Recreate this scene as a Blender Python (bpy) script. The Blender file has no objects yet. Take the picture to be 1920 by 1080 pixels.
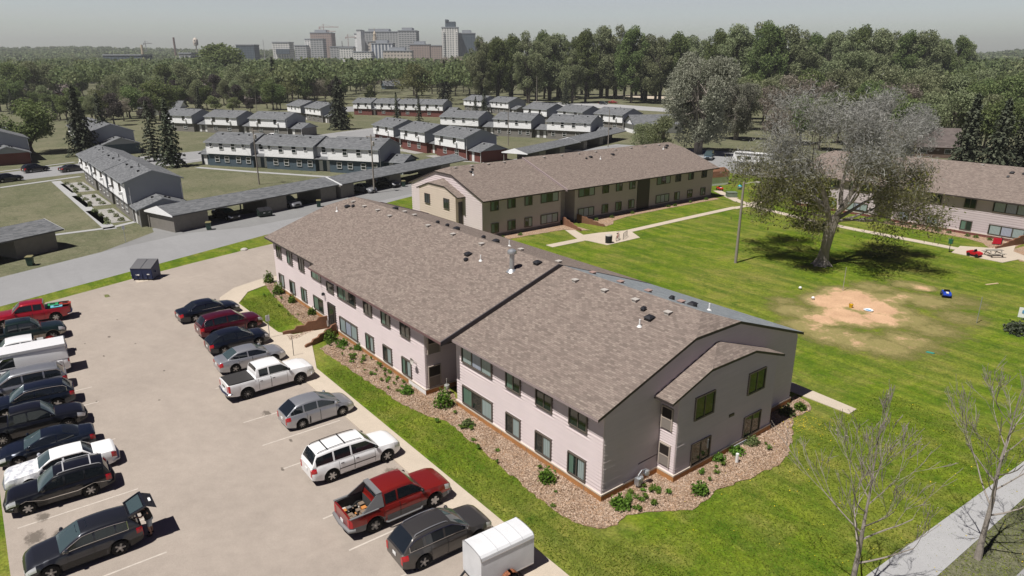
import bpy, math, random
import numpy as np
from mathutils import Vector, Matrix, Euler, noise
from mathutils.geometry import tessellate_polygon

# ------------------------------------------------------------------ camera, world, sun, exposure
C = bpy.context.scene.collection
SC = bpy.context.scene
F_PX, PITCH, CAM_H, YAW = 1291.56, 0.3182, 21.587, 0.907
CAM_X, CAM_Y = 21.08, -22.31
cam = bpy.data.objects.new('camera', bpy.data.cameras.new('camera'))
C.objects.link(cam)
cam.location = (CAM_X, CAM_Y, CAM_H)
cam.rotation_euler = (math.pi / 2 - PITCH, 0, YAW)
cam.data.sensor_width = 36
cam.data.lens = F_PX / 1920 * 36
cam.data.clip_start = 0.5
cam.data.clip_end = 12000
SC.camera = cam

SUN_EL, SUN_DIR = math.radians(64), math.radians(90.3)      # light travels along SUN_DIR on the ground
world = bpy.data.worlds.new('World'); SC.world = world; world.use_nodes = True
wn = world.node_tree; wn.nodes.clear()
sky = wn.nodes.new('ShaderNodeTexSky'); sky.sky_type = 'NISHITA'; sky.sun_disc = False
sky.sun_elevation = SUN_EL
sky.sun_rotation = math.atan2(-math.cos(SUN_DIR), -math.sin(SUN_DIR))
sky.air_density = 1.0; sky.dust_density = 1.0; sky.ozone_density = 1.0
hs = wn.nodes.new('ShaderNodeHueSaturation'); hs.inputs['Hue'].default_value = 0.548; hs.inputs['Saturation'].default_value = 0.33
bg = wn.nodes.new('ShaderNodeBackground'); bg.inputs['Strength'].default_value = 0.178
wo = wn.nodes.new('ShaderNodeOutputWorld')
# low band stays pale; sky above it dimmed and blued to cut ambient light
tcw = wn.nodes.new('ShaderNodeTexCoord'); spw = wn.nodes.new('ShaderNodeSeparateXYZ'); rpw = wn.nodes.new('ShaderNodeValToRGB'); mxw = wn.nodes.new('ShaderNodeMix'); mxw.data_type = 'RGBA'; mxw.blend_type = 'MULTIPLY'; mxw.inputs[0].default_value = 1
for i, (q, v) in enumerate(((0.0, 0.58), (0.09, 0.53), (0.15, 0.09), (1.0, 0.05))):
    if i > 1: rpw.color_ramp.elements.new(q)
    rpw.color_ramp.elements[i].position = q; rpw.color_ramp.elements[i].color = (v, v, v, 1)
wn.links.new(tcw.outputs['Generated'], spw.inputs[0]); wn.links.new(spw.outputs[2], rpw.inputs[0])
rps = wn.nodes.new('ShaderNodeValToRGB'); wn.links.new(spw.outputs[2], rps.inputs[0])
for i, (q, v) in enumerate(((0.09, 0.62), (0.2, 1.7))): rps.color_ramp.elements[i].position = q; rps.color_ramp.elements[i].color = (v, v, v, 1)
wn.links.new(rps.outputs[0], hs.inputs['Saturation'])
wn.links.new(sky.outputs[0], hs.inputs['Color']); wn.links.new(hs.outputs[0], mxw.inputs[6]); wn.links.new(rpw.outputs[0], mxw.inputs[7]); wn.links.new(mxw.outputs[2], bg.inputs[0]); wn.links.new(bg.outputs[0], wo.inputs[0])
sl = bpy.data.lights.new('sun', 'SUN'); sl.energy = 4.8; sl.angle = math.radians(0.5); sl.color = (1.0, 0.96, 0.9)
so = bpy.data.objects.new('sun', sl); C.objects.link(so)
ld = Vector((math.cos(SUN_DIR) * math.cos(SUN_EL), math.sin(SUN_DIR) * math.cos(SUN_EL), -math.sin(SUN_EL)))
so.rotation_euler = ld.to_track_quat('-Z', 'Y').to_euler(); so.location = (0, 0, 80)
SC.view_settings.view_transform = 'Standard'; SC.view_settings.look = 'None'
SC.view_settings.exposure = 0.24; SC.view_settings.gamma = 1.0; SC.view_settings.use_curve_mapping = False
SC.render.engine = 'CYCLES'
SC.cycles.max_bounces = 5; SC.cycles.diffuse_bounces = 2; SC.cycles.transparent_max_bounces = 8; SC.cycles.volume_bounces = 0

# ------------------------------------------------------------------ survey: a ground mark of the aerial photo -> metres
def G(px, py, z=0.0):
    a = (px - 960) / F_PX; b = (540 - py) / F_PX
    c, s = math.cos(PITCH), math.sin(PITCH)
    d = (a, c + b * s, -s + b * c); t = (z - CAM_H) / d[2]
    x, y = d[0] * t, d[1] * t
    return (CAM_X + x * math.cos(YAW) - y * math.sin(YAW), CAM_Y + x * math.sin(YAW) + y * math.cos(YAW))
def CD(depth, side, z=0.0):           # metres ahead of / to the right of the viewpoint
    return (CAM_X + side * math.cos(YAW) - depth * math.sin(YAW), CAM_Y + side * math.sin(YAW) + depth * math.cos(YAW), z)

# ------------------------------------------------------------------ helpers
def tag(o, label=None, cat=None, group=None, kind=None):
    if label: o['label'] = label
    if cat: o['category'] = cat
    if group: o['group'] = group
    if kind: o['kind'] = kind
    return o
def thing(name, label, cat, loc=(0, 0, 0), rz=0.0, group=None, sc=1.0):
    o = bpy.data.objects.new(name, None); C.objects.link(o)
    o.location = loc if len(loc) == 3 else (loc[0], loc[1], 0); o.rotation_euler = (0, 0, rz)
    if sc != 1.0: o.scale = (sc, sc, sc)
    return tag(o, label, cat, group)
def dup(src, loc=None, rz=None, label=None, group=None, sc=None, parent=None):
    o = src.copy(); C.objects.link(o)
    if parent is not None: o.parent = parent
    if loc is not None: o.location = loc if len(loc) == 3 else (loc[0], loc[1], 0)
    if rz is not None: o.rotation_euler = (0, 0, rz)
    if sc is not None: o.scale = sc if isinstance(sc, (tuple, list)) else (sc, sc, sc)
    if label: o['label'] = label
    if group: o['group'] = group
    for ch in list(src.children): dup(ch, parent=o)
    return o

class MB:
    def __init__(self): self.v = []; self.f = []; self.m = []; self.uv = {}
    def add(self, pts, faces, mi=0):
        b = len(self.v); self.v += [tuple(p) for p in pts]
        for f in faces: self.f.append([b + i for i in f]); self.m.append(mi)
        return self
    def quad(self, a, b, c, d, mi=0): return self.add([a, b, c, d], [(0, 1, 2, 3)], mi)
    def box(self, x0, x1, y0, y1, z0, z1, mi=0):
        p = [(x0, y0, z0), (x1, y0, z0), (x1, y1, z0), (x0, y1, z0), (x0, y0, z1), (x1, y0, z1), (x1, y1, z1), (x0, y1, z1)]
        return self.add(p, [(3, 2, 1, 0), (4, 5, 6, 7), (0, 1, 5, 4), (1, 2, 6, 5), (2, 3, 7, 6), (3, 0, 4, 7)], mi)
    def beam(self, p, q, w, h, mi=0):       # rectangular bar
        p = Vector(p); q = Vector(q); d = (q - p).normalized()
        s = d.cross(Vector((0, 0, 1)));
        if s.length < 1e-4: s = Vector((1, 0, 0))
        s.normalize(); u = s.cross(d)
        pts = [e + s * a * w / 2 + u * b * h / 2 for e in (p, q) for a, b in ((-1, -1), (1, -1), (1, 1), (-1, 1))]
        return self.add(pts, [(3, 2, 1, 0), (4, 5, 6, 7), (0, 1, 5, 4), (1, 2, 6, 5), (2, 3, 7, 6), (3, 0, 4, 7)], mi)
    def tube(self, p, q, r0, r1=None, n=8, mi=0, caps=True):
        r1 = r0 if r1 is None else r1
        p = Vector(p); q = Vector(q); d = (q - p)
        if d.length < 1e-6: return self
        d.normalize(); s = d.orthogonal().normalized(); u = d.cross(s)
        pts = []
        for e, r in ((p, r0), (q, r1)):
            for k in range(n):
                a = 2 * math.pi * k / n; pts.append(e + (s * math.cos(a) + u * math.sin(a)) * r)
        fs = [(k, (k + 1) % n, n + (k + 1) % n, n + k) for k in range(n)]
        if caps: fs += [tuple(range(n))[::-1], tuple(range(n, 2 * n))]
        return self.add(pts, fs, mi)
    def path(self, pts, rs, n=6, mi=0):      # smooth tube along points
        P = [Vector(p) for p in pts]; ring = []
        s = None
        for i, p in enumerate(P):
            d = (P[min(i + 1, len(P) - 1)] - P[max(i - 1, 0)]).normalized()
            s = d.orthogonal().normalized() if s is None else (s - d * s.dot(d)).normalized()
            u = d.cross(s)
            for k in range(n):
                a = 2 * math.pi * k / n; ring.append(p + (s * math.cos(a) + u * math.sin(a)) * rs[i])
        fs = [(i * n + k, i * n + (k + 1) % n, (i + 1) * n + (k + 1) % n, (i + 1) * n + k) for i in range(len(P) - 1) for k in range(n)]
        fs += [tuple(range(n))[::-1], tuple(range(len(ring) - n, len(ring)))]
        return self.add(ring, fs, mi)
    def lathe(self, prof, n=20, c=(0, 0, 0), axis='z', mi=0):
        pts = []
        for r, h in prof:
            for k in range(n):
                a = 2 * math.pi * k / n; x, y = r * math.cos(a), r * math.sin(a)
                pts.append((c[0] + x, c[1] + y, c[2] + h) if axis == 'z' else (c[0] + x, c[1] + h, c[2] + y))
        fs = [(i * n + k, i * n + (k + 1) % n, (i + 1) * n + (k + 1) % n, (i + 1) * n + k) for i in range(len(prof) - 1) for k in range(n)]
        return self.add(pts, fs, mi)
    def prism(self, poly, z0, z1, mi=0):    # vertical prism over a plan polygon
        n = len(poly); b = len(self.v)
        self.v += [(p[0], p[1], z0) for p in poly] + [(p[0], p[1], z1) for p in poly]
        tri = tessellate_polygon([[Vector((p[0], p[1], 0)) for p in poly]])
        A = sum(poly[i][0] * poly[(i + 1) % n][1] - poly[(i + 1) % n][0] * poly[i][1] for i in range(n))
        for t in tri:
            a, b_, c = [Vector((*poly[i][:2], 0)) for i in t]
            if (b_ - a).cross(c - a).z < 0: t = t[::-1]
            self.f.append([b + n + i for i in t]); self.m.append(mi)
        if z1 - z0 > 1e-6:
            for i in range(n):
                j = (i + 1) % n
                self.f.append([b + i, b + j, b + n + j, b + n + i] if A > 0 else [b + j, b + i, b + n + i, b + n + j]); self.m.append(mi)
        return self
    def build(self, name, mats, parent=None, smooth=None, uvfn=None):
        me = bpy.data.meshes.new(name); me.from_pydata(self.v, [], self.f)
        for m in (mats if isinstance(mats, (list, tuple)) else [mats]): me.materials.append(m)
        if any(self.m): me.polygons.foreach_set('material_index', self.m)
        if uvfn:
            uv = me.uv_layers.new(name='UVMap')
            for p in me.polygons:
                for li in p.loop_indices: uv.data[li].uv = uvfn(p, me.vertices[me.loops[li].vertex_index].co)
        me.update()
        if smooth is not None:
            me.polygons.foreach_set('use_smooth', [True] * len(me.polygons))
            me.set_sharp_from_angle(angle=math.radians(smooth))
        o = bpy.data.objects.new(name, me); C.objects.link(o)
        if parent is not None: o.parent = parent
        return o
def share(src, name, parent):
    o = bpy.data.objects.new(name, src.data); C.objects.link(o); o.parent = parent; return o

# ------------------------------------------------------------------ materials
def M(name, col, rough=0.8, metal=0.0, spec=0.5, coat=0.0):
    m = bpy.data.materials.new(name); m.use_nodes = True
    b = m.node_tree.nodes['Principled BSDF']
    b.inputs['Base Color'].default_value = (*col, 1); b.inputs['Roughness'].default_value = rough
    b.inputs['Metallic'].default_value = metal; b.inputs['Specular IOR Level'].default_value = spec
    if coat: b.inputs['Coat Weight'].default_value = coat; b.inputs['Coat Roughness'].default_value = 0.04
    return m
class NT:                                   # tiny node-tree writer
    def __init__(self, m): self.t = m.node_tree; self.b = self.t.nodes['Principled BSDF']
    def n(self, kind, **kw):
        x = self.t.nodes.new('ShaderNode' + kind)
        for k, v in kw.items():
            if hasattr(x, k): setattr(x, k, v)
            else: x.inputs[k.replace('_', ' ')].default_value = v
        return x
    def l(self, a, b): self.t.links.new(a, b)
    def noise(self, scale, detail=3, rough=0.55, vec=None, out='Fac'):
        x = self.n('TexNoise'); x.inputs['Scale'].default_value = scale; x.inputs['Detail'].default_value = detail; x.inputs['Roughness'].default_value = rough
        if vec is not None: self.l(vec, x.inputs['Vector'])
        return x.outputs[out]
    def ramp(self, fac, stops):
        r = self.n('ValToRGB'); e = r.color_ramp.elements
        while len(e) < len(stops): e.new(0.5)
        for i, (p, c) in enumerate(stops): e[i].position = p; e[i].color = (*c, 1) if len(c) == 3 else c
        self.l(fac, r.inputs[0]); return r.outputs[0]
    def mix(self, fac, a, b, mode='MIX'):
        x = self.n('Mix', data_type='RGBA', blend_type=mode)
        for s, v in ((x.inputs[0], fac), (x.inputs[6], a), (x.inputs[7], b)):
            if isinstance(v, (int, float)): s.default_value = v
            elif isinstance(v, tuple): s.default_value = (*v, 1)
            else: self.l(v, s)
        return x.outputs[2]
    def math(self, op, a, b=None):
        x = self.n('Math', operation=op)
        for s, v in ((x.inputs[0], a), (x.inputs[1], b)):
            if v is None: continue
            if isinstance(v, (int, float)): s.default_value = v
            else: self.l(v, s)
        return x.outputs[0]
    def pos(self, scale=None, obj=True):
        t = self.n('TexCoord').outputs['Object'] if obj else self.n('NewGeometry').outputs['Position']
        if scale is None: return t
        mp = self.n('Mapping'); mp.inputs['Scale'].default_value = scale; self.l(t, mp.inputs[0]); return mp.outputs[0]
    def bump(self, h, strength=0.3, dist=0.05):
        b = self.n('Bump'); b.inputs['Strength'].default_value = strength; b.inputs['Distance'].default_value = dist
        self.l(h, b.inputs['Height']); self.l(b.outputs[0], self.b.inputs['Normal'])
    def col(self, c): self.l(c, self.b.inputs['Base Color'])
def varied(name, col, amp=0.25, scale=3.0, rough=0.85, scale2=None, metal=0.0, bump=0.0, spec=0.3):
    m = M(name, col, rough, metal, spec); t = NT(m); p = t.pos(obj=True)
    n1 = t.noise(scale, 4, 0.6, p); lo = tuple(c * (1 - amp) for c in col); hi = tuple(min(1, c * (1 + amp)) for c in col)
    c = t.ramp(n1, [(0.3, lo), (0.7, hi)])
    if scale2:
        n2 = t.noise(scale2, 3, 0.6, p); c = t.mix(0.5, c, t.ramp(n2, [(0.3, lo), (0.7, hi)]))
    t.col(c)
    if bump: t.bump(n1, bump)
    return m

def grass(name, a, b, c, dry, stripes=False, dryamt=0.5):
    m = M(name, a, 0.95, spec=0.1); t = NT(m); p = t.pos(obj=False)
    big = t.noise(0.09, 4, 0.6, p); mid = t.noise(0.75, 5, 0.68, p); fine = t.noise(7.0, 3, 0.75, p)
    col = t.mix(t.ramp(mid, [(0.33, (0, 0, 0)), (0.66, (1, 1, 1))]), a, b)
    col = t.mix(t.math('MULTIPLY', t.ramp(big, [(0.44, (0, 0, 0)), (0.66, (1, 1, 1))]), dryamt), col, dry)
    dz = t.noise(0.32, 5, 0.7, p)
    col = t.mix(t.math('MULTIPLY', t.ramp(dz, [(0.5, (0, 0, 0)), (0.62, (1, 1, 1))]), 0.55 * dryamt + 0.12), col, dry)
    dk = t.noise(0.55, 5, 0.75, t.pos((1, 1, 1), obj=False))
    col = t.mix(t.ramp(dk, [(0.28, (1, 1, 1)), (0.44, (0, 0, 0))]), col, c)
    if stripes:
        mp = t.n('Mapping'); mp.inputs['Rotation'].default_value = (0, 0, math.radians(52)); t.l(p, mp.inputs[0])
        w = t.n('TexWave', wave_type='BANDS'); w.inputs['Scale'].default_value = 0.17; w.inputs['Distortion'].default_value = 2.5; w.inputs['Detail'].default_value = 2
        t.l(mp.outputs[0], w.inputs[0])
        st = t.n('TexNoise'); st.inputs['Scale'].default_value = 0.35; st.inputs['Detail'].default_value = 4
        mp2 = t.n('Mapping'); mp2.inputs['Rotation'].default_value = (0, 0, math.radians(40)); mp2.inputs['Scale'].default_value = (0.3, 2.6, 1); t.l(p, mp2.inputs[0]); t.l(mp2.outputs[0], st.inputs['Vector'])
        col = t.mix(t.math('MULTIPLY', t.ramp(st.outputs[0], [(0.42, (0, 0, 0)), (0.62, (1, 1, 1))]), 0.5), col, c)
        col = t.mix(t.math('MULTIPLY', w.outputs[1], 0.13), col, (0.42, 0.42, 0.1), 'OVERLAY')
    f2 = t.noise(2.6, 4, 0.75, p)
    col = t.mix(1.0, col, t.ramp(f2, [(0.3, (0.72, 0.72, 0.72)), (0.7, (1.25, 1.25, 1.25))]), 'MULTIPLY')
    col = t.mix(1.0, col, t.ramp(fine, [(0.25, (0.55, 0.55, 0.55)), (0.75, (1.4, 1.4, 1.4))]), 'MULTIPLY')
    spk = t.n('TexVoronoi'); spk.inputs['Scale'].default_value = 1.7; t.l(p, spk.inputs['Vector'])
    t.col(col); t.bump(fine, 0.6, 0.06); return m
GRASS_LAWN = grass('lawn_grass', (0.085, 0.146, 0.01), (0.172, 0.216, 0.02), (0.04, 0.092, 0.008), (0.26, 0.22, 0.07), True, 0.55)
GRASS_DULL = grass('pale_grass', (0.105, 0.112, 0.062), (0.145, 0.148, 0.09), (0.065, 0.075, 0.04), (0.2, 0.185, 0.125), False, 0.6)

def paving(name, base, crack=True, amp=0.1, grey=False):
    m = M(name, base, 0.9, spec=0.25); t = NT(m); p = t.pos(obj=False)
    n1 = t.noise(0.16, 5, 0.65, p); n2 = t.noise(1.3, 4, 0.7, p); n3 = t.noise(28, 2, 0.7, p)
    lo = tuple(x * (1 - amp) for x in base); hi = tuple(x * (1 + amp) for x in base)
    c = t.mix(0.5, t.ramp(n1, [(0.35, lo), (0.65, hi)]), t.ramp(n2, [(0.3, lo), (0.7, hi)]))
    c = t.mix(1.0, c, t.ramp(n3, [(0.25, (0.86, 0.86, 0.86)), (0.75, (1.12, 1.12, 1.12))]), 'MULTIPLY')
    if crack:
        st = t.noise(0.5, 3, 0.5, t.pos((0.15, 1.4, 1), obj=False))          # tyre-polished streaks along the aisle
        c = t.mix(t.math('MULTIPLY', t.ramp(st, [(0.55, (0, 0, 0)), (0.75, (1, 1, 1))]), 0.25), c, tuple(x * 0.78 for x in base))
    t.col(c); t.bump(n3, 0.15, 0.01); return m
ASPHALT_LOT = paving('sun_bleached_asphalt', (0.35, 0.302, 0.262), amp=0.13)
ASPHALT_GREY = paving('grey_asphalt', (0.27, 0.27, 0.275), amp=0.08)
CONCRETE = paving('concrete', (0.50, 0.43, 0.35), crack=False, amp=0.08)
CONCRETE_GREY = paving('grey_concrete', (0.36, 0.36, 0.365), crack=False, amp=0.07)

def mulch_mat(name, cols):
    m = M(name, cols[0], 0.95, spec=0.1); t = NT(m); p = t.pos(obj=False)
    v = t.n('TexVoronoi'); v.inputs['Scale'].default_value = 15; v.inputs['Randomness'].default_value = 1
    t.l(t.pos((1, 1.8, 1), obj=False), v.inputs['Vector'])
    s = t.n('SeparateColor'); t.l(v.outputs['Color'], s.inputs[0])
    c = t.ramp(s.outputs[0], [(0.0, cols[0]), (0.35, cols[1]), (0.7, cols[2]), (1.0, cols[3])])
    c = t.mix(t.math('MULTIPLY', t.ramp(t.noise(0.7, 4, 0.6, p), [(0.42, (0, 0, 0)), (0.66, (1, 1, 1))]), 0.55), c, cols[4])
    c = t.mix(1.0, c, t.ramp(t.noise(11, 3, 0.8, p), [(0.3, (0.6, 0.6, 0.6)), (0.7, (1.3, 1.3, 1.3))]), 'MULTIPLY')
    t.col(c); t.bump(s.outputs[1], 0.8, 0.06); return m
MULCH = mulch_mat('wood_chips', [(0.22, 0.14, 0.09), (0.36, 0.24, 0.165), (0.46, 0.33, 0.24), (0.6, 0.48, 0.38), (0.42, 0.26, 0.155)])
GRAVEL = mulch_mat('light_gravel', [(0.26, 0.25, 0.24), (0.36, 0.35, 0.34), (0.42, 0.41, 0.39), (0.5, 0.49, 0.47), (0.4, 0.38, 0.36)])

def dirt_mat():
    m = M('bare_dirt', (0.5, 0.3, 0.16), 0.95, spec=0.1); t = NT(m); p = t.pos(obj=False)
    c = t.ramp(t.noise(0.5, 5, 0.65, p), [(0.3, (0.46, 0.29, 0.18)), (0.7, (0.62, 0.41, 0.26))])
    gr = t.mix(t.noise(2.2, 4, 0.7, p), (0.19, 0.185, 0.06), (0.30, 0.24, 0.11))
    pc = t.n('Attribute'); pc.attribute_name = 'wear'
    w = t.math('ADD', pc.outputs['Fac'], t.math('MULTIPLY', t.math('SUBTRACT', t.noise(0.6, 6, 0.75, p), 0.5), 1.5))
    c = t.mix(t.ramp(w, [(0.42, (0, 0, 0)), (0.66, (1, 1, 1))]), gr, c)
    c = t.mix(1.0, c, t.ramp(t.noise(9, 3, 0.75, p), [(0.3, (0.8, 0.8, 0.8)), (0.7, (1.18, 1.18, 1.18))]), 'MULTIPLY')
    # where the wear runs out the grass of the lawn returns
    tr = t.n('BsdfTransparent'); mx = t.n('MixShader')
    al = t.ramp(t.math('ADD', pc.outputs['Fac'], t.math('MULTIPLY', t.math('SUBTRACT', t.noise(0.9, 6, 0.75, p), 0.5), 0.5)), [(0.1, (0, 0, 0)), (0.34, (1, 1, 1))])
    t.l(al, mx.inputs[0]); t.l(tr.outputs[0], mx.inputs[1]); t.l(t.b.outputs[0], mx.inputs[2])
    t.l(mx.outputs[0], t.t.nodes['Material Output'].inputs[0])
    t.col(c); return m
DIRT = dirt_mat()

def shingle(name, cols, mortar, sx=0.34, sy=0.15, lines=0.55):
    m = M(name, cols[0], 0.95, spec=0.15); t = NT(m)
    uv = t.n('UVMap').outputs[0]
    b = t.n('TexBrick'); b.offset = 0.5; b.squash = 1.0
    for k, v in (('Scale', 1.0), ('Mortar Size', 0.011), ('Mortar Smooth', 0.3), ('Bias', 0.0), ('Brick Width', sx), ('Row Height', sy)): b.inputs[k].default_value = v
    b.inputs['Color1'].default_value = (0, 0, 0, 1); b.inputs['Color2'].default_value = (1, 1, 1, 1); b.inputs['Mortar'].default_value = (0.5, 0.5, 0.5, 1)
    t.l(uv, b.inputs['Vector'])
    c = t.ramp(b.outputs['Color'], [(0.0, cols[0]), (0.35, cols[1]), (0.65, cols[2]), (1.0, cols[3])])
    c = t.mix(t.math('MULTIPLY', t.ramp(t.noise(0.9, 4, 0.6, uv), [(0.35, (0, 0, 0)), (0.65, (1, 1, 1))]), 0.2), c, cols[4])
    c = t.mix(t.math('MULTIPLY', b.outputs['Fac'], lines), c, mortar)
    c = t.mix(1.0, c, t.ramp(t.noise(60, 2, 0.8, uv), [(0.3, (0.85, 0.85, 0.85)), (0.7, (1.15, 1.15, 1.15))]), 'MULTIPLY')
    t.col(c); t.bump(b.outputs['Fac'], -0.25, 0.01); return m
SH_BROWN = shingle('brown_shingles', [(0.155, 0.126, 0.11), (0.2, 0.164, 0.143), (0.232, 0.187, 0.163), (0.278, 0.232, 0.2), (0.2, 0.152, 0.136)], (0.085, 0.07, 0.064), 0.29, 0.135)
SH_BLUE = shingle('blue_grey_shingles', [(0.17, 0.19, 0.21), (0.21, 0.23, 0.25), (0.24, 0.265, 0.28), (0.28, 0.30, 0.31), (0.22, 0.24, 0.26)], (0.12, 0.13, 0.15))
SH_GREY = shingle('grey_shingles', [(0.10, 0.105, 0.112), (0.135, 0.14, 0.148), (0.155, 0.16, 0.168), (0.185, 0.19, 0.2), (0.14, 0.145, 0.155)], (0.07, 0.07, 0.08), 0.6, 0.25, 0.3)
SH_DARK = shingle('dark_brown_shingles', [(0.10, 0.085, 0.08), (0.12, 0.1, 0.095), (0.14, 0.115, 0.11), (0.15, 0.13, 0.12), (0.13, 0.11, 0.1)], (0.06, 0.05, 0.05), 0.8, 0.3, 0.2)

def siding_mat(name, col, amp=0.06):
    m = M(name, col, 0.75, spec=0.25); t = NT(m)
    n1 = t.noise(0.5, 4, 0.6, t.pos((1, 1, 0.6)));  n2 = t.noise(3, 3, 0.6, t.pos((0.15, 0.15, 3)))
    c = t.mix(0.5, t.ramp(n1, [(0.3, tuple(x * (1 - amp) for x in col)), (0.7, tuple(x * (1 + amp) for x in col))]), t.ramp(n2, [(0.3, tuple(x * (1 - amp) for x in col)), (0.7, tuple(x * (1 + amp) for x in col))]))
    t.col(c); return m
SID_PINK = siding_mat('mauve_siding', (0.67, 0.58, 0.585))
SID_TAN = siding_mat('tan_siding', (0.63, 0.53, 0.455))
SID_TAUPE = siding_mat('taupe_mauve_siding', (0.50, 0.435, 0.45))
SID_WHITE = siding_mat('white_siding', (0.88, 0.885, 0.9), 0.03)
SID_GREY = siding_mat('grey_blue_siding', (0.34, 0.36, 0.39), 0.03)
TRIM_DK = M('dark_brown_trim', (0.045, 0.035, 0.033), 0.6)
TRIM_MAUVE = M('mauve_trim', (0.30, 0.24, 0.24), 0.6)
TRIM_WHITE = M('white_trim', (0.74, 0.74, 0.75), 0.5)
SOFFIT = M('soffit', (0.36, 0.31, 0.31), 0.8)
FOUND_ORANGE = varied('orange_brown_foundation_board', (0.42, 0.2, 0.075), 0.22, 1.2, 0.85, 6)
FOUND_CREAM = varied('cream_ledge', (0.62, 0.55, 0.47), 0.08, 1.5)
FOUND_GREY = varied('grey_foundation', (0.2, 0.18, 0.17), 0.2, 1.5)
WIN_FRAME = M('bronze_window_frame', (0.12, 0.10, 0.085), 0.5, 0.2)
WIN_FRAME_W = M('white_window_frame', (0.75, 0.75, 0.75), 0.5)
GLASS = M('window_glass', (0.018, 0.026, 0.026), 0.06, 0, 0.7)
GLASS_G = M('greenish_window_glass', (0.03, 0.045, 0.03), 0.06, 0, 0.7)
def curtain(name, col):
    m = M(name, col, 0.35, spec=0.6); t = NT(m)
    w = t.n('TexWave'); w.inputs['Scale'].default_value = 2.2; w.inputs['Distortion'].default_value = 1.5; t.l(t.pos((1, 1, 0.05)), w.inputs[0])
    t.col(t.mix(w.outputs[1], tuple(x * 0.62 for x in col), col)); return m
CURTAIN = curtain('pale_curtain_behind_glass', (0.34, 0.42, 0.42)); CURTAIN2 = curtain('green_curtain_behind_glass', (0.13, 0.22, 0.17)); CURTAIN3 = curtain('lilac_curtain', (0.38, 0.42, 0.52))
DOOR_DK = M('dark_door', (0.03, 0.025, 0.022), 0.4)
BRICK_RED = varied('red_brick', (0.17, 0.065, 0.055), 0.2, 8)
WALL_GREYBR = varied('grey_taupe_brick', (0.20, 0.19, 0.175), 0.12, 6)
WALL_TEAL = varied('slate_blue_wall', (0.075, 0.105, 0.13), 0.1, 3)
STUCCO = varied('taupe_carport_wall', (0.21, 0.195, 0.175), 0.08, 2)
WOOD_BROWN = varied('brown_retaining_board', (0.2, 0.10, 0.06), 0.25, 2, 0.85, 9)
METAL = M('galvanised_metal', (0.5, 0.52, 0.55), 0.4, 0.7)
METAL_DK = M('dark_metal', (0.03, 0.03, 0.035), 0.45, 0.3)
VENT_PALE = M('pale_roof_vent', (0.45, 0.42, 0.39), 0.6); VENT_PINK = M('pinkish_roof_vent', (0.34, 0.23, 0.2), 0.6)
WHITE = M('white_paint', (0.78, 0.78, 0.78), 0.5); BLACK = M('black_plastic', (0.012, 0.012, 0.013), 0.45)
RUBBER = M('tyre_rubber', (0.018, 0.018, 0.018), 0.85, spec=0.2)
RIM = M('alloy_rim', (0.55, 0.55, 0.56), 0.3, 0.85); RIM_DK = M('dark_rim', (0.04, 0.04, 0.045), 0.4, 0.5)
CAR_GLASS = M('tinted_car_glass', (0.012, 0.016, 0.02), 0.04, 0, 0.9); WS_GLASS = M('windscreen_glass', (0.05, 0.075, 0.08), 0.04, 0, 1.0)
RED_LENS = M('red_lens', (0.45, 0.01, 0.015), 0.15, 0, 0.8); CLEAR_LENS = M('clear_lens', (0.65, 0.66, 0.68), 0.12, 0.2, 0.8); AMBER = M('amber_lens', (0.6, 0.2, 0.02), 0.2)
CHROME = M('chrome', (0.7, 0.7, 0.72), 0.15, 1.0)
BARK = varied('bark', (0.15, 0.125, 0.11), 0.35, 2.5, 0.95, 9, bump=0.5); BARK_PALE = varied('pale_grey_bark', (0.30, 0.265, 0.235), 0.25, 3, 0.95, 11, bump=0.4)
BARK_DK = varied('dark_bark', (0.07, 0.06, 0.05), 0.3, 3)
WOOD_POLE = varied('weathered_pole_wood', (0.27, 0.24, 0.21), 0.15, 2, 0.9, 12)

def leaf_mat(name, dark, lite, trans=0.38, patch=0.25):
    m = M(name, dark, 0.7, spec=0.25); t = NT(m)
    g = t.n('NewGeometry'); oi = t.n('ObjectInfo')
    c = t.ramp(g.outputs['Random Per Island'], [(0.0, tuple(x * 0.7 for x in dark)), (0.5, dark), (1.0, lite)])
    c = t.mix(t.math('MULTIPLY', t.ramp(t.noise(patch, 3, 0.6, t.pos(obj=False)), [(0.38, (0, 0, 0)), (0.62, (1, 1, 1))]), 0.5), c, lite)
    h = t.n('HueSaturation'); t.l(c, h.inputs['Color']); v = t.math('ADD', t.math('MULTIPLY', oi.outputs['Random'], 0.4), 0.8); t.l(v, h.inputs['Value'])
    t.l(t.math('ADD', t.math('MULTIPLY', oi.outputs['Random'], 0.03), 0.485), h.inputs['Hue'])
    t.l(h.outputs[0], t.b.inputs['Base Color'])
    tr = t.n('BsdfTranslucent'); t.l(h.outputs[0], tr.inputs[0]); mx = t.n('MixShader'); mx.inputs[0].default_value = trans
    t.l(t.b.outputs[0], mx.inputs[1]); t.l(tr.outputs[0], mx.inputs[2]); t.l(mx.outputs[0], t.t.nodes['Material Output'].inputs[0])
    return m
LEAF_GREEN = leaf_mat('green_leaves', (0.113, 0.159, 0.059), (0.239, 0.284, 0.113))
LEAF_FAR = leaf_mat('mixed_far_leaves', (0.105, 0.145, 0.06), (0.25, 0.28, 0.13)); t_ = NT(LEAF_FAR)
c_ = t_.ramp(t_.noise(0.045, 2, 0.5, t_.pos(obj=False)), [(0.3, (0.10, 0.15, 0.065)), (0.45, (0.19, 0.23, 0.10)), (0.55, (0.13, 0.17, 0.09)), (0.62, (0.27, 0.29, 0.14)), (0.75, (0.24, 0.22, 0.17))])
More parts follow.
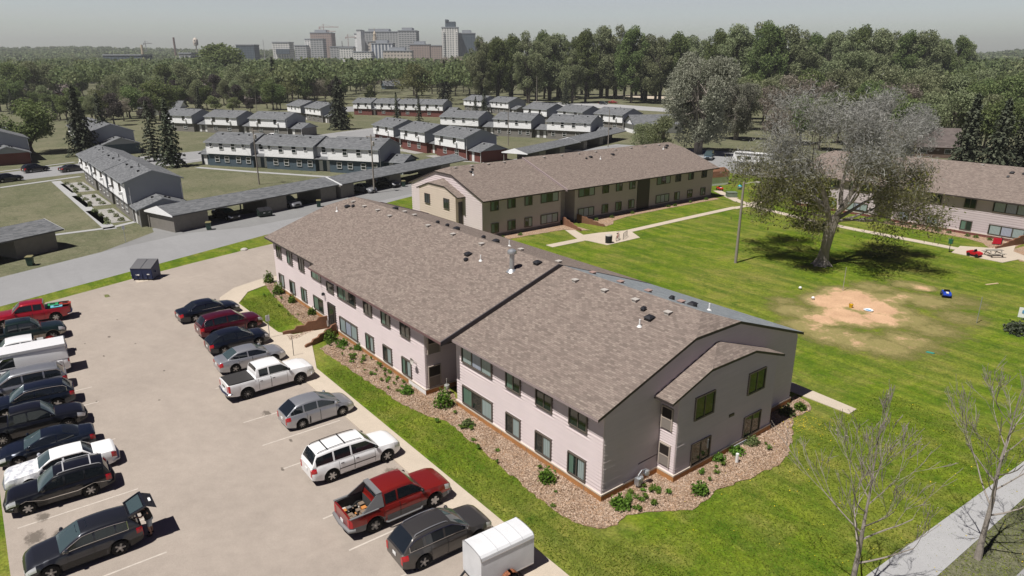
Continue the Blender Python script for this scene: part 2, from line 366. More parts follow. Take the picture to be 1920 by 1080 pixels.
for n_ in [n for n in LEAF_FAR.node_tree.nodes if n.type == 'HUE_SAT']:
    old_ = n_.inputs['Color'].links[0].from_socket; t_.l(t_.mix(0.6, old_, c_), n_.inputs['Color'])
LEAF_FRESH = leaf_mat('fresh_yellow_green_leaves', (0.165, 0.188, 0.083), (0.255, 0.270, 0.120))
LEAF_DARK = leaf_mat('dark_needles', (0.048, 0.061, 0.037), (0.119, 0.131, 0.085), 0.1)
LEAF_OLIVE = leaf_mat('olive_leaves', (0.188, 0.222, 0.114), (0.328, 0.353, 0.202))
LEAF_GREY = leaf_mat('grey_willow_leaves', (0.231, 0.239, 0.180), (0.375, 0.375, 0.300))
LEAF_BARE = leaf_mat('budding_grey_twigs', (0.27, 0.268, 0.25), (0.38, 0.375, 0.355)); LEAF_OLTW = leaf_mat('olive_budding_twigs', (0.17, 0.165, 0.09), (0.27, 0.26, 0.15))
LEAF_TAN = leaf_mat('brownish_budding_leaves', (0.264, 0.231, 0.190), (0.413, 0.362, 0.297))
LEAF_YG = leaf_mat('yellow_green_spring_leaves', (0.140, 0.170, 0.030), (0.260, 0.270, 0.070))
LEAF_BRIGHT = leaf_mat('bright_shrub_leaves', (0.070, 0.140, 0.015), (0.160, 0.260, 0.035), 0.3, 2.0)
LEAF_PURPLE = leaf_mat('dark_purple_leaves', (0.070, 0.056, 0.056), (0.112, 0.098, 0.084))
# ------------------------------------------------------------------ ground, roads, paths
def poly_px(pts): return [G(*p) for p in pts]
def sheet(name, poly, z0, z1, mat, label=None, cat=None):
    return tag(MB().prism(poly, z0, z1).build(name, mat), label, cat, None, 'structure')
tag(MB().prism([(-9000, -9000), (6000, -9000), (6000, 9000), (-9000, 9000)], 0, 0).build('ground', GRASS_DULL), 'pale dry grassland and ground reaching to the horizon', 'ground', None, 'structure')
LOTZ = 0.012
# lawn inside the apartment grounds
alley_edge = [(-52.5, -30), (-55.4, -22.7), (-59.5, -13), (-63.6, -3.5), (-67.9, 6.5), (-73, 19), (-78.5, 32), (-90, 62), (-101, 92), (-104, 104)]
sheet('lawn', alley_edge + [(-60, 103), (-20, 106), (40, 106), (40, 30), (22.6, 13.5), (14.5, 4.6), (6, -5.6), (6, -30)], 0, 0.006, GRASS_LAWN, 'bright green mown lawn around the apartment buildings', 'lawn')
# parking lot and its drive round the end of the nearest building
sheet('parking_lot', [(14, -24.4), (-47.5, -24.4), (-51.5, -23.4), (-53.6, -20.5), (-55.7, -15.2), (-57.8, -10), (-59.8, -4.5), (-61.6, 1.2), (-63.4, 8), (-66, 16), (-60, 18), (-53.5, 16), (-51, 8), (-49.7, 2.5), (-48.6, -1.5), (-47, -4.2), (-44.8, -5.9), (-43, -6.3), (14, -6.3)], 0, 0.012, ASPHALT_LOT, 'sun bleached tan asphalt parking lot', 'parking lot')
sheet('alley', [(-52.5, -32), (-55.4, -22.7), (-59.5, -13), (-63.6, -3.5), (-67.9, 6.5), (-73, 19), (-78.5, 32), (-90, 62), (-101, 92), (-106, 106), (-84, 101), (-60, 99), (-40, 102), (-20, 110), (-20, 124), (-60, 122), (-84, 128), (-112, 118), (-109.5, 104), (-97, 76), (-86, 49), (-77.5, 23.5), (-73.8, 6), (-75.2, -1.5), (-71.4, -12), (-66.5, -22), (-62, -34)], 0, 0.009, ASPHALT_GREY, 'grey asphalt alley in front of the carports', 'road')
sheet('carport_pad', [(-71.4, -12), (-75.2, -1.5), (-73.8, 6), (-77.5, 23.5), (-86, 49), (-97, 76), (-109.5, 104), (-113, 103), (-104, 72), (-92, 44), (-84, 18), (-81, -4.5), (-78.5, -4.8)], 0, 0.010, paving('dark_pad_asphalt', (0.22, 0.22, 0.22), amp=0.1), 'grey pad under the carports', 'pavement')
# side walk at the parking lot
sheet('sidewalk', [(14, -6.55), (14, -5.0), (-24.4, -5.05), (-25.7, -4.6), (-29.6, -3.3), (-29.9, -0.9), (-31.4, -0.9), (-31.9, -3.9), (-33.2, -4.7), (-42.6, -5.0), (-45.5, -3.2), (-46.8, -0.5), (-47.4, 4), (-49.3, 4), (-48.9, -0.8), (-47.6, -3.9), (-45.4, -5.9), (-43.2, -6.55)], 0, 0.06, CONCRETE, 'tan concrete sidewalk along the parking lot', 'pavement')
def jitter_edge(pts, amp=0.18, step=0.7, seed=1):
    r = random.Random(seed); out = []
    for i in range(len(pts)):
        a = Vector(pts[i]); b = Vector(pts[(i + 1) % len(pts)]); n = max(1, int((b - a).length / step))
        for k in range(n): out.append(tuple(a.lerp(b, k / n) + (Vector((r.uniform(-amp, amp), r.uniform(-amp, amp))) if k else Vector((0, 0)))))
    return out
mb1 = [(-0.2, 0.5)] + poly_px([(860, 752), (838, 727), (800, 742)]) + [(-29.5, -0.7)] + poly_px([(600, 655), (632, 677), (700, 722), (752, 757), (800, 780), (838, 790), (905, 845), (987, 916), (1040, 958), (1085, 982), (1122, 992), (1158, 985), (1175, 966), (1225, 960), (1299, 957), (1322, 940), (1344, 918), (1400, 900), (1456, 875), (1478, 850), (1488, 815), (1486, 785), (1505, 778), (1521, 768), (1514, 755), (1492, 742)]) + [(0.2, 17.2)]
tag(MB().prism(jitter_edge(mb1, 0.1, .3), 0, 0.045).build('mulch_bed', MULCH), 'wood chip bed along the nearest building from the entrance round its end wall', 'mulch bed', None, 'structure')
mb2 = poly_px([(511, 528), (493, 528), (505, 545), (520, 562), (545, 588), (566, 606), (586, 617), (560, 628), (538, 630), (545, 640), (628, 604)])
tag(MB().prism(jitter_edge(mb2, 0.08, .3), 0, 0.045).build('mulch_bed', MULCH), 'wood chip bed at the far left end of the nearest building', 'mulch bed', None, 'structure')
mb3 = [(-48.5, 27.6), (-46.5, 27.6), (-46.3, 34), (-45.9, 39), (-44.2, 40.6), (-43.6, 41.6), (-46.5, 41.6), (-48.5, 41.4)]
mb4 = [(-48.5, 45.2), (-46.2, 45), (-43.8, 44.9), (-44.2, 46.6), (-45.6, 48.2), (-46.4, 52), (-46.6, 60), (-46.4, 74), (-48.5, 74)]
for mbp, lb in ((mb3, 'narrow wood chip bed left of the courtyard building entrance'), (mb4, 'narrow wood chip bed right of the courtyard building entrance')):
    tag(MB().prism(jitter_edge(mbp, 0.06), 0, 0.045).build('mulch_bed', MULCH), lb, 'mulch bed', None, 'structure')
mb5 = [(-21.4, 78.8), (-21.6, 76.8), (-14, 76.6), (-10.5, 76.4), (-8.4, 75.4), (-7.2, 73.6), (-6.6, 72.2), (-5.2, 73.2), (-5.2, 78.8)]
tag(MB().prism(jitter_edge(mb5, 0.08), 0, 0.045).build('mulch_bed', MULCH), 'wood chip bed below the far courtyard building', 'mulch bed', None, 'structure')
mb6 = poly_px([(1890, 470), (1920, 462), (1990, 475), (1990, 500), (1912, 490)])
tag(MB().prism(mb6, 0, 0.045).build('mulch_bed', MULCH), 'brown mulch slope at the right edge beside the far entrance', 'mulch bed', None, 'structure')
# courtyard paths
def pathway(name, pts, w, label, mat=CONCRETE, z=0.05):
    m = MB(); L = []; R = []
    P = [Vector((*p, 0)) for p in pts]
    for i, p in enumerate(P):
        d = (P[min(i + 1, len(P) - 1)] - P[max(i - 1, 0)]).normalized(); n = Vector((-d.y, d.x, 0)) * w / 2
        L.append((p + n)[:2]); R.append((p - n)[:2])
    m.prism(L + R[::-1], 0, z); return tag(m.build(name, mat), label, 'path', None, 'structure')
pathway('path', poly_px([(1030, 462), (1090, 450)]) , 1.3, 'short concrete path left of the bicycle pad')
pad1 = poly_px([(1060, 432), (1078, 432), (1094, 441), (1122, 437), (1180, 432), (1200, 446), (1139, 460), (1103, 452), (1085, 450)])
sheet('path', pad1, 0, 0.052, CONCRETE, 'concrete pad with the bicycle rack before the courtyard entrance', 'path')
pathway('path', poly_px([(1165, 437), (1280, 411), (1380, 389)]), 1.15, 'concrete path from the bicycle pad past the wooden pole', z=0.054)
pathway('path', poly_px([(1345, 358), (1383, 377), (1420, 388)]), 1.4, 'concrete path beside the shed', z=0.056)
pathway('path', poly_px([(1375, 391), (1402, 386), (1440, 394), (1500, 409), (1600, 430), (1700, 449), (1800, 468), (1832, 474)]), 1.3, 'concrete path running under the big tree', z=0.058)
pathway('path', poly_px([(1402, 388), (1424, 378)]), 1.6, 'short concrete link between the two courtyard paths', z=0.050)
sheet('path', poly_px([(1784, 474), (1800, 462), (1862, 466), (1885, 455), (1905, 458), (1900, 472), (1925, 482), (1990, 496), (1990, 510), (1910, 487), (1880, 493)]), 0, 0.062, CONCRETE, 'concrete pad with the picnic table at the far entrance', 'path')
sheet('path', poly_px([(1483, 717), (1606, 768), (1592, 777), (1476, 732)]), 0, 0.05, CONCRETE, 'short concrete path ending in the lawn beside the end wall', 'path')
# street side walk, bottom right
sheet('sidewalk', poly_px([(1920, 866), (1625, 1080), (1560, 1130), (1680, 1150), (1920, 935), (2000, 880), (2000, 810)]), 0, 0.05, CONCRETE_GREY, 'grey sidewalk crossing the bottom right corner', 'pavement')
sheet('verge', poly_px([(1920, 937), (1690, 1130), (1780, 1200), (2100, 1200), (2100, 800), (2010, 860)]), 0, 0.02, GRASS_DULL, 'dull grass verge at the bottom right corner', 'ground')
sheet('road', poly_px([(1900, 1085), (1925, 1062), (2100, 960), (2200, 1100), (1950, 1250)]), 0, 0.03, ASPHALT_GREY, 'sliver of asphalt road at the bottom right corner', 'road')
# worn patch in the volleyball lawn: wear fades outwards
def dirt():
    cx, cy = G(1640, 592); m = MB(); n = 110; R = 15.0; vals = []
    W = [(1560, 566, 1.6, 1.05), (1596, 556, 1.7, 1.1), (1630, 574, 1.8, 1.1), (1540, 598, 1.3, .8), (1580, 592, 1.6, 1.0), (1655, 598, 1.4, .95), (1612, 600, 1.3, .8), (1684, 582, 1.2, .5), (1700, 556, 1.1, .5), (1730, 540, .8, .75), (1668, 560, 1.3, .55), (1570, 545, .9, .7),
         (1740, 565, 2.2, .34), (1700, 600, 2.2, .36), (1485, 582, 1.6, .36), (1515, 612, 1.8, .4), (1560, 628, 2.0, .42), (1610, 640, 2.0, .38), (1660, 650, 2.0, .38), (1700, 640, 2.2, .34), (1750, 618, 2.2, .3), (1800, 596, 2.0, .27), (1800, 565, 2.2, .24), (1640, 540, 2.0, .3), (1470, 565, 1.5, .25), (1700, 534, 1.6, .3)]
    W = [(*G(a, b_), r_ * (1.4 if k_ > .45 else 1.3), k_ * (1 if k_ > .45 else 1.15)) for a, b_, r_, k_ in W]
    for j in range(n + 1):
        for i in range(n + 1):
            x = cx - R + 2 * R * i / n; y = cy - R + 2 * R * j / n
            w = max(a * math.exp(-((x - px) ** 2 + (y - py) ** 2) / (s_ * s_) ) for px, py, s_, a in W)
            e = min(1, (R - max(abs(x - cx), abs(y - cy))) / 1.5); vals.append(max(0, w) * max(0, e)); m.v.append((x, y, 0.016))
    for j in range(n):
        for i in range(n):
            a = j * (n + 1) + i; m.f.append([a, a + 1, a + n + 2, a + n + 1]); m.m.append(0)
    o = m.build('dirt_patch', DIRT); at = o.data.attributes.new('wear', 'FLOAT', 'POINT'); at.data.foreach_set('value', vals)
    tag(o, 'bare orange dirt patch worn into the lawn', 'dirt', None, 'structure')
dirt()
# townhouse side: street, walks and gravel beds
sheet('street', [(-138.7, -40), (-138.9, -18.6), (-143.1, -5.4), (-142.6, 9.7), (-147.6, 22), (-160, 50), (-168, 70), (-180, 96), (-188, 96), (-180, 70), (-172, 44), (-160, 20), (-157, 5), (-158.5, -4.1), (-152.9, -17.9), (-152, -40)], 0, 0.01, ASPHALT_GREY, 'grey street passing behind the townhouses', 'road')
sheet('street', poly_px([(0, 343), (200, 318), (395, 296), (640, 258), (760, 240), (760, 232), (640, 247), (395, 281), (200, 300), (0, 325)]), 0, 0.012, ASPHALT_GREY, 'grey residential street with the parked black cars', 'road')
for pts, w, lb in (([(105, 340), (208, 430)], 1.5, 'pale concrete walk left of the nearest townhouses'), ([(0, 352), (150, 331)], 1.2, 'pale street side walk at the left edge'),
                   ([(60, 446), (208, 427), (262, 414)], 1.0, 'thin concrete walk in front of the nearest townhouse end'), ([(370, 314), (470, 322), (620, 332)], 1.4, 'concrete walk in front of the slate blue townhouses'),
                   ([(0, 322), (140, 304)], 0.9, 'far kerb walk of the residential street'), ([(300, 308), (385, 297)], 1.0, 'concrete kerb walk between the spruces and the slate blue row'), ([(640, 249), (700, 243)], 1.0, 'concrete walk near the white parked car'),
                   ([(940, 293), (905, 305), (840, 300)], 1.0, 'short walk by the brick townhouses')):
    pathway('path', poly_px(pts), w, lb, CONCRETE_GREY, 0.03)
for a, lb in (((-130.5, -118.5), 'gravel bed before the far unit of the nearest townhouses'), ((-115, -103), 'gravel bed before the middle unit of the nearest townhouses'), ((-99.5, -88), 'gravel bed before the near unit of the nearest townhouses')):
    sheet('gravel_bed', [(a[0], -9.9), (a[1], -9.4), (a[1], -5.8), (a[0], -6.2)], 0, 0.03, GRAVEL, lb, 'gravel bed')
for a, b in ((-153, -143), (-139, -128), (-123, -110)):
    sheet('gravel_bed', [(a, 64.0), (b, 64.0), (b, 66.6), (a, 66.6)], 0, 0.03, GRAVEL, {-153: 'gravel bed before the left brick townhouse unit', -139: 'gravel bed before the middle brick townhouse unit', -123: 'gravel bed before the right brick townhouse unit'}[a], 'gravel bed')
sheet('street', poly_px([(1000, 197), (1170, 205), (1255, 210), (1255, 203), (1160, 196), (1000, 190)]), 0, 0.012, CONCRETE_GREY, 'pale parking area below the tall trees', 'road')
sheet('street', poly_px([(925, 205), (1010, 214), (1010, 208), (925, 199)]), 0, 0.012, CONCRETE_GREY, 'pale lane left of the tall trees', 'road')
sheet('street', poly_px([(1140, 178), (1270, 190), (1330, 192), (1330, 186), (1200, 178)]), 0, 0.014, CONCRETE, 'sandy park path below the tall trees', 'path')
sheet('street', poly_px([(640, 210), (740, 206), (745, 198), (650, 200)]), 0, 0.014, ASPHALT_GREY, 'grey street by the small blue house', 'road')
# painted stall lines
PAINT = varied('worn_white_line_paint', (0.5, 0.45, 0.4), 0.12, 3)
lines = MB()
for x in (-4.5, -7.45, -13.0, -16.15, -19.6, -25.6):
    lines.box(x - 0.05, x + 0.05, -11.9, -7.0, LOTZ, LOTZ + 0.004)
for x in (-12.9, -15.9, -9.6, -22.4, -28.4, -31.2): lines.box(x - 0.05, x + 0.05, -23.9, -18.6, LOTZ, LOTZ + 0.004)
lines.box(-1.55, -1.45, -11.9, -7.0, LOTZ, LOTZ + 0.004)
tag(lines.build('stall_markings', PAINT), 'worn white painted parking stall lines', 'road marking', None, 'structure')
# oil stains, small patches
STAIN = M('oil_stain', (0.17, 0.145, 0.12), 0.7); t_ = NT(STAIN); tr_ = t_.n('BsdfTransparent'); mx_ = t_.n('MixShader')
at_ = t_.n('Attribute'); at_.attribute_name = 'wear'
t_.l(t_.math('MULTIPLY', t_.ramp(t_.math('ADD', at_.outputs['Fac'], t_.math('MULTIPLY', t_.math('SUBTRACT', t_.noise(3.5, 5, 0.7, t_.pos(obj=False)), 0.5), 1.4)), [(0.35, (0, 0, 0)), (0.75, (1, 1, 1))]), 0.7), mx_.inputs[0])
t_.l(tr_.outputs[0], mx_.inputs[1]); t_.l(t_.b.outputs[0], mx_.inputs[2]); t_.l(mx_.outputs[0], t_.t.nodes['Material Output'].inputs[0])
st = MB(); wv = []
rs_ = random.Random(31)
spots_ = [(665, 800, 1.0, 0.6), (700, 850, .9, .5), (735, 885, .5, .5), (500, 775, .5, .3), (565, 760, .3, .2), (80, 970, .5, .35), (65, 1008, .7, .5), (110, 1000, .4, .3), (620, 690, .6, .4), (640, 720, .3, .3), (530, 880, .25, .12), (545, 826, .3, .12), (205, 632, .25, .15), (195, 668, .25, .1), (790, 935, .5, .5), (815, 960, .4, .4)] + [(rs_.uniform(150, 900), rs_.uniform(590, 1075), rs_.uniform(.08, .18), rs_.uniform(.05, .1)) for _ in range(12)]
spots_ = [q for q in spots_ if G(q[0], q[1])[1] < -6.8 and G(q[0], q[1])[1] > -24]
for (px, py, rx, ry) in spots_:
    x, y = G(px, py); b = len(st.v); st.v.append((x, y, LOTZ + 0.006)); wv.append(1.0)
    for k in range(14):
        a = k / 14 * 6.283; st.v.append((x + rx * 1.5 * math.cos(a), y + ry * 1.5 * math.sin(a), LOTZ + 0.006)); wv.append(0.0)
    for k in range(14): st.f.append([b, b + 1 + k, b + 1 + (k + 1) % 14]); st.m.append(0)
so_ = st.build('oil_stains', STAIN); so_.data.attributes.new('wear', 'FLOAT', 'POINT').data.foreach_set('value', wv)
tag(so_, 'dark oil stains on the parking stalls', 'stain', None, 'structure')
# worn tufts at lot
x, y = G(200, 555)
tag(MB().prism(jitter_edge([(x - .5, y - .2), (x + .5, y - .15), (x + .4, y + .25), (x - .4, y + .2)], 0.08, 0.3), 0, 0.03).build('weed_patch', varied('weeds', (0.13, 0.14, 0.05), 0.4, 4)), 'weed filled hole in the parking lot', 'weeds', None, 'stuff')
# ------------------------------------------------------------------ lap siding
RND = random.Random(7)
def laps(mb, p0, p1, nrm, z0, z1, ext=None, lap=0.2, dep=0.06, mi=0, wav=0.006, core=0.12):
    if lap > .25: dep = .03
    """clapboards along p0->p1 (plan), facing nrm, z0..z1; ext(z)->(a,b) metres along the wall for gables"""
    p0 = Vector((*p0, 0)); p1 = Vector((*p1, 0)); d = p1 - p0; L = d.length; d.normalize(); n = Vector((*nrm, 0))
    k = max(1, int(round((z1 - z0) / lap))); h = (z1 - z0) / k
    seg = max(1, int(L / 2.2)) if wav else 1
    for i in range(k):
        za, zb = z0 + i * h, z0 + (i + 1) * h
        a0, b0 = ext(za) if ext else (0, L)
        a1, b1 = ext(zb) if ext else (0, L)
        if b0 - a0 < 0.05: continue
        off = [RND.uniform(-wav, wav) for _ in range(seg + 1)]
        for s in range(seg):
            u0, u1 = s / seg, (s + 1) / seg
            q = lambda a, b, u, z, o: p0 + d * (a + (b - a) * u) + n * o + Vector((0, 0, z))
            A = q(a0, b0, u0, za, dep + off[s]); B = q(a0, b0, u1, za, dep + off[s + 1])
            Cc = q(a1, b1, u1, zb, 0.001); D = q(a1, b1, u0, zb, 0.001)
            E_ = q(a0, b0, u0, za, 0); F_ = q(a0, b0, u1, za, 0)
            up = (B - A).cross(D - A).dot(n) > 0
            mb.add([A, B, Cc, D], [(0, 1, 2, 3) if up else (3, 2, 1, 0)], mi)
            mb.add([A, B, F_, E_], [(0, 3, 2, 1) if up else (0, 1, 2, 3)], mi)

# ------------------------------------------------------------------ windows
def window(parent, p, nrm, w, h, z, frame=WIN_FRAME, glass=GLASS, lights=2, cur=None, sash=False, proud=0.085):
    """p: plan point at window centre on the wall; nrm outward unit; z sill"""
    nx, ny = nrm; tx, ty = -ny, nx
    def P(u, o, zz): return (p[0] + tx * u + nx * o, p[1] + ty * u + ny * o, zz)
    def bar(mb, u0, u1, z0, z1, o0, o1):
        pts = [P(u0, o0, z0), P(u1, o0, z0), P(u1, o1, z0), P(u0, o1, z0), P(u0, o0, z1), P(u1, o0, z1), P(u1, o1, z1), P(u0, o1, z1)]
        mb.add(pts, [(0, 1, 2, 3), (7, 6, 5, 4), (4, 5, 1, 0), (5, 6, 2, 1), (6, 7, 3, 2), (7, 4, 0, 3)])
    f = MB(); t = 0.07
    for u0, u1, z0, z1 in ((-w / 2, w / 2, z - t, z), (-w / 2, w / 2, z + h, z + h + t), (-w / 2 - t, -w / 2, z - t, z + h + t), (w / 2, w / 2 + t, z - t, z + h + t)):
        bar(f, u0, u1, z0, z1, -0.02, proud + 0.045)
    n = lights
    for k in range(1, n):
        u = -w / 2 + w * k / n; bar(f, u - 0.03, u + 0.03, z, z + h, 0, proud + 0.025)
    if sash: bar(f, -w / 2, w / 2, z + h * 0.5 - 0.03, z + h * 0.5 + 0.03, 0, proud + 0.025)
    o = f.build('window', frame, parent)
    g = MB(); g.quad(P(-w / 2, proud - 0.008, z), P(w / 2, proud - 0.008, z), P(w / 2, proud - 0.008, z + h), P(-w / 2, proud - 0.008, z + h))
    g.build('pane', glass, o)
    if cur:
        for (a, b, mat_i) in cur:
            c = MB(); u0, u1 = -w / 2 + w * a, -w / 2 + w * b
            c.quad(P(u0, proud - 0.004, z + 0.03), P(u1, proud - 0.004, z + 0.03), P(u1, proud - 0.004, z + h - 0.03), P(u0, proud - 0.004, z + h - 0.03))
            c.build('curtain', [CURTAIN, CURTAIN2, CURTAIN3][mat_i], o)
    return o

# ------------------------------------------------------------------ apartment block
WID, E_, S_, ZE = 17.47, 0.57, 0.342, 4.95
def roof_section(parent, x0, x1, yf, yb, zE, clip0, clip1, mats, steps=None, hip_in=1.3, c=6.71, name='roof'):
    """gable roof with the ridge along x; clipN: the ridge end is cut by a small hip"""
    yr = (yf + yb) / 2; zf = lambda y: zE + S_ * (min(y, yf + yb - y) - yf); zr = zf(yr)
    ra = x0 + (hip_in if clip0 else 0); rb = x1 - (hip_in if clip1 else 0)
    zc = zf(yf + c + E_); yc0, yc1 = yf + c + E_, yb - c - E_
    m = MB(); mi_f, mi_b, mi_t = 0, 1, 2
    front = [(x0, yf, zE), (x1, yf, zE)] if not steps else [(x0, yf, zE), (x1, yf, zE)]
    if steps:                                        # a stretch whose eave is pulled in
        xs, dy = steps; front = [(x0, yf + dy, zf(yf + dy)), (xs, yf + dy, zf(yf + dy)), (xs, yf, zE), (x1, yf, zE)]
    f = list(front)
    if clip1: f += [(x1, yc0, zc), (rb, yr, zr)]
    else: f += [(x1, yr, zr)]
    if clip0: f += [(ra, yr, zr), (x0, yc0, zc)]
    else: f += [(x0, yr, zr)]
    b = [(x1, yb, zE), (x0, yb, zE)]
    b += ([(x0, yc1, zc), (ra, yr, zr)] if clip0 else [(x0, yr, zr)]) + ([(rb, yr, zr), (x1, yc1, zc)] if clip1 else [(x1, yr, zr)])
    m.add(f, [tuple(range(len(f)))], mi_f); m.add(b, [tuple(range(len(b)))], mi_b)
    if clip1: m.add([(x1, yc0, zc), (x1, yc1, zc), (rb, yr, zr)], [(0, 1, 2)], mi_f)
    if clip0: m.add([(x0, yc1, zc), (x0, yc0, zc), (ra, yr, zr)], [(0, 1, 2)], mi_f)
    T = 0.17
    rim = list(front) + ([(x1, yc0, zc), (x1, yc1, zc)] if clip1 else [(x1, yr, zr)]) + [(x1, yb, zE), (x0, yb, zE)] + ([(x0, yc1, zc), (x0, yc0, zc)] if clip0 else [(x0, yr, zr)])
    n = len(rim)
    m.add(rim + [(p[0], p[1], p[2] - T) for p in rim], [(i, n + i, n + (i + 1) % n, (i + 1) % n) for i in range(n)], mi_t)
    # soffits (undersides), slightly inboard
    sf = [(p[0], p[1], p[2] - T) for p in f]; sb = [(p[0], p[1], p[2] - T) for p in b]
    m.add(sf, [tuple(range(len(sf)))[::-1]], 3); m.add(sb, [tuple(range(len(sb)))[::-1]], 3)
    def uvf(p, co):
        nn = p.normal
        if abs(nn.x) > abs(nn.y): return (co.y, co.x * 1.05)
        return (co.x, co.y * 1.057)
    o = m.build(name, mats + [TRIM_DK, SOFFIT][:4 - len(mats)], parent, uvfn=uvf)
    o['zr'] = 0
    return o, zf
def roof_vent(roof, x, y, zf, kind):
    z = zf(y); m = MB(); s = math.atan(S_)
    if kind == 'pale' or kind == 'pink':
        m.prism([(x - .15, y - .16), (x + .15, y - .16), (x + .15, y + .15), (x - .15, y + .15)], z - 0.1, z + 0.1)
        m.box(x - .2, x + .2, y - .2, y + .19, z + 0.09, z + 0.14); m.build('roof_vent', VENT_PALE if kind == 'pale' else VENT_PINK, roof)
    elif kind == 'dark' or kind == 'small':
        a = 0.34 if kind == 'dark' else 0.2
        a *= .62; m.prism([(x - a, y - a), (x + a, y - a), (x + a, y + a), (x - a, y + a)], z - .1, z + .12); m.add([(x - a * 1.25, y - a * 1.25, z + .1), (x + a * 1.25, y - a * 1.25, z + .1), (x + a * 1.25, y + a * 1.25, z + .16), (x - a * 1.25, y + a * 1.25, z + .16), (x - a * .7, y - a * .6, z + .22), (x + a * .7, y - a * .6, z + .22), (x + a * .7, y + a * .7, z + .24), (x - a * .7, y + a * .7, z + .24)], [(4, 5, 6, 7), (0, 1, 5, 4), (1, 2, 6, 5), (2, 3, 7, 6), (3, 0, 4, 7)]); m.build('roof_vent', METAL_DK, roof)
    elif kind == 'pipe':
        m.tube((x, y, z - 0.1), (x, y, z + 0.45), 0.05); m.lathe([(0.16, -0.02), (0.07, 0.12)], 10, (x, y, z)); m.build('vent_pipe', WHITE, roof, 40)
    elif kind == 'chimney':
        m.tube((x, y, z - 0.1), (x, y, z + 1.25), 0.17, n=14); m.lathe([(0.3, 1.2), (0.34, 1.32), (0.3, 1.45), (0.12, 1.55), (0.001, 1.56)], 14, (x, y, z)); m.lathe([(0.42, -0.1), (0.2, 0.12)], 14, (x, y, z)); m.build('flue', METAL, roof, 40)

def block_wall(parent, x0, x1, y0, depth, mat, fine, ends=(True, True), zt=ZE - 0.1, name='wall', yb=None, ends_fn=None):
    """front wall, backing core, rear wall"""
    m = MB(); yb = WID if yb is None else yb
    m.box(x0 + 0.01, x1 - 0.01, y0 + 0.005, yb - 0.01, 0.3, zt + 0.06, 1)
    laps(m, (x0, y0), (x1, y0), (0, -1), 0.44, zt + 0.05, lap=0.2 if fine else 0.3, wav=0.003 if fine else 0)
    laps(m, (x1, yb), (x0, yb), (0, 1), 0.44, zt + 0.05, lap=0.3, wav=0)
    # corner boards
    for x in (x0, x1): m.box(x - 0.03, x + 0.03, y0 - 0.035, y0 + 0.04, 0.44, zt, 0)
    return m
def gable_wall(parent, x, y0, y1, sx, yf, yb, zE, mat, clip, fine, zb=0.44, c=6.71, e=E_):
    """end wall at x facing sx, following the roof underside"""
    m = MB(); zf = lambda y: zE + S_ * (min(y, yf + yb - y) - yf) - 0.16
    zc = zf(yf + c + e) if clip else zf((yf + yb) / 2)
    def ext(z):
        if z <= zf(y0): return (0, y1 - y0)
        y = yf + (z + 0.16 - zE) / S_
        return (max(0, y - y0), min(y1 - y0, (yf + yb - y) - y0))
    if sx > 0: laps(m, (x, y0), (x, y1), (1, 0), zb, zc, ext, lap=0.2 if fine else 0.3, wav=0.006 if fine else 0)
    else: laps(m, (x, y0), (x, y1), (-1, 0), zb, zc, ext, lap=0.2 if fine else 0.3, wav=0)
    poly = [(x - sx * 0.02, y0, 0.3), (x - sx * 0.02, y1, 0.3), (x - sx * 0.02, y1, zf(y1))] + ([(x - sx * .02, yb - c - e, zc), (x - sx * .02, yf + c + e, zc)] if clip else [(x - sx * .02, (yf + yb) / 2, zc)]) + [(x - sx * 0.02, y0, zf(y0))]
    m.add(poly, [tuple(range(len(poly))) if sx > 0 else tuple(range(len(poly)))[::-1]], 0)
    return m.build('gable_wall', mat, parent)
def foundation(parent, x0, x1, y0, y1, front=FOUND_ORANGE, ledge=True):
    m = MB(); m.box(x0 - 0.1, x1 + 0.1, y0 - 0.1, y1 + 0.1, -0.1, 0.36)
    for k in range(int((x1 - x0) / 2.4) + 1):            # batten joints
        xx = x0 + 2.4 * k
        if xx < x1: m.box(xx, xx + 0.03, y0 - 0.108, y0 - 0.1, 0.0, 0.36, 1)
    m.build('foundation', [front, FOUND_GREY], parent)
    if ledge: MB().box(x0 - 0.112, x1 + 0.112, y0 - 0.112, y1 + 0.112, 0.36, 0.45).build('ledge', FOUND_CREAM, parent)

SM_LO, SM_UP, WH = 0.60, 3.50, 1.15
CUR = {'s': [(0.52, 0.97, 0)], 's2': [(0.05, 0.3, 1), (0.6, 0.95, 0)], 'b': [(0.02, 0.3, 1), (0.68, 0.98, 0)], 'b2': [(0.03, 0.32, 0), (0.36, 0.64, 2), (0.68, 0.97, 0)], 'd': None, 'g': [(0.05, 0.45, 1)]}
def apt_windows(parent, y, spec, frame=WIN_FRAME, nrm=(0, -1)):
    for (xc, w, cl, cu) in spec:
        for z, cc in ((SM_LO, cl), (SM_UP, cu)):
            if cc == '-': continue
            window(parent, (xc, y), nrm, w, WH, z, frame, GLASS, 3 if w > 2 else 2, CUR[cc])

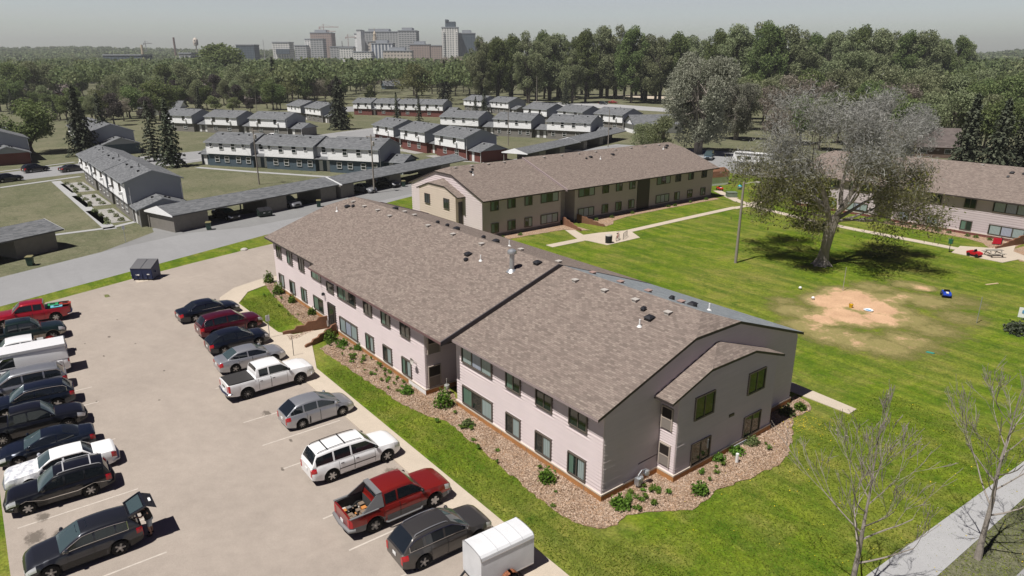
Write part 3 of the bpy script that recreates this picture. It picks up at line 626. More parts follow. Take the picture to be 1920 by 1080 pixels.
def end_porch(parent, x, sx, mat, fine, y1=4.29, y2=13.31, p=1.15):
    """the projecting stair bay on an end wall"""
    yf, yb = y1 - 0.65, y2 + 0.65; zE = ZE - 0.03; c = 2.48
    xa, xb = (x, x + p) if sx > 0 else (x - p, x)
    xo = x + sx * p
    zf = lambda yy: zE + S_ * (min(yy, yf + yb - yy) - yf) - 0.14
    zc = zf(yf + c + 0.65)
    m = MB(); m.box(min(x, xo) + 0.01, max(x, xo) - 0.01, y1 + .01, y2 - .01, 0.3, zE - 0.02, 1)
    def ext(z):
        if z <= zf(y1): return (0, y2 - y1)
        yy = yf + (z + 0.14 - zE) / S_; return (max(0, yy - y1), min(y2 - y1, (yf + yb - yy) - y1))
    lap = 0.15 if fine else 0.3
    laps(m, (xo, y1), (xo, y2), (sx, 0), 0.44, zc, ext, lap=lap, wav=0.006 if fine else 0)
    laps(m, (x, y1), (xo, y1), (0, -1), 0.44, zf(y1), lap=lap, wav=0); laps(m, (xo, y2), (x, y2), (0, 1), 0.44, zf(y2), lap=lap, wav=0)
    pl = [(xo - sx * .02, y1, 0.3), (xo - sx * .02, y2, 0.3), (xo - sx * .02, y2, zf(y2)), (xo - sx * .02, yb - c - .65, zc), (xo - sx * .02, yf + c + .65, zc), (xo - sx * .02, y1, zf(y1))]
    m.add(pl, [tuple(range(6)) if sx > 0 else tuple(range(6))[::-1]], 1)
    for yy in (y1, y2): m.box(xo - 0.03, xo + 0.03, yy - 0.03, yy + 0.03, 0.44, zf(yy), 0)
    w = m.build('stair_bay', [mat, mat], parent)
    f = MB(); f.box(min(x, xo) + .105 * (sx > 0) - .1 * (sx < 0), max(x, xo) + (0.105 if sx > 0 else -0.12), y1 - .1, y2 + .1, -.1, .357); f.build('bay_foundation', FOUND_ORANGE if fine else FOUND_GREY, w)
    f = MB(); f.box(min(x, xo) + (.118 if sx > 0 else -.11), max(x, xo) + (.11 if sx > 0 else -.118), y1 - .11, y2 + .11, .357, .452); f.build('bay_ledge', FOUND_CREAM, w)
    # roof of the bay
    r = MB(); xr = xo + sx * 0.12; yc0, yc1 = yf + c + .65, yb - c - .65; yr = (yf + yb) / 2
    zt = lambda yy: zE + S_ * (min(yy, yf + yb - yy) - yf)
    hi = xr - sx * 1.25
    F1 = [(x, yf, zt(yf)), (xr, yf, zt(yf)), (xr, yc0, zt(yc0)), (hi, yr, zt(yr)), (x, yr, zt(yr))]
    F2 = [(x, yb, zt(yb)), (xr, yb, zt(yb)), (xr, yc1, zt(yc1)), (hi, yr, zt(yr)), (x, yr, zt(yr))]
    r.add(F1, [(0, 1, 2, 3, 4)] if sx > 0 else [(4, 3, 2, 1, 0)]); r.add(F2, [(4, 3, 2, 1, 0)] if sx > 0 else [(0, 1, 2, 3, 4)])
    r.add([(xr, yc0, zt(yc0)), (xr, yc1, zt(yc1)), (hi, yr, zt(yr))], [(0, 1, 2) if sx > 0 else (2, 1, 0)])
    rim = [(x, yf, zt(yf)), (xr, yf, zt(yf)), (xr, yc0, zt(yc0)), (xr, yc1, zt(yc1)), (xr, yb, zt(yb)), (x, yb, zt(yb))]
    r.add(rim + [(a, b, c_ - .15) for a, b, c_ in rim], [(i, i + 1, 7 + i, 6 + i) for i in range(5)], 1)
    for Q in (F1, F2): r.add([(a, b, c_ - .15) for a, b, c_ in Q], [(0, 1, 2, 3, 4)], 2)
    r.build('bay_roof', [SH_BROWN, TRIM_DK, SOFFIT], w, uvfn=lambda pp, co: (co.y, co.x * 1.05) if abs(pp.normal.x) > abs(pp.normal.y) else (co.x, co.y * 1.057))
    return w

def apartment(name, label, loc, rz, secs, ends, group=None, fine=False, sidl=None):
    """secs: dict list of sections along x; ends: (left, right) descriptions"""
    B = thing(name, label, 'apartment building', loc, rz, group)
    return B
# ---- building nearest the camera
A1 = apartment('apartment_building', 'nearest two storey mauve sided apartment building with brown shingle roof beside the parking lot', (0, 0), 0, None, None, 'apartment buildings around the lawn')
m = block_wall(A1, -13.19, 0, 0, 0, SID_PINK, True); m.build('wall', [SID_PINK, SID_PINK], A1)
foundation(A1, -13.19, 0, 0, WID)
gable_wall(A1, 0, 0, WID, 1, -E_, WID + E_, ZE, SID_PINK, True, True)
m = block_wall(A1, -32.4, -15.8, -0.84, 0, SID_PINK, True, zt=ZE - 0.08); m.build('wall', [SID_PINK, SID_PINK], A1)
m = block_wall(A1, -45.0, -32.4, -0.35, 0, SID_PINK, True, zt=ZE + .05); m.build('wall', [SID_PINK, SID_PINK], A1)
foundation(A1, -45.0, -32.5, -0.35, WID); foundation(A1, -32.39, -31.35, -0.84, WID - 2); foundation(A1, -29.9, -15.8, -0.84, WID - 1)
gable_wall(A1, -45.0, -0.35, WID, -1, -1.41, WID + 1.41 - 0.0, ZE, SID_PINK, True, False)
# recess between the two sections
m = MB(); m.box(-15.8, -13.19, 1.9, WID - 1, -0.1, ZE + 0.5); laps(m, (-15.8, 1.9), (-13.19, 1.9), (0, -1), 0.1, ZE + 0.4, wav=0)
m.build('recess_wall', SID_PINK, A1)
m = MB(); laps(m, (-15.8, -0.84), (-15.8, 1.9), (1, 0), 0.44, ZE + .2, wav=0.003); m.build('side_wall', SID_PINK, A1)
MB().box(-13.19, -12.9, 0.02, 1.9, 0.3, ZE + .4).build('side_wall', SID_PINK, A1)
# roofs
r2, z2 = roof_section(A1, -13.6, 0.12, -E_, WID + E_, ZE, False, True, [SH_BROWN, SH_BLUE], hip_in=1.3)
r1, z1 = roof_section(A1, -46.0, -12.83, -1.41, WID + 1.41 - 0.84, ZE + 0.02, True, False, [SH_BROWN, SH_BROWN], steps=(-33.75, 0.56), hip_in=1.5)
# upper triangle of the taller section above the lower roof
zt1 = lambda y: ZE + .02 + S_ * (min(y + 1.41, WID + 1.98 - 1.41 + 1.41 - y - 0.0) )
yr1 = (-1.41 + WID + 0.57) / 2
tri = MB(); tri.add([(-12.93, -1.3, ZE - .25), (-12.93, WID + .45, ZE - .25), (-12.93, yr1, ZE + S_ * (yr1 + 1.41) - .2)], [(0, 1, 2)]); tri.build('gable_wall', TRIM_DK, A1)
# fascia strip on the step
fs = MB()
for (ya, yb_) in ((-1.41, yr1), (yr1, WID + .57)):
    za = ZE + .02 if ya < 0 else ZE + S_ * (yr1 + 1.41); zb_ = ZE + S_ * (yr1 + 1.41) if ya < 0 else ZE + .02
    fs.add([(-12.82, ya, za + .02), (-12.82, yb_, zb_ + .02), (-12.82, yb_, zb_ - .26), (-12.82, ya, za - .26), (-12.89, ya, za + .035), (-12.89, yb_, zb_ + .035)], [(3, 2, 1, 0), (0, 1, 5, 4)])
fs.build('fascia', M('charcoal_fascia', (0.05, 0.045, 0.055), 0.45), A1)
MB().add([(-33.7, -1.425, ZE + .03), (-12.83, -1.425, ZE + .03), (-12.83, -1.425, ZE - .14), (-33.7, -1.425, ZE - .14)], [(3, 2, 1, 0)]).build('fascia', M('maroon_fascia', (0.16, 0.09, 0.09), 0.6), A1)
MB().add([(-13.6, -E_ - .012, ZE + .01), (0.12, -E_ - .012, ZE + .01), (0.12, -E_ - .012, ZE - .15), (-13.6, -E_ - .012, ZE - .15)], [(3, 2, 1, 0)]).build('fascia', TRIM_MAUVE, A1)
for x, y, k in ((-10.5, 7.7, 'pale'), (-7.8, 7.7, 'pale'), (-5.3, 7.8, 'pale'), (-2.7, 7.7, 'pale'), (-4.2, 7.3, 'small'), (-3.3, 6.8, 'dark'), (-3.3, 6.0, 'pipe'),
                (-11.2, 10, 'pink'), (-8.6, 10, 'pink'), (-6.2, 10, 'pink'), (-3.6, 10, 'pink'), (-4.4, 10.1, 'small'), (-3.0, 10.3, 'dark'), (-2.2, 10.9, 'pipe')): roof_vent(r2, x, y, z2, k)
for x, y, k in ((-43.1, 7.5, 'pale'), (-40.4, 7.4, 'pale'), (-37.8, 7.5, 'pale'), (-35.1, 7.3, 'pale'), (-29, 7.7, 'pale'), (-25.1, 7.7, 'pale'), (-21.1, 7.7, 'pale'), (-17.3, 7.8, 'pale'),
                (-42.6, 6.6, 'dark'), (-41.9, 6.9, 'small'), (-42.9, 5.6, 'pipe'), (-20.8, 6.2, 'dark'), (-20.2, 5.6, 'small'), (-19.0, 6.1, 'pipe'), (-15.5, 6.3, 'chimney'), (-14.4, 7.7, 'dark'),
                (-38, 9.5, 'dark'), (-36, 9.4, 'pale'), (-34, 9.3, 'pale'), (-30, 9.3, 'small'), (-28.6, 9.4, 'small'), (-27, 9.3, 'dark'), (-23.2, 9.4, 'small'), (-21.8, 9.6, 'dark'), (-20.3, 9.8, 'pipe'), (-18.6, 9.6, 'pale'), (-14.5, 9.8, 'pale')): roof_vent(r1, x, y, z1, k)
apt_windows(A1, -0.0, [(-10.9, 3.1, 'b', 'b2'), (-7.25, 1.25, 's', 'g'), (-4.52, 1.25, 's', 'd'), (-1.8, 1.25, 's2', 'd')])
apt_windows(A1, -0.84, [(-27.55, 3.1, 'b2', 'g'), (-23.85, 1.2, 's2', 'd'), (-21.05, 1.2, 's', 'g'), (-18.25, 1.2, 's2', 'd')])
apt_windows(A1, -0.35, [(-43.5, 1.15, 's', 'd'), (-40.72, 1.15, 's', 'g'), (-37.9, 1.15, 's2', 'd'), (-34.1, 3.0, 'b', 'g')])
# entrance door recess in the long wall
d = MB(); d.box(-31.25, -30.0, -0.95, -0.80, 0.02, 2.3); dd = d.build('door', DOOR_DK, A1)
MB().box(-30.95, -30.3, -0.97, -0.95, 0.6, 2.0).build('door_glass', GLASS, dd)
f = MB(); f.box(-31.35, -31.25, -0.99, -0.8, 0, 2.3); f.box(-30.0, -29.9, -0.99, -0.8, 0, 2.3); f.box(-31.35, -29.9, -0.99, -0.8, 2.3, 2.42); f.build('door_frame', TRIM_DK, dd)
w_ = window(A1, (-30.6, -0.84), (0, -1), 1.2, 0.7, 3.5, glass=GLASS, lights=1)
# wall lamps and dish
for x, y, z, nm in ((-31.9, -0.95, 2.9, 'wall_lamp'),):
    m = MB(); m.lathe([(0.001, 0.22), (0.1, 0.2), (0.13, 0.0), (0.11, -0.02), (0.001, -0.02)], 10, (x, y - 0.1, z)); m.box(x - 0.05, x + 0.05, y - 0.1, y + 0.1, z - 0.05, z + 0.1); m.build(nm, METAL_DK, A1, 40)
m = MB(); m.lathe([(0.001, 0.05), (0.15, 0.02), (0.25, -0.06)], 14, (-16.9, -1.2, 2.2), 'y'); m.beam((-16.9, -0.85, 1.9), (-16.9, -1.15, 2.15), 0.05, 0.05); m.build('satellite_dish', VENT_PALE, A1, 60)
# recess side doors / screens and condensers
def screen_door(parent, x, y, z, h, w=0.85, nrm=(1, 0), grey=False):
    nx, ny = nrm; tx, ty = -ny, nx
    P = lambda u, o: (x + tx * u + nx * (o + .065 * (o >= 0)), y + ty * u + ny * (o + .065 * (o >= 0)))
    def bx(m, u0, u1, z0, z1, o0, o1, mi=0):
        a, b = P(u0, o0), P(u1, o1); m.box(min(a[0], b[0]), max(a[0], b[0]), min(a[1], b[1]), max(a[1], b[1]), z0, z1, mi)
    m = MB(); t = .07
    for u0, u1, z0, z1 in ((-w / 2 - t, -w / 2, z, z + h), (w / 2, w / 2 + t, z, z + h), (-w / 2 - t, w / 2 + t, z + h, z + h + t), (-w / 2, w / 2, z + h * .48, z + h * .52)): bx(m, u0, u1, z0, z1, -.01, .06)
    o = m.build('balcony_opening', M('tan_screen_frame', (0.42, 0.36, 0.31), 0.6), parent)
    m = MB(); bx(m, -w / 2, w / 2, z, z + h, 0, .025); m.build('opening_pane', DOOR_DK, o)
    m = MB(); bx(m, -w / 2, w / 2, z + .02, z + h * .48, .025, .045); m.build('screen_panel', M('taupe_screen', (0.23, 0.2, 0.18), 0.8), o)
    m = MB(); k = 8
    for i in range(k + 1):
        u = -w / 2 + w * i / k; bx(m, u - .012, u + .012, z + h * .5, z + h * .98, .03, .05)
    m.build('railing', TRIM_DK, o)
for z in (0.55, 2.95): screen_door(A1, -15.78, -0.2, z, 1.45)
m = MB(); m.lathe([(0.001, 0.3), (0.18, 0.28), (0.22, 0.1), (0.2, 0), (0.001, 0)], 10, (-15.0, 0.3, 0.45)); m.lathe([(0.001, 0.3), (0.2, 0.28), (0.24, 0.1), (0.2, 0), (0.001, 0)], 10, (-14.3, 0.9, 0.4))
for x, y in ((-15.0, .3), (-14.3, .9)): m.tube((x, y, 0), (x, y, .45), .05); m.tube((x, y, .7), (x, y, 1.2), .03)
m.build('gas_meter', M('grey_meter', (0.4, 0.4, 0.38), 0.5, 0.3), A1, 40)
# end bay of the nearest building
bay = end_porch(A1, 0, 1, SID_PINK, True)
for z, w in ((0.5, 1.15), (3.3, 1.15)):
    for yy in (6.45, 11.3): window(A1, (1.15, yy), (1, 0), 1.55, 1.25, z, WIN_FRAME, GLASS_G, 2)
for z in (0.75, 2.95): screen_door(A1, 0.52, 4.29, z, 1.25, 0.62, (0, -1))
m = MB()
x, y = 0.35, 2.75
m.path([(x, y - .35, 0), (x, y - .35, .75), (x, y - .1, .95), (x, y + .25, .9), (x, y + .35, .6)], [.035] * 5, 8)
m.lathe([(0.001, .34), (.14, .3), (.17, .12), (.12, 0), (0.001, 0)], 10, (x + .05, y - .2, .35)); m.lathe([(0.001, .34), (.14, .3), (.17, .12), (.12, 0), (0.001, 0)], 10, (x + .05, y + .25, .55))
m.box(x - .12, x + .18, y - .5, y - .3, .2, .6); m.tube((x, y - .5, .15), (x, y + .5, .15), .03); m.build('gas_meter', METAL, A1, 40)
MB().path([(0.05, -2.5 + 5.2, 1.15), (0.06, 3.9, 1.2), (0.06, 4.2, 1.22)], [.03] * 3, 6).build('conduit', TRIM_MAUVE, A1)
m = MB(); m.box(1.165, 1.24, 8.9, 9.35, 2.35, 2.5); m.build('house_mark', DOOR_DK, A1)
MB().box(1.27, 1.3, 9.6, 10.9, -.05, .28).build('foundation_vent', M('white_grey_board', (0.5, 0.53, 0.58), 0.7), A1)
MB().box(-18.0, -15.69, -0.96, -0.952, 0, 0.34).build('foundation_patch', WHITE, A1)
MB().box(-32.0, -31.4, -1.1, -0.9, 0.25, 0.75).build('utility_box', WHITE, A1)

# ---- building behind the lawn, seen past the roof: local x runs along its front
A2 = apartment('apartment_building', 'mauve apartment building with a shaded front and pale end wall behind the nearest roof', (-48.56, 27.4), math.radians(90), None, None, 'apartment buildings around the lawn')
m = block_wall(A2, 0, 13.19, 0, 0, SID_PINK, False); m.build('wall', [SID_TAUPE, SID_TAUPE], A2)  # greyer siding than the end wall, partly shade put into the colour
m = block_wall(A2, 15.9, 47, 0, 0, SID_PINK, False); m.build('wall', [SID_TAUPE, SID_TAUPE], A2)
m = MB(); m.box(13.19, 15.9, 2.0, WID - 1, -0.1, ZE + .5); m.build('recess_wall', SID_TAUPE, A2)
foundation(A2, 0, 13.19, 0, WID, FOUND_GREY, False); foundation(A2, 15.9, 47, 0, WID, FOUND_GREY, False)
gable_wall(A2, 0, 0, WID, -1, -E_, WID + E_, ZE, SID_PINK, True, False)
gable_wall(A2, 47, 0, WID, 1, -E_, WID + E_, ZE, SID_PINK, True, False)
ra, za_ = roof_section(A2, -0.2, 13.5, -E_, WID + E_, ZE, True, False, [SH_BROWN, SH_BROWN])
rb, zb2 = roof_section(A2, 13.5, 47.2, -E_ - .55, WID + E_ + .55, ZE + .02, False, True, [SH_BROWN, SH_BROWN])
tri = MB(); yr2 = WID / 2; zr2 = ZE + S_ * (yr2 + E_ + .55)
tri.add([(13.52, -.9, ZE - .2), (13.52, WID + .9, ZE - .2), (13.52, yr2, zr2 - .12)], [(2, 1, 0)]); tri.build('gable_wall', TRIM_MAUVE, A2)
fs = MB(); fs.add([(13.44, -1.12, ZE + .08), (13.44, yr2, zr2 + .06), (13.6, yr2, zr2 + .06), (13.6, -1.12, ZE + .08)], [(3, 2, 1, 0)]); fs.add([(13.44, -1.12, ZE + .08), (13.44, yr2, zr2 + .06), (13.44, yr2, zr2 - .2), (13.44, -1.12, ZE - .2)], [(0, 1, 2, 3)]); fs.build('fascia', TRIM_MAUVE, A2)
apt_windows(A2, 0, [(1.9, 1.15, 'g', 'g'), (4.65, 1.15, 'g', 'g'), (7.5, 1.15, 's', 'g'), (11.2, 3.0, 'b2', 'b')])
apt_windows(A2, 0, [(18.1, 3.0, 'b2', 'b'), (21.9, 1.15, 'g', 'd'), (24.7, 1.15, 'g', 'g'), (27.5, 1.15, 's', 'g'), (34.6, 3.0, 'b2', 'b'), (38.1, 1.15, 's', 'd'), (41.3, 1.15, 'd', 'g'), (44.7, 1.15, 'g', 'd')])
MB().box(28.7, 31.4, -.1, .06, 0, ZE - .3).build('recess_shade_panel', TRIM_DK, A2)  # dark slab on the flat wall, standing in for the shade of a recess
d = MB(); d.box(13.4, 14.9, 1.85, 1.98, 0, 2.3); d.build('door', DOOR_DK, A2)
end_porch(A2, 0, -1, SID_TAN, False)
for yy in (6.4, 11.2):
    window(A2, (-1.15, yy), (-1, 0), 1.2, 1.25, 3.1, WIN_FRAME, GLASS, 2)
MB().box(-0.75, -0.15, 4.2, 4.28, 0.6, 4.2).build('balcony_opening', TRIM_DK, A2)
for x in (1.5, 4.2, 7.0, 9.8): roof_vent(ra, x, 8.2, za_, 'pale')
for x, y, k in ((3.0, 6.6, 'dark'), (3.6, 7.2, 'small'), (2.8, 5.9, 'pipe')): roof_vent(ra, x, y, za_, k)
for x in (17, 20.5, 24, 27.6, 32, 35.6, 39, 42.5): roof_vent(rb, x, 8.0, zb2, 'pale')
for x, y, k in ((24, 6.3, 'small'), (25.2, 6.6, 'dark'), (26.5, 5.8, 'pipe'), (30, 6.6, 'dark'), (43, 6.9, 'dark'), (42, 6.6, 'pipe'), (44, 7.5, 'dark')): roof_vent(rb, x, y, zb2, k)

# ---- building across the lawn at the right edge
A3 = apartment('apartment_building', 'mauve apartment building across the lawn at the right edge, partly behind the big tree', (-4.6, 78.9), 0, None, None, 'apartment buildings around the lawn')
X3 = -4.6
def x3(x): return x - X3
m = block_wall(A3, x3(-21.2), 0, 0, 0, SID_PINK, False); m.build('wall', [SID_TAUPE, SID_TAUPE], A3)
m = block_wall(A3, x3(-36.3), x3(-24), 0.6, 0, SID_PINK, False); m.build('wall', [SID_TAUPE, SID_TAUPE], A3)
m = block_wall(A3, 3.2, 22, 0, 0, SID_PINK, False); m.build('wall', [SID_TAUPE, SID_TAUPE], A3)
m = MB(); m.box(0, 3.2, 2.2, WID - 1, -.1, ZE + .4); m.box(x3(-24), x3(-21.2), 2.0, WID - 1, -.1, ZE + .4); m.build('recess_wall', SID_PINK, A3)
foundation(A3, x3(-21.2), 0, 0, WID, BRICK_RED, True); foundation(A3, x3(-36.3), x3(-24), 0.6, WID, BRICK_RED, True); foundation(A3, 3.2, 22, 0, WID, BRICK_RED, True)
rc, zc3 = roof_section(A3, x3(-24.3), 22.2, -E_ - .2, WID + E_ + .2, ZE, False, False, [SH_BROWN, SH_BROWN])
rd, zd3 = roof_section(A3, x3(-36.5), x3(-24.3), -E_ + .5, WID + E_ - .5, ZE, True, False, [SH_BROWN, SH_BROWN])
gable_wall(A3, x3(-36.3), 0.6, WID, -1, -.07, WID + .07, ZE, SID_PINK, True, False)
apt_windows(A3, 0, [(x3(-19.6), 1.2, 'b2', 'g'), (x3(-15.9), 1.25, 'b2', 'd'), (x3(-11.8), 1.25, 'g', 'd'), (x3(-7.2), 3.9, 'b2', 'b2')])
apt_windows(A3, 0, [(6.5, 3.0, 'b', 'b'), (11, 1.2, 's', 'g'), (14, 1.2, 's', 'g')])
apt_windows(A3, 0.6, [(x3(-26.5), 3.0, 'b2', 'g'), (x3(-30.3), 1.2, 's', 'g'), (x3(-33), 1.2, 's', 'g')])
d = MB(); d.box(0.3, 2.6, 2.0, 2.18, 0, 2.5); d.build('door', DOOR_DK, A3)
for x, y, k in ((x3(-10), 6.8, 'dark'), (x3(-8.6), 6.9, 'dark'), (x3(-10), 5.6, 'small'), (x3(-14), 8.2, 'pale'), (x3(-7), 8.2, 'pale'), (x3(-3.5), 8.0, 'pale'), (x3(0), 8.1, 'pale')): roof_vent(rc, x, y, zc3, k)

# ------------------------------------------------------------------ retaining walls at the entrances
def retaining(name, pts, hs, label, mat=WOOD_BROWN, t=0.16):
    m = MB()
    for i in range(len(pts) - 1):
        a, b = Vector((*pts[i], 0)), Vector((*pts[i + 1], 0)); d = (b - a).normalized(); n = Vector((-d.y, d.x, 0)) * t / 2
        h0, h1 = hs[i], hs[i + 1]
        P = [a - n, b - n, b + n, a + n]; hh = [h0, h1, h1, h0]
        m.add([tuple(p) for p in P] + [(p.x, p.y, h) for p, h in zip(P, hh)], [(3, 2, 1, 0), (4, 5, 6, 7), (0, 1, 5, 4), (1, 2, 6, 5), (2, 3, 7, 6), (3, 0, 4, 7)])
    o = m.build(name, mat); return tag(o, label, 'retaining wall', 'stepped board walls at the entrances')
def stepped(a, b, h0, h1, n):
    P, Hh = [], []
    for i in range(n):
        t0, t1 = i / n, (i + 0.75) / n
        h = h0 + (h1 - h0) * i / (n - 1)
        P += [tuple(Vector(a).lerp(Vector(b), t0)), tuple(Vector(a).lerp(Vector(b), t1))]; Hh += [h, h]
    P.append(tuple(b)); Hh.append(h1 * .8); return P, Hh
P_, H_ = stepped((-31.5, -1.0), (-32.4, -4.6), 1.15, 0.35, 4); retaining('retaining_wall', P_, H_, 'brown stepped board wall left of the parking lot entrance')
P_, H_ = stepped((-29.8, -1.0), (-28.6, -4.2), 1.0, 0.3, 5); retaining('retaining_wall', P_, H_, 'brown stepped board wall right of the parking lot entrance')
P_, H_ = stepped((-48.3, 40.9), (-43.9, 40.2), 1.15, 0.35, 5); retaining('retaining_wall', P_, H_, 'brown stepped wall left of the courtyard building entrance')
P_, H_ = stepped((-48.3, 43.6), (-43.9, 44.6), 1.15, 0.35, 5); retaining('retaining_wall', P_, H_, 'brown stepped wall right of the courtyard building entrance')
P_, H_ = stepped((-5.2, 78.6), (-6.4, 73.4), 1.15, 0.35, 5); retaining('retaining_wall', P_, H_, 'brown stepped wall beside the red slide at the far entrance')
P_, H_ = stepped((-1.2, 78.6), (-1.9, 73.2), 1.15, 0.35, 5); retaining('retaining_wall', P_, H_, 'brown stepped wall at the right edge of the far entrance')

# ------------------------------------------------------------------ townhouses
def townhouse(name, label, loc, deg, units, lowmat, links=(), annex=None, annex_l=None, depth=9.0, eave=5.1, jut=0.45, wins=None, slope=0.36, split=2.55, wide=True, group='white and grey townhouse rows', ac=False, endwin=False, door_l=True):
    T = thing(name, label, 'townhouse row', loc, math.radians(deg), group)
    for ui, (x0, x1, dz, dy) in enumerate(units):
        m = MB(); m.box(x0, x1, dy, dy + depth, -0.1, split + .05); m.build('lower_wall', lowmat, T)
        m = MB(); ez = eave + dz
        m.box(x0, x1, dy - jut, dy + depth, split + .05, ez, 0)
        yr = dy + depth / 2 - jut / 2; hr = (depth + jut) / 2 * slope
        for xx, f in ((x0, (2, 1, 0)), (x1, (0, 1, 2))): m.add([(xx, dy - jut, ez), (xx, dy + depth, ez), (xx, yr, ez + hr)], [f], 1)
        for k in range(1, 9):                    # clapboard shadow lines on the white front
            z = split + .05 + (ez - split) * k / 9; m.add([(x0, dy - jut - .012, z), (x1, dy - jut - .012, z), (x1, dy - jut, z + .03), (x0, dy - jut, z + .03), (x0, dy - jut, z), (x1, dy - jut, z)], [(0, 1, 2, 3), (0, 4, 5, 1)], 0)
        for s_, xx in ((-1, x0), (1, x1)): m.add([(xx + s_ * .012, dy - jut, split + .05), (xx + s_ * .012, dy + depth, split + .05), (xx + s_ * .012, dy + depth, ez), (xx + s_ * .012, dy - jut, ez)], [(0, 1, 2, 3) if s_ > 0 else (3, 2, 1, 0)], 1)
        m.box(x0 - .02, x0 + .1, dy - jut - .03, dy - jut, split, ez, 0)
        m.build('upper_wall', [SID_WHITE, SID_GREY], T)
        r = MB(); o = 0.3; e = 0.35; zE = ez - e * slope + .12
        A = [(x0 - o, dy - jut - e, zE), (x1 + o, dy - jut - e, zE), (x1 + o, yr, ez + hr + .12), (x0 - o, yr, ez + hr + .12)]
        Bq = [(x1 + o, dy + depth + e, zE), (x0 - o, dy + depth + e, zE), (x0 - o, yr, ez + hr + .12), (x1 + o, yr, ez + hr + .12)]
        r.add(A, [(0, 1, 2, 3)]); r.add(Bq, [(0, 1, 2, 3)])
        rim = [A[0], A[1], A[2], Bq[0], Bq[1], A[3]]
        r.add(rim + [(a, b, c - .16) for a, b, c in rim], [(i, 6 + i, 6 + (i + 1) % 6, (i + 1) % 6) for i in range(6)], 1)
        for Q in (A, Bq): r.add([(a, b, c - .16) for a, b, c in Q], [(3, 2, 1, 0)], 1)
        ro = r.build('roof', [SH_GREY, SID_GREY], T, uvfn=lambda p, co: (co.x, co.y * 1.06))
        vm = MB(); rr = random.Random(ui + int(loc[0]))
        for k in range(3):
            vx = x0 + (x1 - x0) * (0.2 + .3 * k) + rr.uniform(-.5, .5); vy = yr - rr.choice((.9, 1.2)); vm.box(vx - .16, vx + .16, vy - .16, vy + .16, ez + hr - .5, ez + hr - .1)
        vm.tube((x0 + (x1 - x0) * .6, yr - .5, ez + hr - .2), (x0 + (x1 - x0) * .6, yr - .5, ez + hr + .45), .07, n=6)
        vm.build('roof_vents', METAL_DK, ro)
        w = (x1 - x0)
        ups, los = wins if wins else ((.14, .38, .64, .88), (.2, .45, .7, .9))
        for k, f in enumerate(ups):
            big = wide or k in (1, 2)
            ww = .95 if big else .65; hh = 1.25 if big else .75
            window(T, (x0 + w * f, dy - jut), (0, -1), ww, hh, split + 1.15 + (0 if big else .5), WIN_FRAME_W if not ac else WIN_FRAME, GLASS, 1, None, True)
        for f in los: window(T, (x0 + w * f, dy), (0, -1), 1.0 if not ac else 1.3, 1.15, .95, WIN_FRAME_W, GLASS, 1 if not ac else 2, None, True)
        if ac:
            for f in (ups[0] - .07, ups[-1] + .07):
                MB().box(x0 + w * f - .3, x0 + w * f + .3, dy - jut - .45, dy - jut - .0, split + 1.0, split + 1.4).build('air_conditioner', WHITE, T)
    for (x0, x1, h, kind) in links:
        m = MB()
        if kind == 'low':            # one storey link between units
            m.box(x0, x1, 1.2, depth - 1, -.1, 2.5); l = m.build('link_wall', lowmat, T)
            r = MB(); r.add([(x0, .4, 2.45), (x1, .4, 2.45), (x1, depth / 2, 3.7), (x0, depth / 2, 3.7), (x0, depth - .4, 2.45), (x1, depth - .4, 2.45)], [(0, 1, 2, 3), (3, 2, 5, 4), (0, 1, 5, 4)]); r.build('link_roof', SH_GREY, l, uvfn=lambda p, co: (co.x, co.y * 1.06))
            for f in (.3, .72): MB().box(x0 + (x1 - x0) * f - .42, x0 + (x1 - x0) * f + .42, 1.14, 1.2, 0.1, 2.1).build('door', WHITE, l)
        else:                       # recess with two storeys and a small canopy
            m.box(x0, x1, .9, depth - .5, -.1, eave + .1, 0); l = m.build('link_wall', [SID_WHITE], T)
            m = MB(); m.box(x0, x1, .85, .95, -.1, 2.5); m.build('link_lower_wall', lowmat, l)
            r = MB(); r.add([(x0, -.35, 2.6), (x1, -.35, 2.6), (x1, .9, 3.0), (x0, .9, 3.0), (x0, -.35, 2.45), (x1, -.35, 2.45), (x1, .9, 2.45), (x0, .9, 2.45)], [(0, 1, 2, 3), (4, 5, 1, 0), (7, 6, 5, 4), (0, 3, 7, 4), (1, 5, 6, 2)]); r.build('canopy', SH_GREY, l, uvfn=lambda p, co: (co.x, co.y))
            r = MB(); yr = depth / 2 - .2; r.add([(x0 - .3, .4, eave - .1), (x1 + .3, .4, eave - .1), (x1 + .3, yr, eave + hr - .2), (x0 - .3, yr, eave + hr - .2), (x0 - .3, depth, eave - .1), (x1 + .3, depth, eave - .1)], [(0, 1, 2, 3), (3, 2, 5, 4)]); r.build('link_roof', SH_GREY, l, uvfn=lambda p, co: (co.x, co.y))
            MB().box(x0 + .35, x0 + 1.2, .78, .85, .1, 2.15).build('door', WHITE, l)
            if x1 - x0 > 2.6: MB().box(x1 - 1.2, x1 - .35, .78, .85, .1, 2.15).build('door', WHITE, l)
            window(l, ((x0 + x1) / 2, .9), (0, -1), .95, 1.2, split + 1.3, WIN_FRAME_W, GLASS, 1, None, True)
    for side, an in ((1, annex), (-1, annex_l)):
        if not an: continue
        ln, y0, y1 = an; xe = units[-1][1] if side > 0 else units[0][0]; xa, xb = (xe, xe + ln) if side > 0 else (xe - ln, xe)
        m = MB(); m.box(xa, xb, y0, y1, -.1, 2.5); yr = (y0 + y1) / 2; hr2 = (y1 - y0) / 2 * slope; xo = xb if side > 0 else xa
        m.add([(xo, y0, 2.5), (xo, y1, 2.5), (xo, yr, 2.5 + hr2)], [(0, 1, 2) if side > 0 else (2, 1, 0)], 1)
        l = m.build('end_porch', [lowmat, SID_GREY], T); o = .45
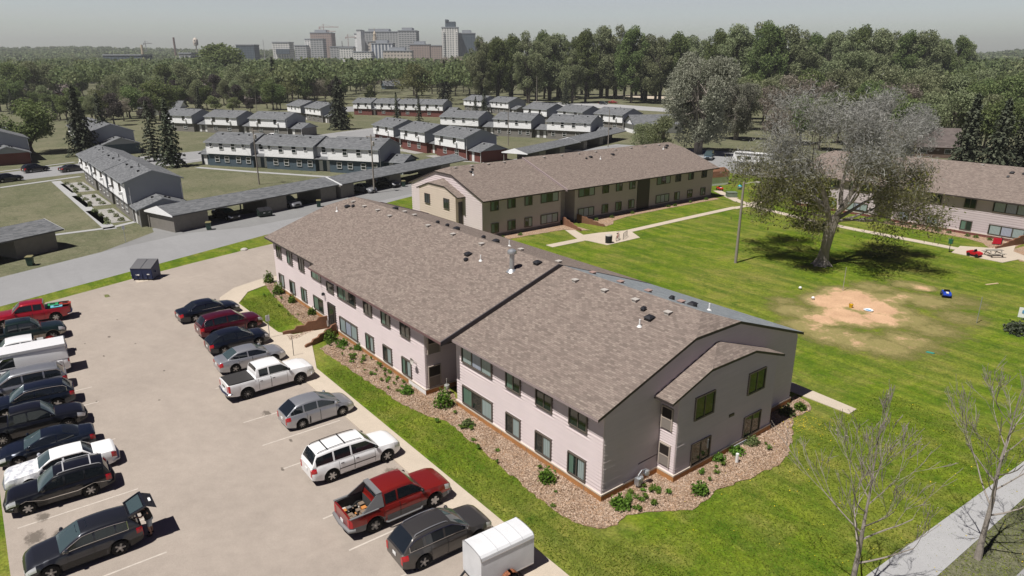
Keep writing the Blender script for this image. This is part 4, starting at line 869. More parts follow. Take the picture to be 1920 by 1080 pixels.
        xa2, xb2 = (xa, xb + o) if side > 0 else (xa - o, xb)
        r = MB(); Q1 = [(xa2, y0 - o, 2.5 - o * slope + .1), (xb2, y0 - o, 2.5 - o * slope + .1), (xb2, yr, 2.6 + hr2), (xa2, yr, 2.6 + hr2)]; Q2 = [(xb2, y1 + o, 2.5 - o * slope + .1), (xa2, y1 + o, 2.5 - o * slope + .1), (xa2, yr, 2.6 + hr2), (xb2, yr, 2.6 + hr2)]
        r.add(Q1, [(0, 1, 2, 3)]); r.add(Q2, [(0, 1, 2, 3)])
        rim = [Q1[0], Q1[1], Q1[2], Q2[0], Q2[1], Q1[3]]; r.add(rim + [(a, b, c - .14) for a, b, c in rim], [(i, 6 + i, 6 + (i + 1) % 6, (i + 1) % 6) for i in range(6)], 1)
        r.build('porch_roof', [SH_GREY, SID_GREY], l, uvfn=lambda p, co: (co.x, co.y * 1.06))
        vm = MB()
        for vx, vy in ((.4, -.8), (.6, .7), (.7, 1.1)): vm.box(xa + ln * vx - .15, xa + ln * vx + .15, yr + vy - .15, yr + vy + .15, 2.4 + hr2 - abs(vy) * slope, 2.8 + hr2 - abs(vy) * slope)
        vm.build('roof_vents', METAL_DK, l)
        MB().box(xa + ln * .25, xa + ln * .25 + .9, y0 - .05, y0, .05, 2.15).build('door', WHITE, l)
        MB().box(xo - .1 if side > 0 else xo, xo if side > 0 else xo + .1, y0 - .1, y0, 0, 2.5).build('porch_post', WHITE, l)
    # downpipes on the end wall
    m = MB(); xe = units[-1][1] + .06; m.beam((xe, units[-1][3] + .05, 0.1), (xe, units[-1][3] + .05, eave - .2), .09, .09); m.beam((xe, units[-1][3] + depth - .1, .1), (xe, units[-1][3] + depth - .1, eave - .2), .09, .09); m.build('downpipe', WHITE, T)
    return T
townhouse('townhouse_row', 'nearest townhouse row of three stepped white units with grey end gable behind the first carport', (-131.5, -5.6), 0, [(0, 13.0, 0, 0), (15.4, 28.6, .25, 0), (31, 44.6, .5, 0)], WALL_GREYBR, links=[(13.0, 15.4, 0, 'high'), (28.6, 31, 0, 'high')], annex=(4.2, .2, 6.4), depth=6.9, wins=((.28, .72), (.2, .5, .75)), ac=True)
townhouse('townhouse_row', 'long townhouse row with white upper floor and slate blue ground floor', (-138.6, 18.9), 33, [(0, 11.6, 0, 0), (15.0, 27.0, 0, 0), (30.4, 42.0, 0, 0)], WALL_TEAL, links=[(11.6, 15.0, 0, 'high'), (27.0, 30.4, 0, 'high')], annex=(4.0, 2.0, 8.0), annex_l=(2.4, .5, 6), depth=8.6, wide=False, wins=((.12, .35, .62, .85), (.2, .42, .68, .9)))
townhouse('townhouse_row', 'townhouse row of three white units over red brick in front of the far carport', (-155.2, 66.9), 0, [(0, 11.4, 0, .6), (16.2, 28.2, 0, 0), (32.8, 45.4, 0, 0)], BRICK_RED, links=[(11.4, 16.2, 0, 'low'), (28.2, 32.8, 0, 'low')], annex=(4.6, .8, 8.2), depth=8.6, wins=((.25, .68), (.3, .7)), ac=True)
townhouse('townhouse_row', 'townhouse row of three white units over taupe walls behind the brick units', (-168.5, 97.6), 23, [(0, 14.0, 0, 0), (19.4, 32.2, 0, 0), (37.4, 51.0, 0, 0)], WALL_GREYBR, links=[(14.0, 19.4, 0, 'low'), (32.2, 37.4, 0, 'low')], annex=(3.6, 1.5, 7.5), depth=8.8, wins=((.14, .36, .62, .88), (.14, .4, .7, .9)), wide=False)
townhouse('townhouse_row', 'townhouse row of white units over taupe walls beyond the three spruces', (-230.5, 30.5), 29, [(0, 12.4, 0, 0), (18.0, 31.0, 0, 0), (36.0, 49.8, 0, 0)], WALL_GREYBR, links=[(12.4, 18.0, 0, 'low'), (31.0, 36.0, 0, 'low')], annex=(4.6, 1.0, 8), depth=8.8, wins=((.28, .72), (.28, .72)), ac=True)
townhouse('townhouse_row', 'far townhouse row of white units over red brick behind two thin spruces', (-256.5, 110.0), 32, [(0, 8.6, 0, 0), (11.2, 19.8, 0, 0), (22.4, 31.0, 0, 0), (31.8, 41.6, 0, 0)], BRICK_RED, links=[(8.6, 11.2, 0, 'high'), (19.8, 22.4, 0, 'high')], annex=(4.5, 1.0, 7.5), depth=8.6, wins=((.3, .72), (.35,)), ac=True)
townhouse('townhouse_row', 'pair of small white townhouse units far left of the tall middle spruce', (-257.0, 82.0), 2, [(0, 12.6, 0, 0), (16.8, 30.0, 0, 0)], WALL_GREYBR, links=[(12.6, 16.8, 0, 'low')], annex=(3.5, 1, 7), depth=9.5, wins=((.15, .35, .62, .85), (.2, .45, .75)), wide=False)
townhouse('townhouse_row', 'rear townhouse row of three white units just in front of the tall trees', (-184.0, 144.0), 3, [(0, 12.4, 0, 0), (18.0, 30.0, 0, 0), (35.4, 47.6, 0, 0)], WALL_GREYBR, links=[(12.4, 18.0, 0, 'low'), (30.0, 35.4, 0, 'low')], annex=(3.5, 1, 7), depth=9.5, wins=((.28, .72), (.28, .72)), ac=True)
townhouse('townhouse_row', 'farthest townhouse pair with white upper floors left of the tall trees', (-247.0, 160.0), 3, [(0, 13.0, 0, 0), (18.6, 31, 0, 0)], WALL_GREYBR, links=[(13, 18.6, 0, 'low')], annex=(3.5, 1, 7), depth=9.5, wins=((.15, .38, .62, .85), (.2, .45, .75)), wide=False)
townhouse('townhouse_row', 'partly hidden grey townhouse behind the two left spruces', (-204, 1.0), 2, [(0, 14.0, 0, 0), (15.0, 28.5, 0, 0)], WALL_TEAL, annex=(5, 1.2, 9.4), depth=9.5, wins=((.3, .7), (.3, .7)))
townhouse('townhouse_row', 'grey and red brick townhouse cut by the left edge', (-200, -21.5), 2, [(0, 14.0, 0, 0), (15, 29.5, 0, 0)], BRICK_RED, annex=(5.0, 1.0, 8.8), depth=9.5, wins=((.3, .7), (.3, .7)))

# ------------------------------------------------------------------ carports
def carport(label, a, b, h=2.35, w=6.2, walls=(), endwhite=True):
    a = Vector((*a, 0)); b = Vector((*b, 0)); L = (b - a).length; ang = math.atan2((b - a).y, (b - a).x)
    T = thing('carport', label, 'carport', (a.x, a.y, 0), ang, 'carports along the alley')      # local +x along, near eave on y=0, roof spans +y
    r = MB(); zr = h + .95
    r.add([(0, 0, h), (L, 0, h), (L, w / 2, zr), (0, w / 2, zr), (L, w, h), (0, w, h)], [(0, 1, 2, 3), (3, 2, 4, 5)])
    r.add([(0, 0, h - .18), (L, 0, h - .18), (L, w, h - .18), (0, w, h - .18), (0, 0, h), (L, 0, h), (L, w, h), (0, w, h)], [(3, 2, 1, 0), (0, 1, 5, 4), (2, 3, 7, 6)], 1)
    r.build('roof', [SH_GREY, M('carport_fascia', (0.09, 0.09, 0.09), 0.6)], T, uvfn=lambda p, co: (co.x, co.y * 1.1))
    g = MB()
    for x, s in ((0, -1), (L, 1)): g.add([(x + s * .03, -.05, h - .18), (x + s * .03, w + .05, h - .18), (x + s * .03, w + .05, h + .0), (x + s * .03, w / 2, zr + .03), (x + s * .03, -.05, h + .0)], [(0, 1, 2, 3, 4) if s > 0 else (4, 3, 2, 1, 0)])
    g.build('end_gable', SID_WHITE if endwhite else SID_GREY, T)
    for (x0, x1) in walls:
        MB().box(x0, x1, .35, w - .4, 0, h - .16).build('storage_room', STUCCO, T)
    n = max(2, int(L / 6))
    for k in range(n + 1):
        x = .25 + (L - .5) * k / n
        MB().box(x - .08, x + .08, w - .5, w - .34, 0, h - .17).build('post', STUCCO, T)
    return T
# local +y must point away from the camera side (towards -X): give points from far end to near end
def cp(label, near, far, walls, h=2.35, w=6.6):
    # near/far eave ends on the alley side; x axis from near to far, y to the left of it = away from the alley
    return carport(label, near, far, h, w, walls)
cp('grey roofed carport cut by the left edge', (-63.5, -39.0), (-76.3, -14.9), [(21.6, 26.4)])
cp('long grey roofed carport with a white end gable before the nearest townhouses', (-76.0, -2.8), (-85.2, 24.8), [(.3, 5.3), (15.0, 18.6), (25.4, 28.6)])
cp('grey roofed carport behind the wooden utility pole', (-85.0, 25.2), (-97.2, 58.5), [(0.0, 3.0), (12, 15), (27, 30)])
cp('grey roofed carport in front of the red brick townhouses', (-96.6, 74.0), (-106.0, 98.8), [(6, 9), (16, 18.6)])
cp('farthest grey roofed carport at the end of the alley', (-106.8, 99.2), (-119.5, 130), [(3.4, 5.6), (14, 16.6)])
# shed by the RV
# ------------------------------------------------------------------ vehicles
def paint(name, col, metal=0.35, rough=0.28):
    m = M(name, col, rough, metal, 0.5, 0.8); return m
def lerp_prof(prof, x):
    if x <= prof[0][0]: return prof[0][1]
    for (xa, za), (xb, zb) in zip(prof, prof[1:]):
        if x <= xb:
            u = (x - xa) / (xb - xa) if xb > xa else 0
            return za + (zb - za) * u
    return prof[-1][1]
WHEELS = {}
def wheel_meshes(r, w, style):
    key = (round(r, 3), style)
    if key in WHEELS: return WHEELS[key]
    m = MB(); m.lathe([(r * .62, -w / 2), (r * .9, -w / 2), (r * .985, -w / 2 + .03), (r, -w / 4), (r, w / 4), (r * .985, w / 2 - .03), (r * .9, w / 2), (r * .62, w / 2), (r * .62, -w / 2)], 26, axis='y')
    t = m.build('tyre', RUBBER, None, 50)
    m = MB(); R = r * .64; y = -w / 2
    m.lathe([(0.001, y + .07), (R * .9, y + .07), (R * .92, y + .015), (R, y - .004), (R * 1.02, y + .02)], 24, axis='y', mi=0)
    for f in m.f[:24]: pass
    b0 = len(m.f)
    nsp = {'five': 5, 'six': 6, 'multi': 9, 'steel': 5, 'dark': 5}[style]
    for k in range(nsp):
        a = 2 * math.pi * k / nsp; wd = R * (.2 if style != 'multi' else .11) * (1.5 if style == 'steel' else 1)
        c, s = math.cos(a), math.sin(a)
        P = [(c * R * .12 - s * wd, s * R * .12 + c * wd), (c * R * .93 - s * wd * .8, s * R * .93 + c * wd * .8), (c * R * .93 + s * wd * .8, s * R * .93 - c * wd * .8), (c * R * .12 + s * wd, s * R * .12 - c * wd)]
        pts = [(p[0], y + .0 if i in (1, 2) else y + .012, p[1]) for i, p in enumerate(P)] + [(p[0], y + .07, p[1]) for p in P]
        m.add(pts, [(0, 1, 2, 3), (3, 2, 1, 0), (0, 4, 5, 1), (1, 5, 6, 2), (2, 6, 7, 3), (3, 7, 4, 0)], 1)
    m.lathe([(0.001, y - .002), (R * .2, y + .002), (R * .24, y + .03)], 12, axis='y', mi=1)
    rim = m.build('rim', [RIM_DK, RIM if style != 'dark' else RIM_DK], None, 30)
    for o in (t, rim): C.objects.unlink(o)
    WHEELS[key] = (t.data, rim.data); return WHEELS[key]

def vehicle(name, label, cat, loc, rz, P, col, group=None):
    """P: L W H wb r gc prof(hood/deck line) belt cab=(x rear base, x rear top, x front top, x front base) pill bed ..."""
    V = thing(name, label, cat, loc, rz, group)
    L, W, H = P['L'], P['W'], P['H']; hw = W / 2; xf = P.get('xf', P['wb'] / 2 + P.get('shift', 0)); xr = xf - P['wb']
    r = P.get('r', .34); ra = r + P.get('arch', .065); gc = P.get('gc', .22); wz = r
    prof = P['prof']; belt = P['belt']; crown = P.get('crown', .045)
    bed = P.get('bed'); low = P.get('low')
    # stations
    xs = {-L / 2, -L / 2 + .03, -L / 2 + .1, -L / 2 + .22, L / 2, L / 2 - .03, L / 2 - .1, L / 2 - .24, L / 2 - .45}
    for xc in (xf, xr):
        for k in range(13): xs.add(xc + ra * math.cos(math.pi * k / 12))
        xs.add(xc + ra + .01); xs.add(xc - ra - .01)
    for x, z in prof: xs.add(x)
    k = -L / 2
    while k < L / 2: xs.add(k); k += .16
    xs = sorted(x for x in xs if -L / 2 - 1e-6 <= x <= L / 2 + 1e-6)
    if bed: xs += [bed[0] - .001, bed[0] + .001, bed[1] - .001, bed[1] + .001]
    xs = sorted(xs); xs = [x for i, x in enumerate(xs) if i == 0 or x - xs[i - 1] > .0009]
    nr = P.get('nose_r', 1.0)
    def plan(x):
        d = L / 2 - abs(x)
        e = max(0, 1 - d / .75)
        return 1 - (.17 if x > 0 else .11) * nr * e ** 2.2 - .05 * max(0, 1 - d / .12)
    def bot(x):
        z = gc
        for xc in (xf, xr):
            if abs(x - xc) < ra: z = max(z, wz + math.sqrt(ra * ra - (x - xc) ** 2))
        d = L / 2 - abs(x)
        if d < .5: z = max(z, gc + .10 * (1 - d / .5))
        return z
    def rows(x):
        zt = lerp_prof(prof, x); d = L / 2 - abs(x)
        if not (P.get('boxy_rear') and x < 0): zt -= .10 * max(0, 1 - d / .16) ** 1.5
        zb = bot(x); w = hw * plan(x)
        flare = 0.0
        for xc in (xf, xr):
            a = abs(x - xc)
            if a < ra + .12: flare = P.get('flare', .018)
        zm = max(zb + .04, gc + (zt - gc) * .42)
        zs = max(zm + .03, zt - P.get('shoulder', .17))
        inb = bed and bed[0] < x < bed[1]
        out = [(w * .955 + flare, zb), (w * 1.0 + flare, zm), (w * .985, zs), (w * (.965 if bed and x < bed[1] + .001 else .91), zt - .025)]
        if inb:
            out += [(w * .965 - .02, zt), (w * .965 - .13, zt - .004), (w * .965 - .14, P['bedz']), (0, P['bedz'])]
        else:
            out += [(w * .82, zt + .01), (w * .55, zt + crown * .7), (w * .28, zt + crown * .93), (0, zt + crown)]
        return out
    m = MB(); NR = 8; grid = []
    for x in xs:
        rw = rows(x); line = [(x, -y, z) for y, z in rw] + [(x, y, z) for y, z in rw[::-1][1:]]
        grid.append(line)
    nc = len(grid[0])
    for line in grid: m.v += line
    for i in range(len(xs) - 1):
        for j in range(nc - 1):
            xm = (xs[i] + xs[i + 1]) / 2; jj = j if j < NR - 1 else nc - 2 - j
            mi = 0
            if bed and bed[0] - .002 < xm < bed[1] + .002 and jj >= 4: mi = 1
            if low and jj <= 0: mi = 2
            if low and jj == 1 and P.get('low_hi'): mi = 0
            m.f.append([i * nc + j, (i + 1) * nc + j, (i + 1) * nc + j + 1, i * nc + j + 1]); m.m.append(mi)
    for i, fl in ((0, False), (len(xs) - 1, True)):
        idx = [i * nc + j for j in range(nc)]
        m.f.append(idx if not fl else idx[::-1]); m.m.append(0)
    body = m.build('body', [col, P.get('bedmat', BLACK), P.get('lowmat', BLACK)], V, 33)
    # patches lying on the body surface
    def surf(x, t, side):
        rw = rows(x); k = min(int(t), NR - 2); u = t - k
        y = rw[k][0] + (rw[k + 1][0] - rw[k][0]) * u; z = rw[k][1] + (rw[k + 1][1] - rw[k][1]) * u
        return Vector((x, side * y, z))
    def patch(pname, x0, x1, t0, t1, side, mat, off, parent, nx=6, nt=4, seam=None):
        m = MB(); pts = []
        for i in range(nx + 1):
            for j in range(nt + 1):
                x = x0 + (x1 - x0) * i / nx; t = t0 + (t1 - t0) * j / nt
                p = surf(x, t, side); a = surf(min(x + .02, L / 2), t, side) - surf(max(x - .02, -L / 2), t, side); b = surf(x, min(t + .05, 6.9), side) - surf(x, max(t - .05, 0), side)
                n = a.cross(b)
                if n.length < 1e-9: n = Vector((0, side, 0))
                n.normalize()
                if n.y * side < 0 and t < 3 or n.z < 0 and t >= 3: n = -n
                pts.append(p + n * off)
        fs = [(i * (nt + 1) + j, (i + 1) * (nt + 1) + j, (i + 1) * (nt + 1) + j + 1, i * (nt + 1) + j + 1) for i in range(nx) for j in range(nt)]
        if side > 0: fs = [f[::-1] for f in fs]
        return m.add(pts, fs).build(pname, mat, parent, 60)
    # doors with dark shut lines
    for (x0, x1) in P.get('doors', ()):
        for s in (-1, 1):
            ns = 3
            sm = patch('door', x0 - .018, x1 + .018, .12, 2.95, s, BLACK, .003, V, 10, 9)
            patch('door_skin', x0, x1, .16, 2.95, s, col, .008, sm, 10, 9)
            if low: patch('door_cladding', x0, x1, .16, 1.0, s, P.get('lowmat', BLACK), .012, sm, 6, 3)
            p = surf(x0 + .16, 2.05, s)
            MB().box(p.x - .09, p.x + .09, p.y - .03 if s > 0 else p.y - .02, p.y + .02 if s > 0 else p.y + .03, p.z - .02, p.z + .015).build('door_handle', P.get('handle', col), sm)
    hz = P.get('hl', (1.55, 2.9)); hx = P.get('hlx', .42)
    for s in (-1, 1):
        patch('headlight', L / 2 - hx, L / 2 - .015, hz[0], hz[1], s, CLEAR_LENS, .006, V)
        tz = P.get('tl', (1.4, 2.8)); patch('taillight', -L / 2 + .012, -L / 2 + P.get('tlx', .26), tz[0], tz[1], s, RED_LENS, .007, V)
        w_ = hw * .72; zt = lerp_prof(prof, L / 2)
        zr_ = lerp_prof(prof, -L / 2)
        MB().box(L / 2 - .01, L / 2 + .012, min(s * w_, s * w_ * .6), max(s * w_, s * w_ * .6), zt - .26, zt - .11).build('headlight', CLEAR_LENS, V)
        if not P.get('boxy_rear'): MB().box(-L / 2 - .012, -L / 2 + .01, min(s * w_ * 1.04, s * w_ * .62), max(s * w_ * 1.04, s * w_ * .62), zr_ - .34, zr_ - .13).build('taillight', RED_LENS, V)
        else: MB().box(-L / 2 - .012, -L / 2 + .01, min(s * hw * .84, s * hw * .66), max(s * hw * .84, s * hw * .66), zr_ - .5, zr_ - .12).build('taillight', RED_LENS, V)
    zt = lerp_prof(prof, L / 2)
    g = MB(); g.box(L / 2 - .005, L / 2 + .014, -hw * .42, hw * .42, zt - .34, zt - .10); g.box(L / 2 - .005, L / 2 + .016, -hw * .6, hw * .6, gc + .14, gc + .26); g.build('grille', P.get('grille', BLACK), V)
    zr_ = lerp_prof(prof, -L / 2)
    pl = MB(); pz = zr_ - .3 if not bed else gc + .33; pl.box(-L / 2 - .02, -L / 2 - .005, -.15, .15, pz - .08, pz + .08); pl.build('licence_plate', WHITE, V)
    if P.get('bumper'):
        bm = P['bumper']; q = MB()
        q.path([(-L / 2 + .25, -hw * .96, gc + .2), (-L / 2 - .02, -hw * .88, gc + .2), (-L / 2 - .1, 0, gc + .2), (-L / 2 - .02, hw * .88, gc + .2), (-L / 2 + .25, hw * .96, gc + .2)], [.1] * 5, 8); q.build('rear_bumper', bm, V, 60)
        q = MB(); q.path([(L / 2 - .3, -hw * .95, gc + .2), (L / 2 - .02, -hw * .8, gc + .2), (L / 2 + .06, 0, gc + .2), (L / 2 - .02, hw * .8, gc + .2), (L / 2 - .3, hw * .95, gc + .2)], [.1] * 5, 8); q.build('front_bumper', P.get('fbumper', bm), V, 60)
    ub = MB(); ub.box(-L / 2 + .25, L / 2 - .25, -hw + .27, hw - .27, gc - .02, .62); ub.build('underbody', BLACK, V)
    # wheels
    tm, rm = wheel_meshes(r, P.get('tw', .22), P.get('rim', 'five'))
    for xc in (xf, xr):
        for s in (-1, 1):
            t = bpy.data.objects.new('wheel', tm); C.objects.link(t); t.parent = V; t.location = (xc, s * (hw - .12), wz)
            if s > 0: t.rotation_euler = (0, 0, math.pi)
            q = bpy.data.objects.new('rim', rm); C.objects.link(q); q.parent = t
    # cabin
    c0, c1, c2, c3 = P['cab']; yb = hw * P.get('cw', .90); yt = hw * P.get('rw', .70); zb = belt - .03
    hatch = P.get('hatch_open')
    xs2 = {c0, c1, c2, c3}
    for a, b, n in ((c0, c1, 5), (c2, c3, 6)):
        for k in range(n + 1): xs2.add(a + (b - a) * k / n)
    n = max(3, int((c2 - c1) / .25))
    for k in range(n + 1): xs2.add(c1 + (c2 - c1) * k / n)
    pil = P.get('pill', ())
    for p in pil: xs2.add(p - .045); xs2.add(p + .045)
    sg0, sg1 = P.get('sideglass', (c0 + .1, c3 - .1)); xs2.add(sg0); xs2.add(sg1)
    xs2 = sorted(xs2); xs2 = [x for i, x in enumerate(xs2) if i == 0 or x - xs2[i - 1] > .012]
    drop = P.get('rdrop', .04)
    def ctop(x):
        mid = (c1 + c2) / 2 + P.get('apex', .1)
        if x < c1:
            u = (x - c0) / max(1e-3, c1 - c0); zz = H - drop; return zb + (zz - zb) * (u ** P.get('rexp', .85))
        if x > c2:
            u = (c3 - x) / (c3 - c2); return zb + (H - .05 - zb) * (u ** .9)
        if x < mid: return H - drop * ((mid - x) / max(.01, mid - c1)) ** 2
        return H - .05 * ((x - mid) / max(.01, c2 - mid)) ** 2
    def crow(x):
        z = ctop(x); h = z - zb; full = H - zb
        y_at = lambda zz: yb - (yb - yt) * ((zz - zb) / full) ** 1.15
        taper = 1.0
        if P.get('rtaper') and x < c1 + .5: taper = 1 - P['rtaper'] * ((c1 + .5 - x) / (c1 + .5 - c0)) ** 2
        a = [(y_at(zb) * taper, zb), (y_at(zb + h * .10) * taper, zb + h * .10), (y_at(zb + h * .82) * taper, zb + h * .82), (y_at(zb + h * .93) * .985 * taper, zb + h * .93), (y_at(z) * .90 * taper, z - .004)]
        a += [(y_at(z) * .55 * taper, z + .022), (0, z + .032)]
        return a
    m = MB(); g2 = []
    for x in xs2:
        rw = crow(x); g2.append([(x, -y, z) for y, z in rw] + [(x, y, z) for y, z in rw[::-1][1:]])
    n2 = len(g2[0]); N2 = 7
    for line in g2: m.v += line
    glass = {}
    def side_ok(xm):
        if xm < sg0 or xm > sg1: return None
        for i, p in enumerate(pil):
            if abs(xm - p) < .045: return None
        return sum(1 for p in pil if xm > p)
    for i in range(len(xs2) - 1):
        xm = (xs2[i] + xs2[i + 1]) / 2
        for j in range(n2 - 1):
            jj = j if j < N2 - 1 else n2 - 2 - j; sd = -1 if j < N2 - 1 else 1
            f = [i * n2 + j, (i + 1) * n2 + j, (i + 1) * n2 + j + 1, i * n2 + j + 1]
            key = None
            if jj == 1:
                k = side_ok(xm)
                if k is not None: key = ('side_window', k, sd)
            if jj >= 4 and xm > c2 and (c3 - xm) > .06 and xm > c2 + .04: key = ('windshield', 0, 0)
            if jj >= 4 and xm < c1 and xm > c0 + .05 and not P.get('norear'): key = ('rear_window', 0, 0)
            if key: glass.setdefault(key, []).append(f)
            else: m.f.append(f); m.m.append(1 if (jj in (1, 2, 3) and P.get('blackpillars') and xm > sg0 and jj == 1) else 0)
    for i, fl in ((0, False), (len(xs2) - 1, True)):
        idx = [i * n2 + j for j in range(n2)]
        if not (hatch and i == 0): m.f.append(idx if not fl else idx[::-1]); m.m.append(0)
    cab = m.build('cabin', [P.get('roofcol', col), BLACK], V, 38)
    for (gn, k, sd), fs in glass.items():
        used = sorted({i for f in fs for i in f}); mp = {i: a for a, i in enumerate(used)}
        q = MB(); q.v = [m.v[i] for i in used]; q.f = [[mp[i] for i in f] for f in fs]; q.m = [0] * len(fs)
        if hatch and gn == 'rear_window': continue
        q.build(gn, (P.get('wsglass', WS_GLASS) if gn == 'windshield' else P.get('rglass', CAR_GLASS) if gn == 'rear_window' else CAR_GLASS), cab, 60)
    # window surround trim
    if P.get('trim'):
        for s in (-1, 1):
            q = MB(); pts = []
            for x in np.linspace(max(sg0, c0 + .12), min(sg1, c3 - .12), 14):
                rw = crow(x); pts.append((x, s * (rw[1][0] + .008), rw[1][1])) 
            top = []
            for x in np.linspace(min(sg1, c3 - .12), max(sg0, c0 + .12), 18):
                rw = crow(x); top.append((x, s * (rw[2][0] + .008), rw[2][1]))
            q.path(pts + top + pts[:1], [.016] * (len(pts) + len(top) + 1), 4); q.build('window_trim', P['trim'], cab)
    # mirrors
    for s in (-1, 1):
        xm = c3 - (c3 - c2) * .28 if not P.get('mx') else P['mx']; y = s * (yb + .12)
        q = MB(); q.lathe([(.001, -.1), (.07, -.09), (.1, 0), (.085, .07), (.001, .1)], 8, (xm - .02, y, belt + .1), 'y'); q.beam((xm, s * yb * .97, belt + .03), (xm, y, belt + .06), .05, .05); q.build('side_mirror', P.get('mirror', col), V, 50)
    if P.get('rails'):
        for s in (-1, 1):
            q = MB(); x0, x1 = c1 + .1, c2 - .15; y = s * yt * .86
            pts = [(x0, y, ctop(x0)), (x0 + .08, y, ctop(x0 + .08) + .06)] + [(x, y, ctop(x) + .065) for x in np.linspace(x0 + .3, x1 - .3, 5)] + [(x1 - .08, y, ctop(x1) + .06), (x1, y, ctop(x1))]
            q.path(pts, [.02] * len(pts), 5); q.build('roof_rail', P['rails'], V, 60)
        if P.get('cross'):
            q = MB()
            for x in P['cross']: q.beam((x, -yt * .86, ctop(x) + .075), (x, yt * .86, ctop(x) + .075), .06, .03)
            q.build('roof_crossbar', P['rails'], V)
    if P.get('sunroof'):
        x0, x1 = P['sunroof']; q = MB(); y = yt * .5; z = max(ctop(x0), ctop(x1)) + .03; q.add([(x0, -y, ctop(x0) + .034), (x1, -y, ctop(x1) + .034), (x1, y, ctop(x1) + .034), (x0, y, ctop(x0) + .034)], [(0, 1, 2, 3)]); q.build('sunroof', CAR_GLASS, V)
    if P.get('ribs'):
        q = MB()
        for k in range(7):
            y = -yt * .62 + yt * 1.24 * k / 6; q.beam((c1 + .1, y, ctop(c1 + .1) + .03), (c2 - .15, y, ctop(c2 - .15) + .03), .03, .012)
        q.build('roof_rib', P.get('roofcol', col), V)
    V['H'] = 0
    P['_f'] = (rows, ctop, crow, patch, surf)
    del V['H']
    return V

SEDAN = dict(L=4.95, W=1.86, H=1.46, wb=2.83, r=.335, gc=.2, shift=.06, belt=.93, prof=[(-2.475, .98), (-1.75, 1.04), (-1.2, 1.0), (.9, .96), (1.15, .97), (2.0, .86), (2.475, .70)], cab=(-1.95, -1.05, .35, 1.3), pill=(-.35,), doors=((-1.05, -.1), (-.06, .98)), rtaper=.12, sideglass=(-1.55, 1.15), rexp=.75)
def mk(base, **kw): d = dict(base); d.update(kw); return d
SUV = dict(L=4.75, W=1.88, H=1.72, wb=2.75, r=.37, gc=.26, shift=.02, belt=1.08, prof=[(-2.375, 1.04), (-1.9, 1.08), (.8, 1.05), (1.05, 1.06), (2.0, .97), (2.375, .80)], cab=(-2.33, -1.85, .25, 1.12), pill=(-1.25, -.25), doors=((-1.0, -.17), (-.13, .88)), rtaper=.1, sideglass=(-2.0, .95), rexp=.9, rdrop=.09, boxy_rear=True, tl=(1.6, 2.9))
PICK = dict(L=5.85, W=2.0, H=1.93, wb=3.68, r=.41, gc=.4, xf=1.95, belt=1.22, prof=[(-2.925, 1.22), (-1.2, 1.22), (-.9, 1.2), (1.1, 1.18), (1.35, 1.2), (2.4, 1.14), (2.925, 1.02)], cab=(-1.1, -.95, .7, 1.35), pill=(-.2,), doors=((-.95, -.14), (-.1, 1.0)), bed=(-2.84, -1.18), bedz=.78, sideglass=(-.85, 1.15), rdrop=.04, rexp=.5, boxy_rear=True, bumper=CHROME, tl=(1.0, 2.9), tlx=.14, cw=.88, rw=.72, shoulder=.2, nose_r=.6, arch=.09, crown=.04)

NEG, POS = -math.pi / 2, math.pi / 2
BLACKC = paint('black_car_paint', (0.008, 0.009, 0.012), .2); NAVY = paint('navy_black_car_paint', (0.008, 0.012, 0.022), .3); MAROON = paint('maroon_car_paint', (0.10, 0.006, 0.018), .4); SILVER = paint('silver_car_paint', (0.42, 0.43, 0.46), .6, .32)
WHITEC = paint('white_car_paint', (0.84, 0.84, 0.85), 0, .3); REDC = paint('dark_red_car_paint', (0.26, 0.018, 0.014), .35); REDB = paint('bright_red_car_paint', (0.36, 0.01, 0.022), .25); GREYC = paint('dark_grey_car_paint', (0.075, 0.07, 0.068), .5, .35)
GREENC = paint('dark_green_car_paint', (0.012, 0.028, 0.026), .4); STEELC = paint('steel_blue_grey_car_paint', (0.035, 0.038, 0.048), .6, .3); TANT = M('tan_lower_trim', (0.34, 0.3, 0.25), .5, .3); BLUEGC = paint('dull_blue_car_paint', (0.05, 0.08, 0.11), .3)
CLAD = M('grey_cladding', (0.17, 0.17, 0.175), .6); SILV2 = paint('silver_grey_van_paint', (0.34, 0.35, 0.38), .6, .32); NAVY2 = paint('deep_blue_black_paint', (0.01, 0.016, 0.03), .4)
GR = 'cars parked nose in along the sidewalk'; GL = 'cars parked along the grass on the left'
def car(name, label, cat, x, y, rz, P, col, group, ang=0): return vehicle(name, label, cat, (x, y, LOTZ + .004), rz + math.radians(ang), P, col, group)

car('sedan', 'black sedan, farthest car in the row beside the sidewalk', 'car', -40.9, -8.15, POS, mk(SEDAN, L=5.1, W=1.92, H=1.54, r=.36, trim=CHROME), NAVY, GR, 3)
car('sport_utility_vehicle', 'maroon sport utility vehicle between the two black cars', 'car', -36.0, -7.75, POS, mk(SUV, L=5.05, H=1.78, W=1.98, wb=3.05, belt=1.12, r=.38, prof=[(-2.525, 1.1), (-1.95, 1.12), (.9, 1.1), (1.2, 1.1), (2.2, 1.02), (2.525, .88)], cab=(-2.48, -2.0, .4, 1.25), pill=(-1.45, -.35), doors=((-1.2, -.2), (-.16, .98)), sideglass=(-2.15, 1.05), trim=CHROME), MAROON, GR, 2)
car('crossover', 'black rounded crossover next to the maroon one', 'car', -32.1, -8.3, POS, mk(SUV, L=4.6, H=1.62, r=.36, belt=1.05, prof=[(-2.3, 1.0), (-1.9, 1.05), (.8, 1.02), (1.05, 1.03), (1.9, .96), (2.3, .8)], cab=(-2.25, -1.5, .2, 1.1), rexp=.8, wb=2.68), NAVY, GR, 1)
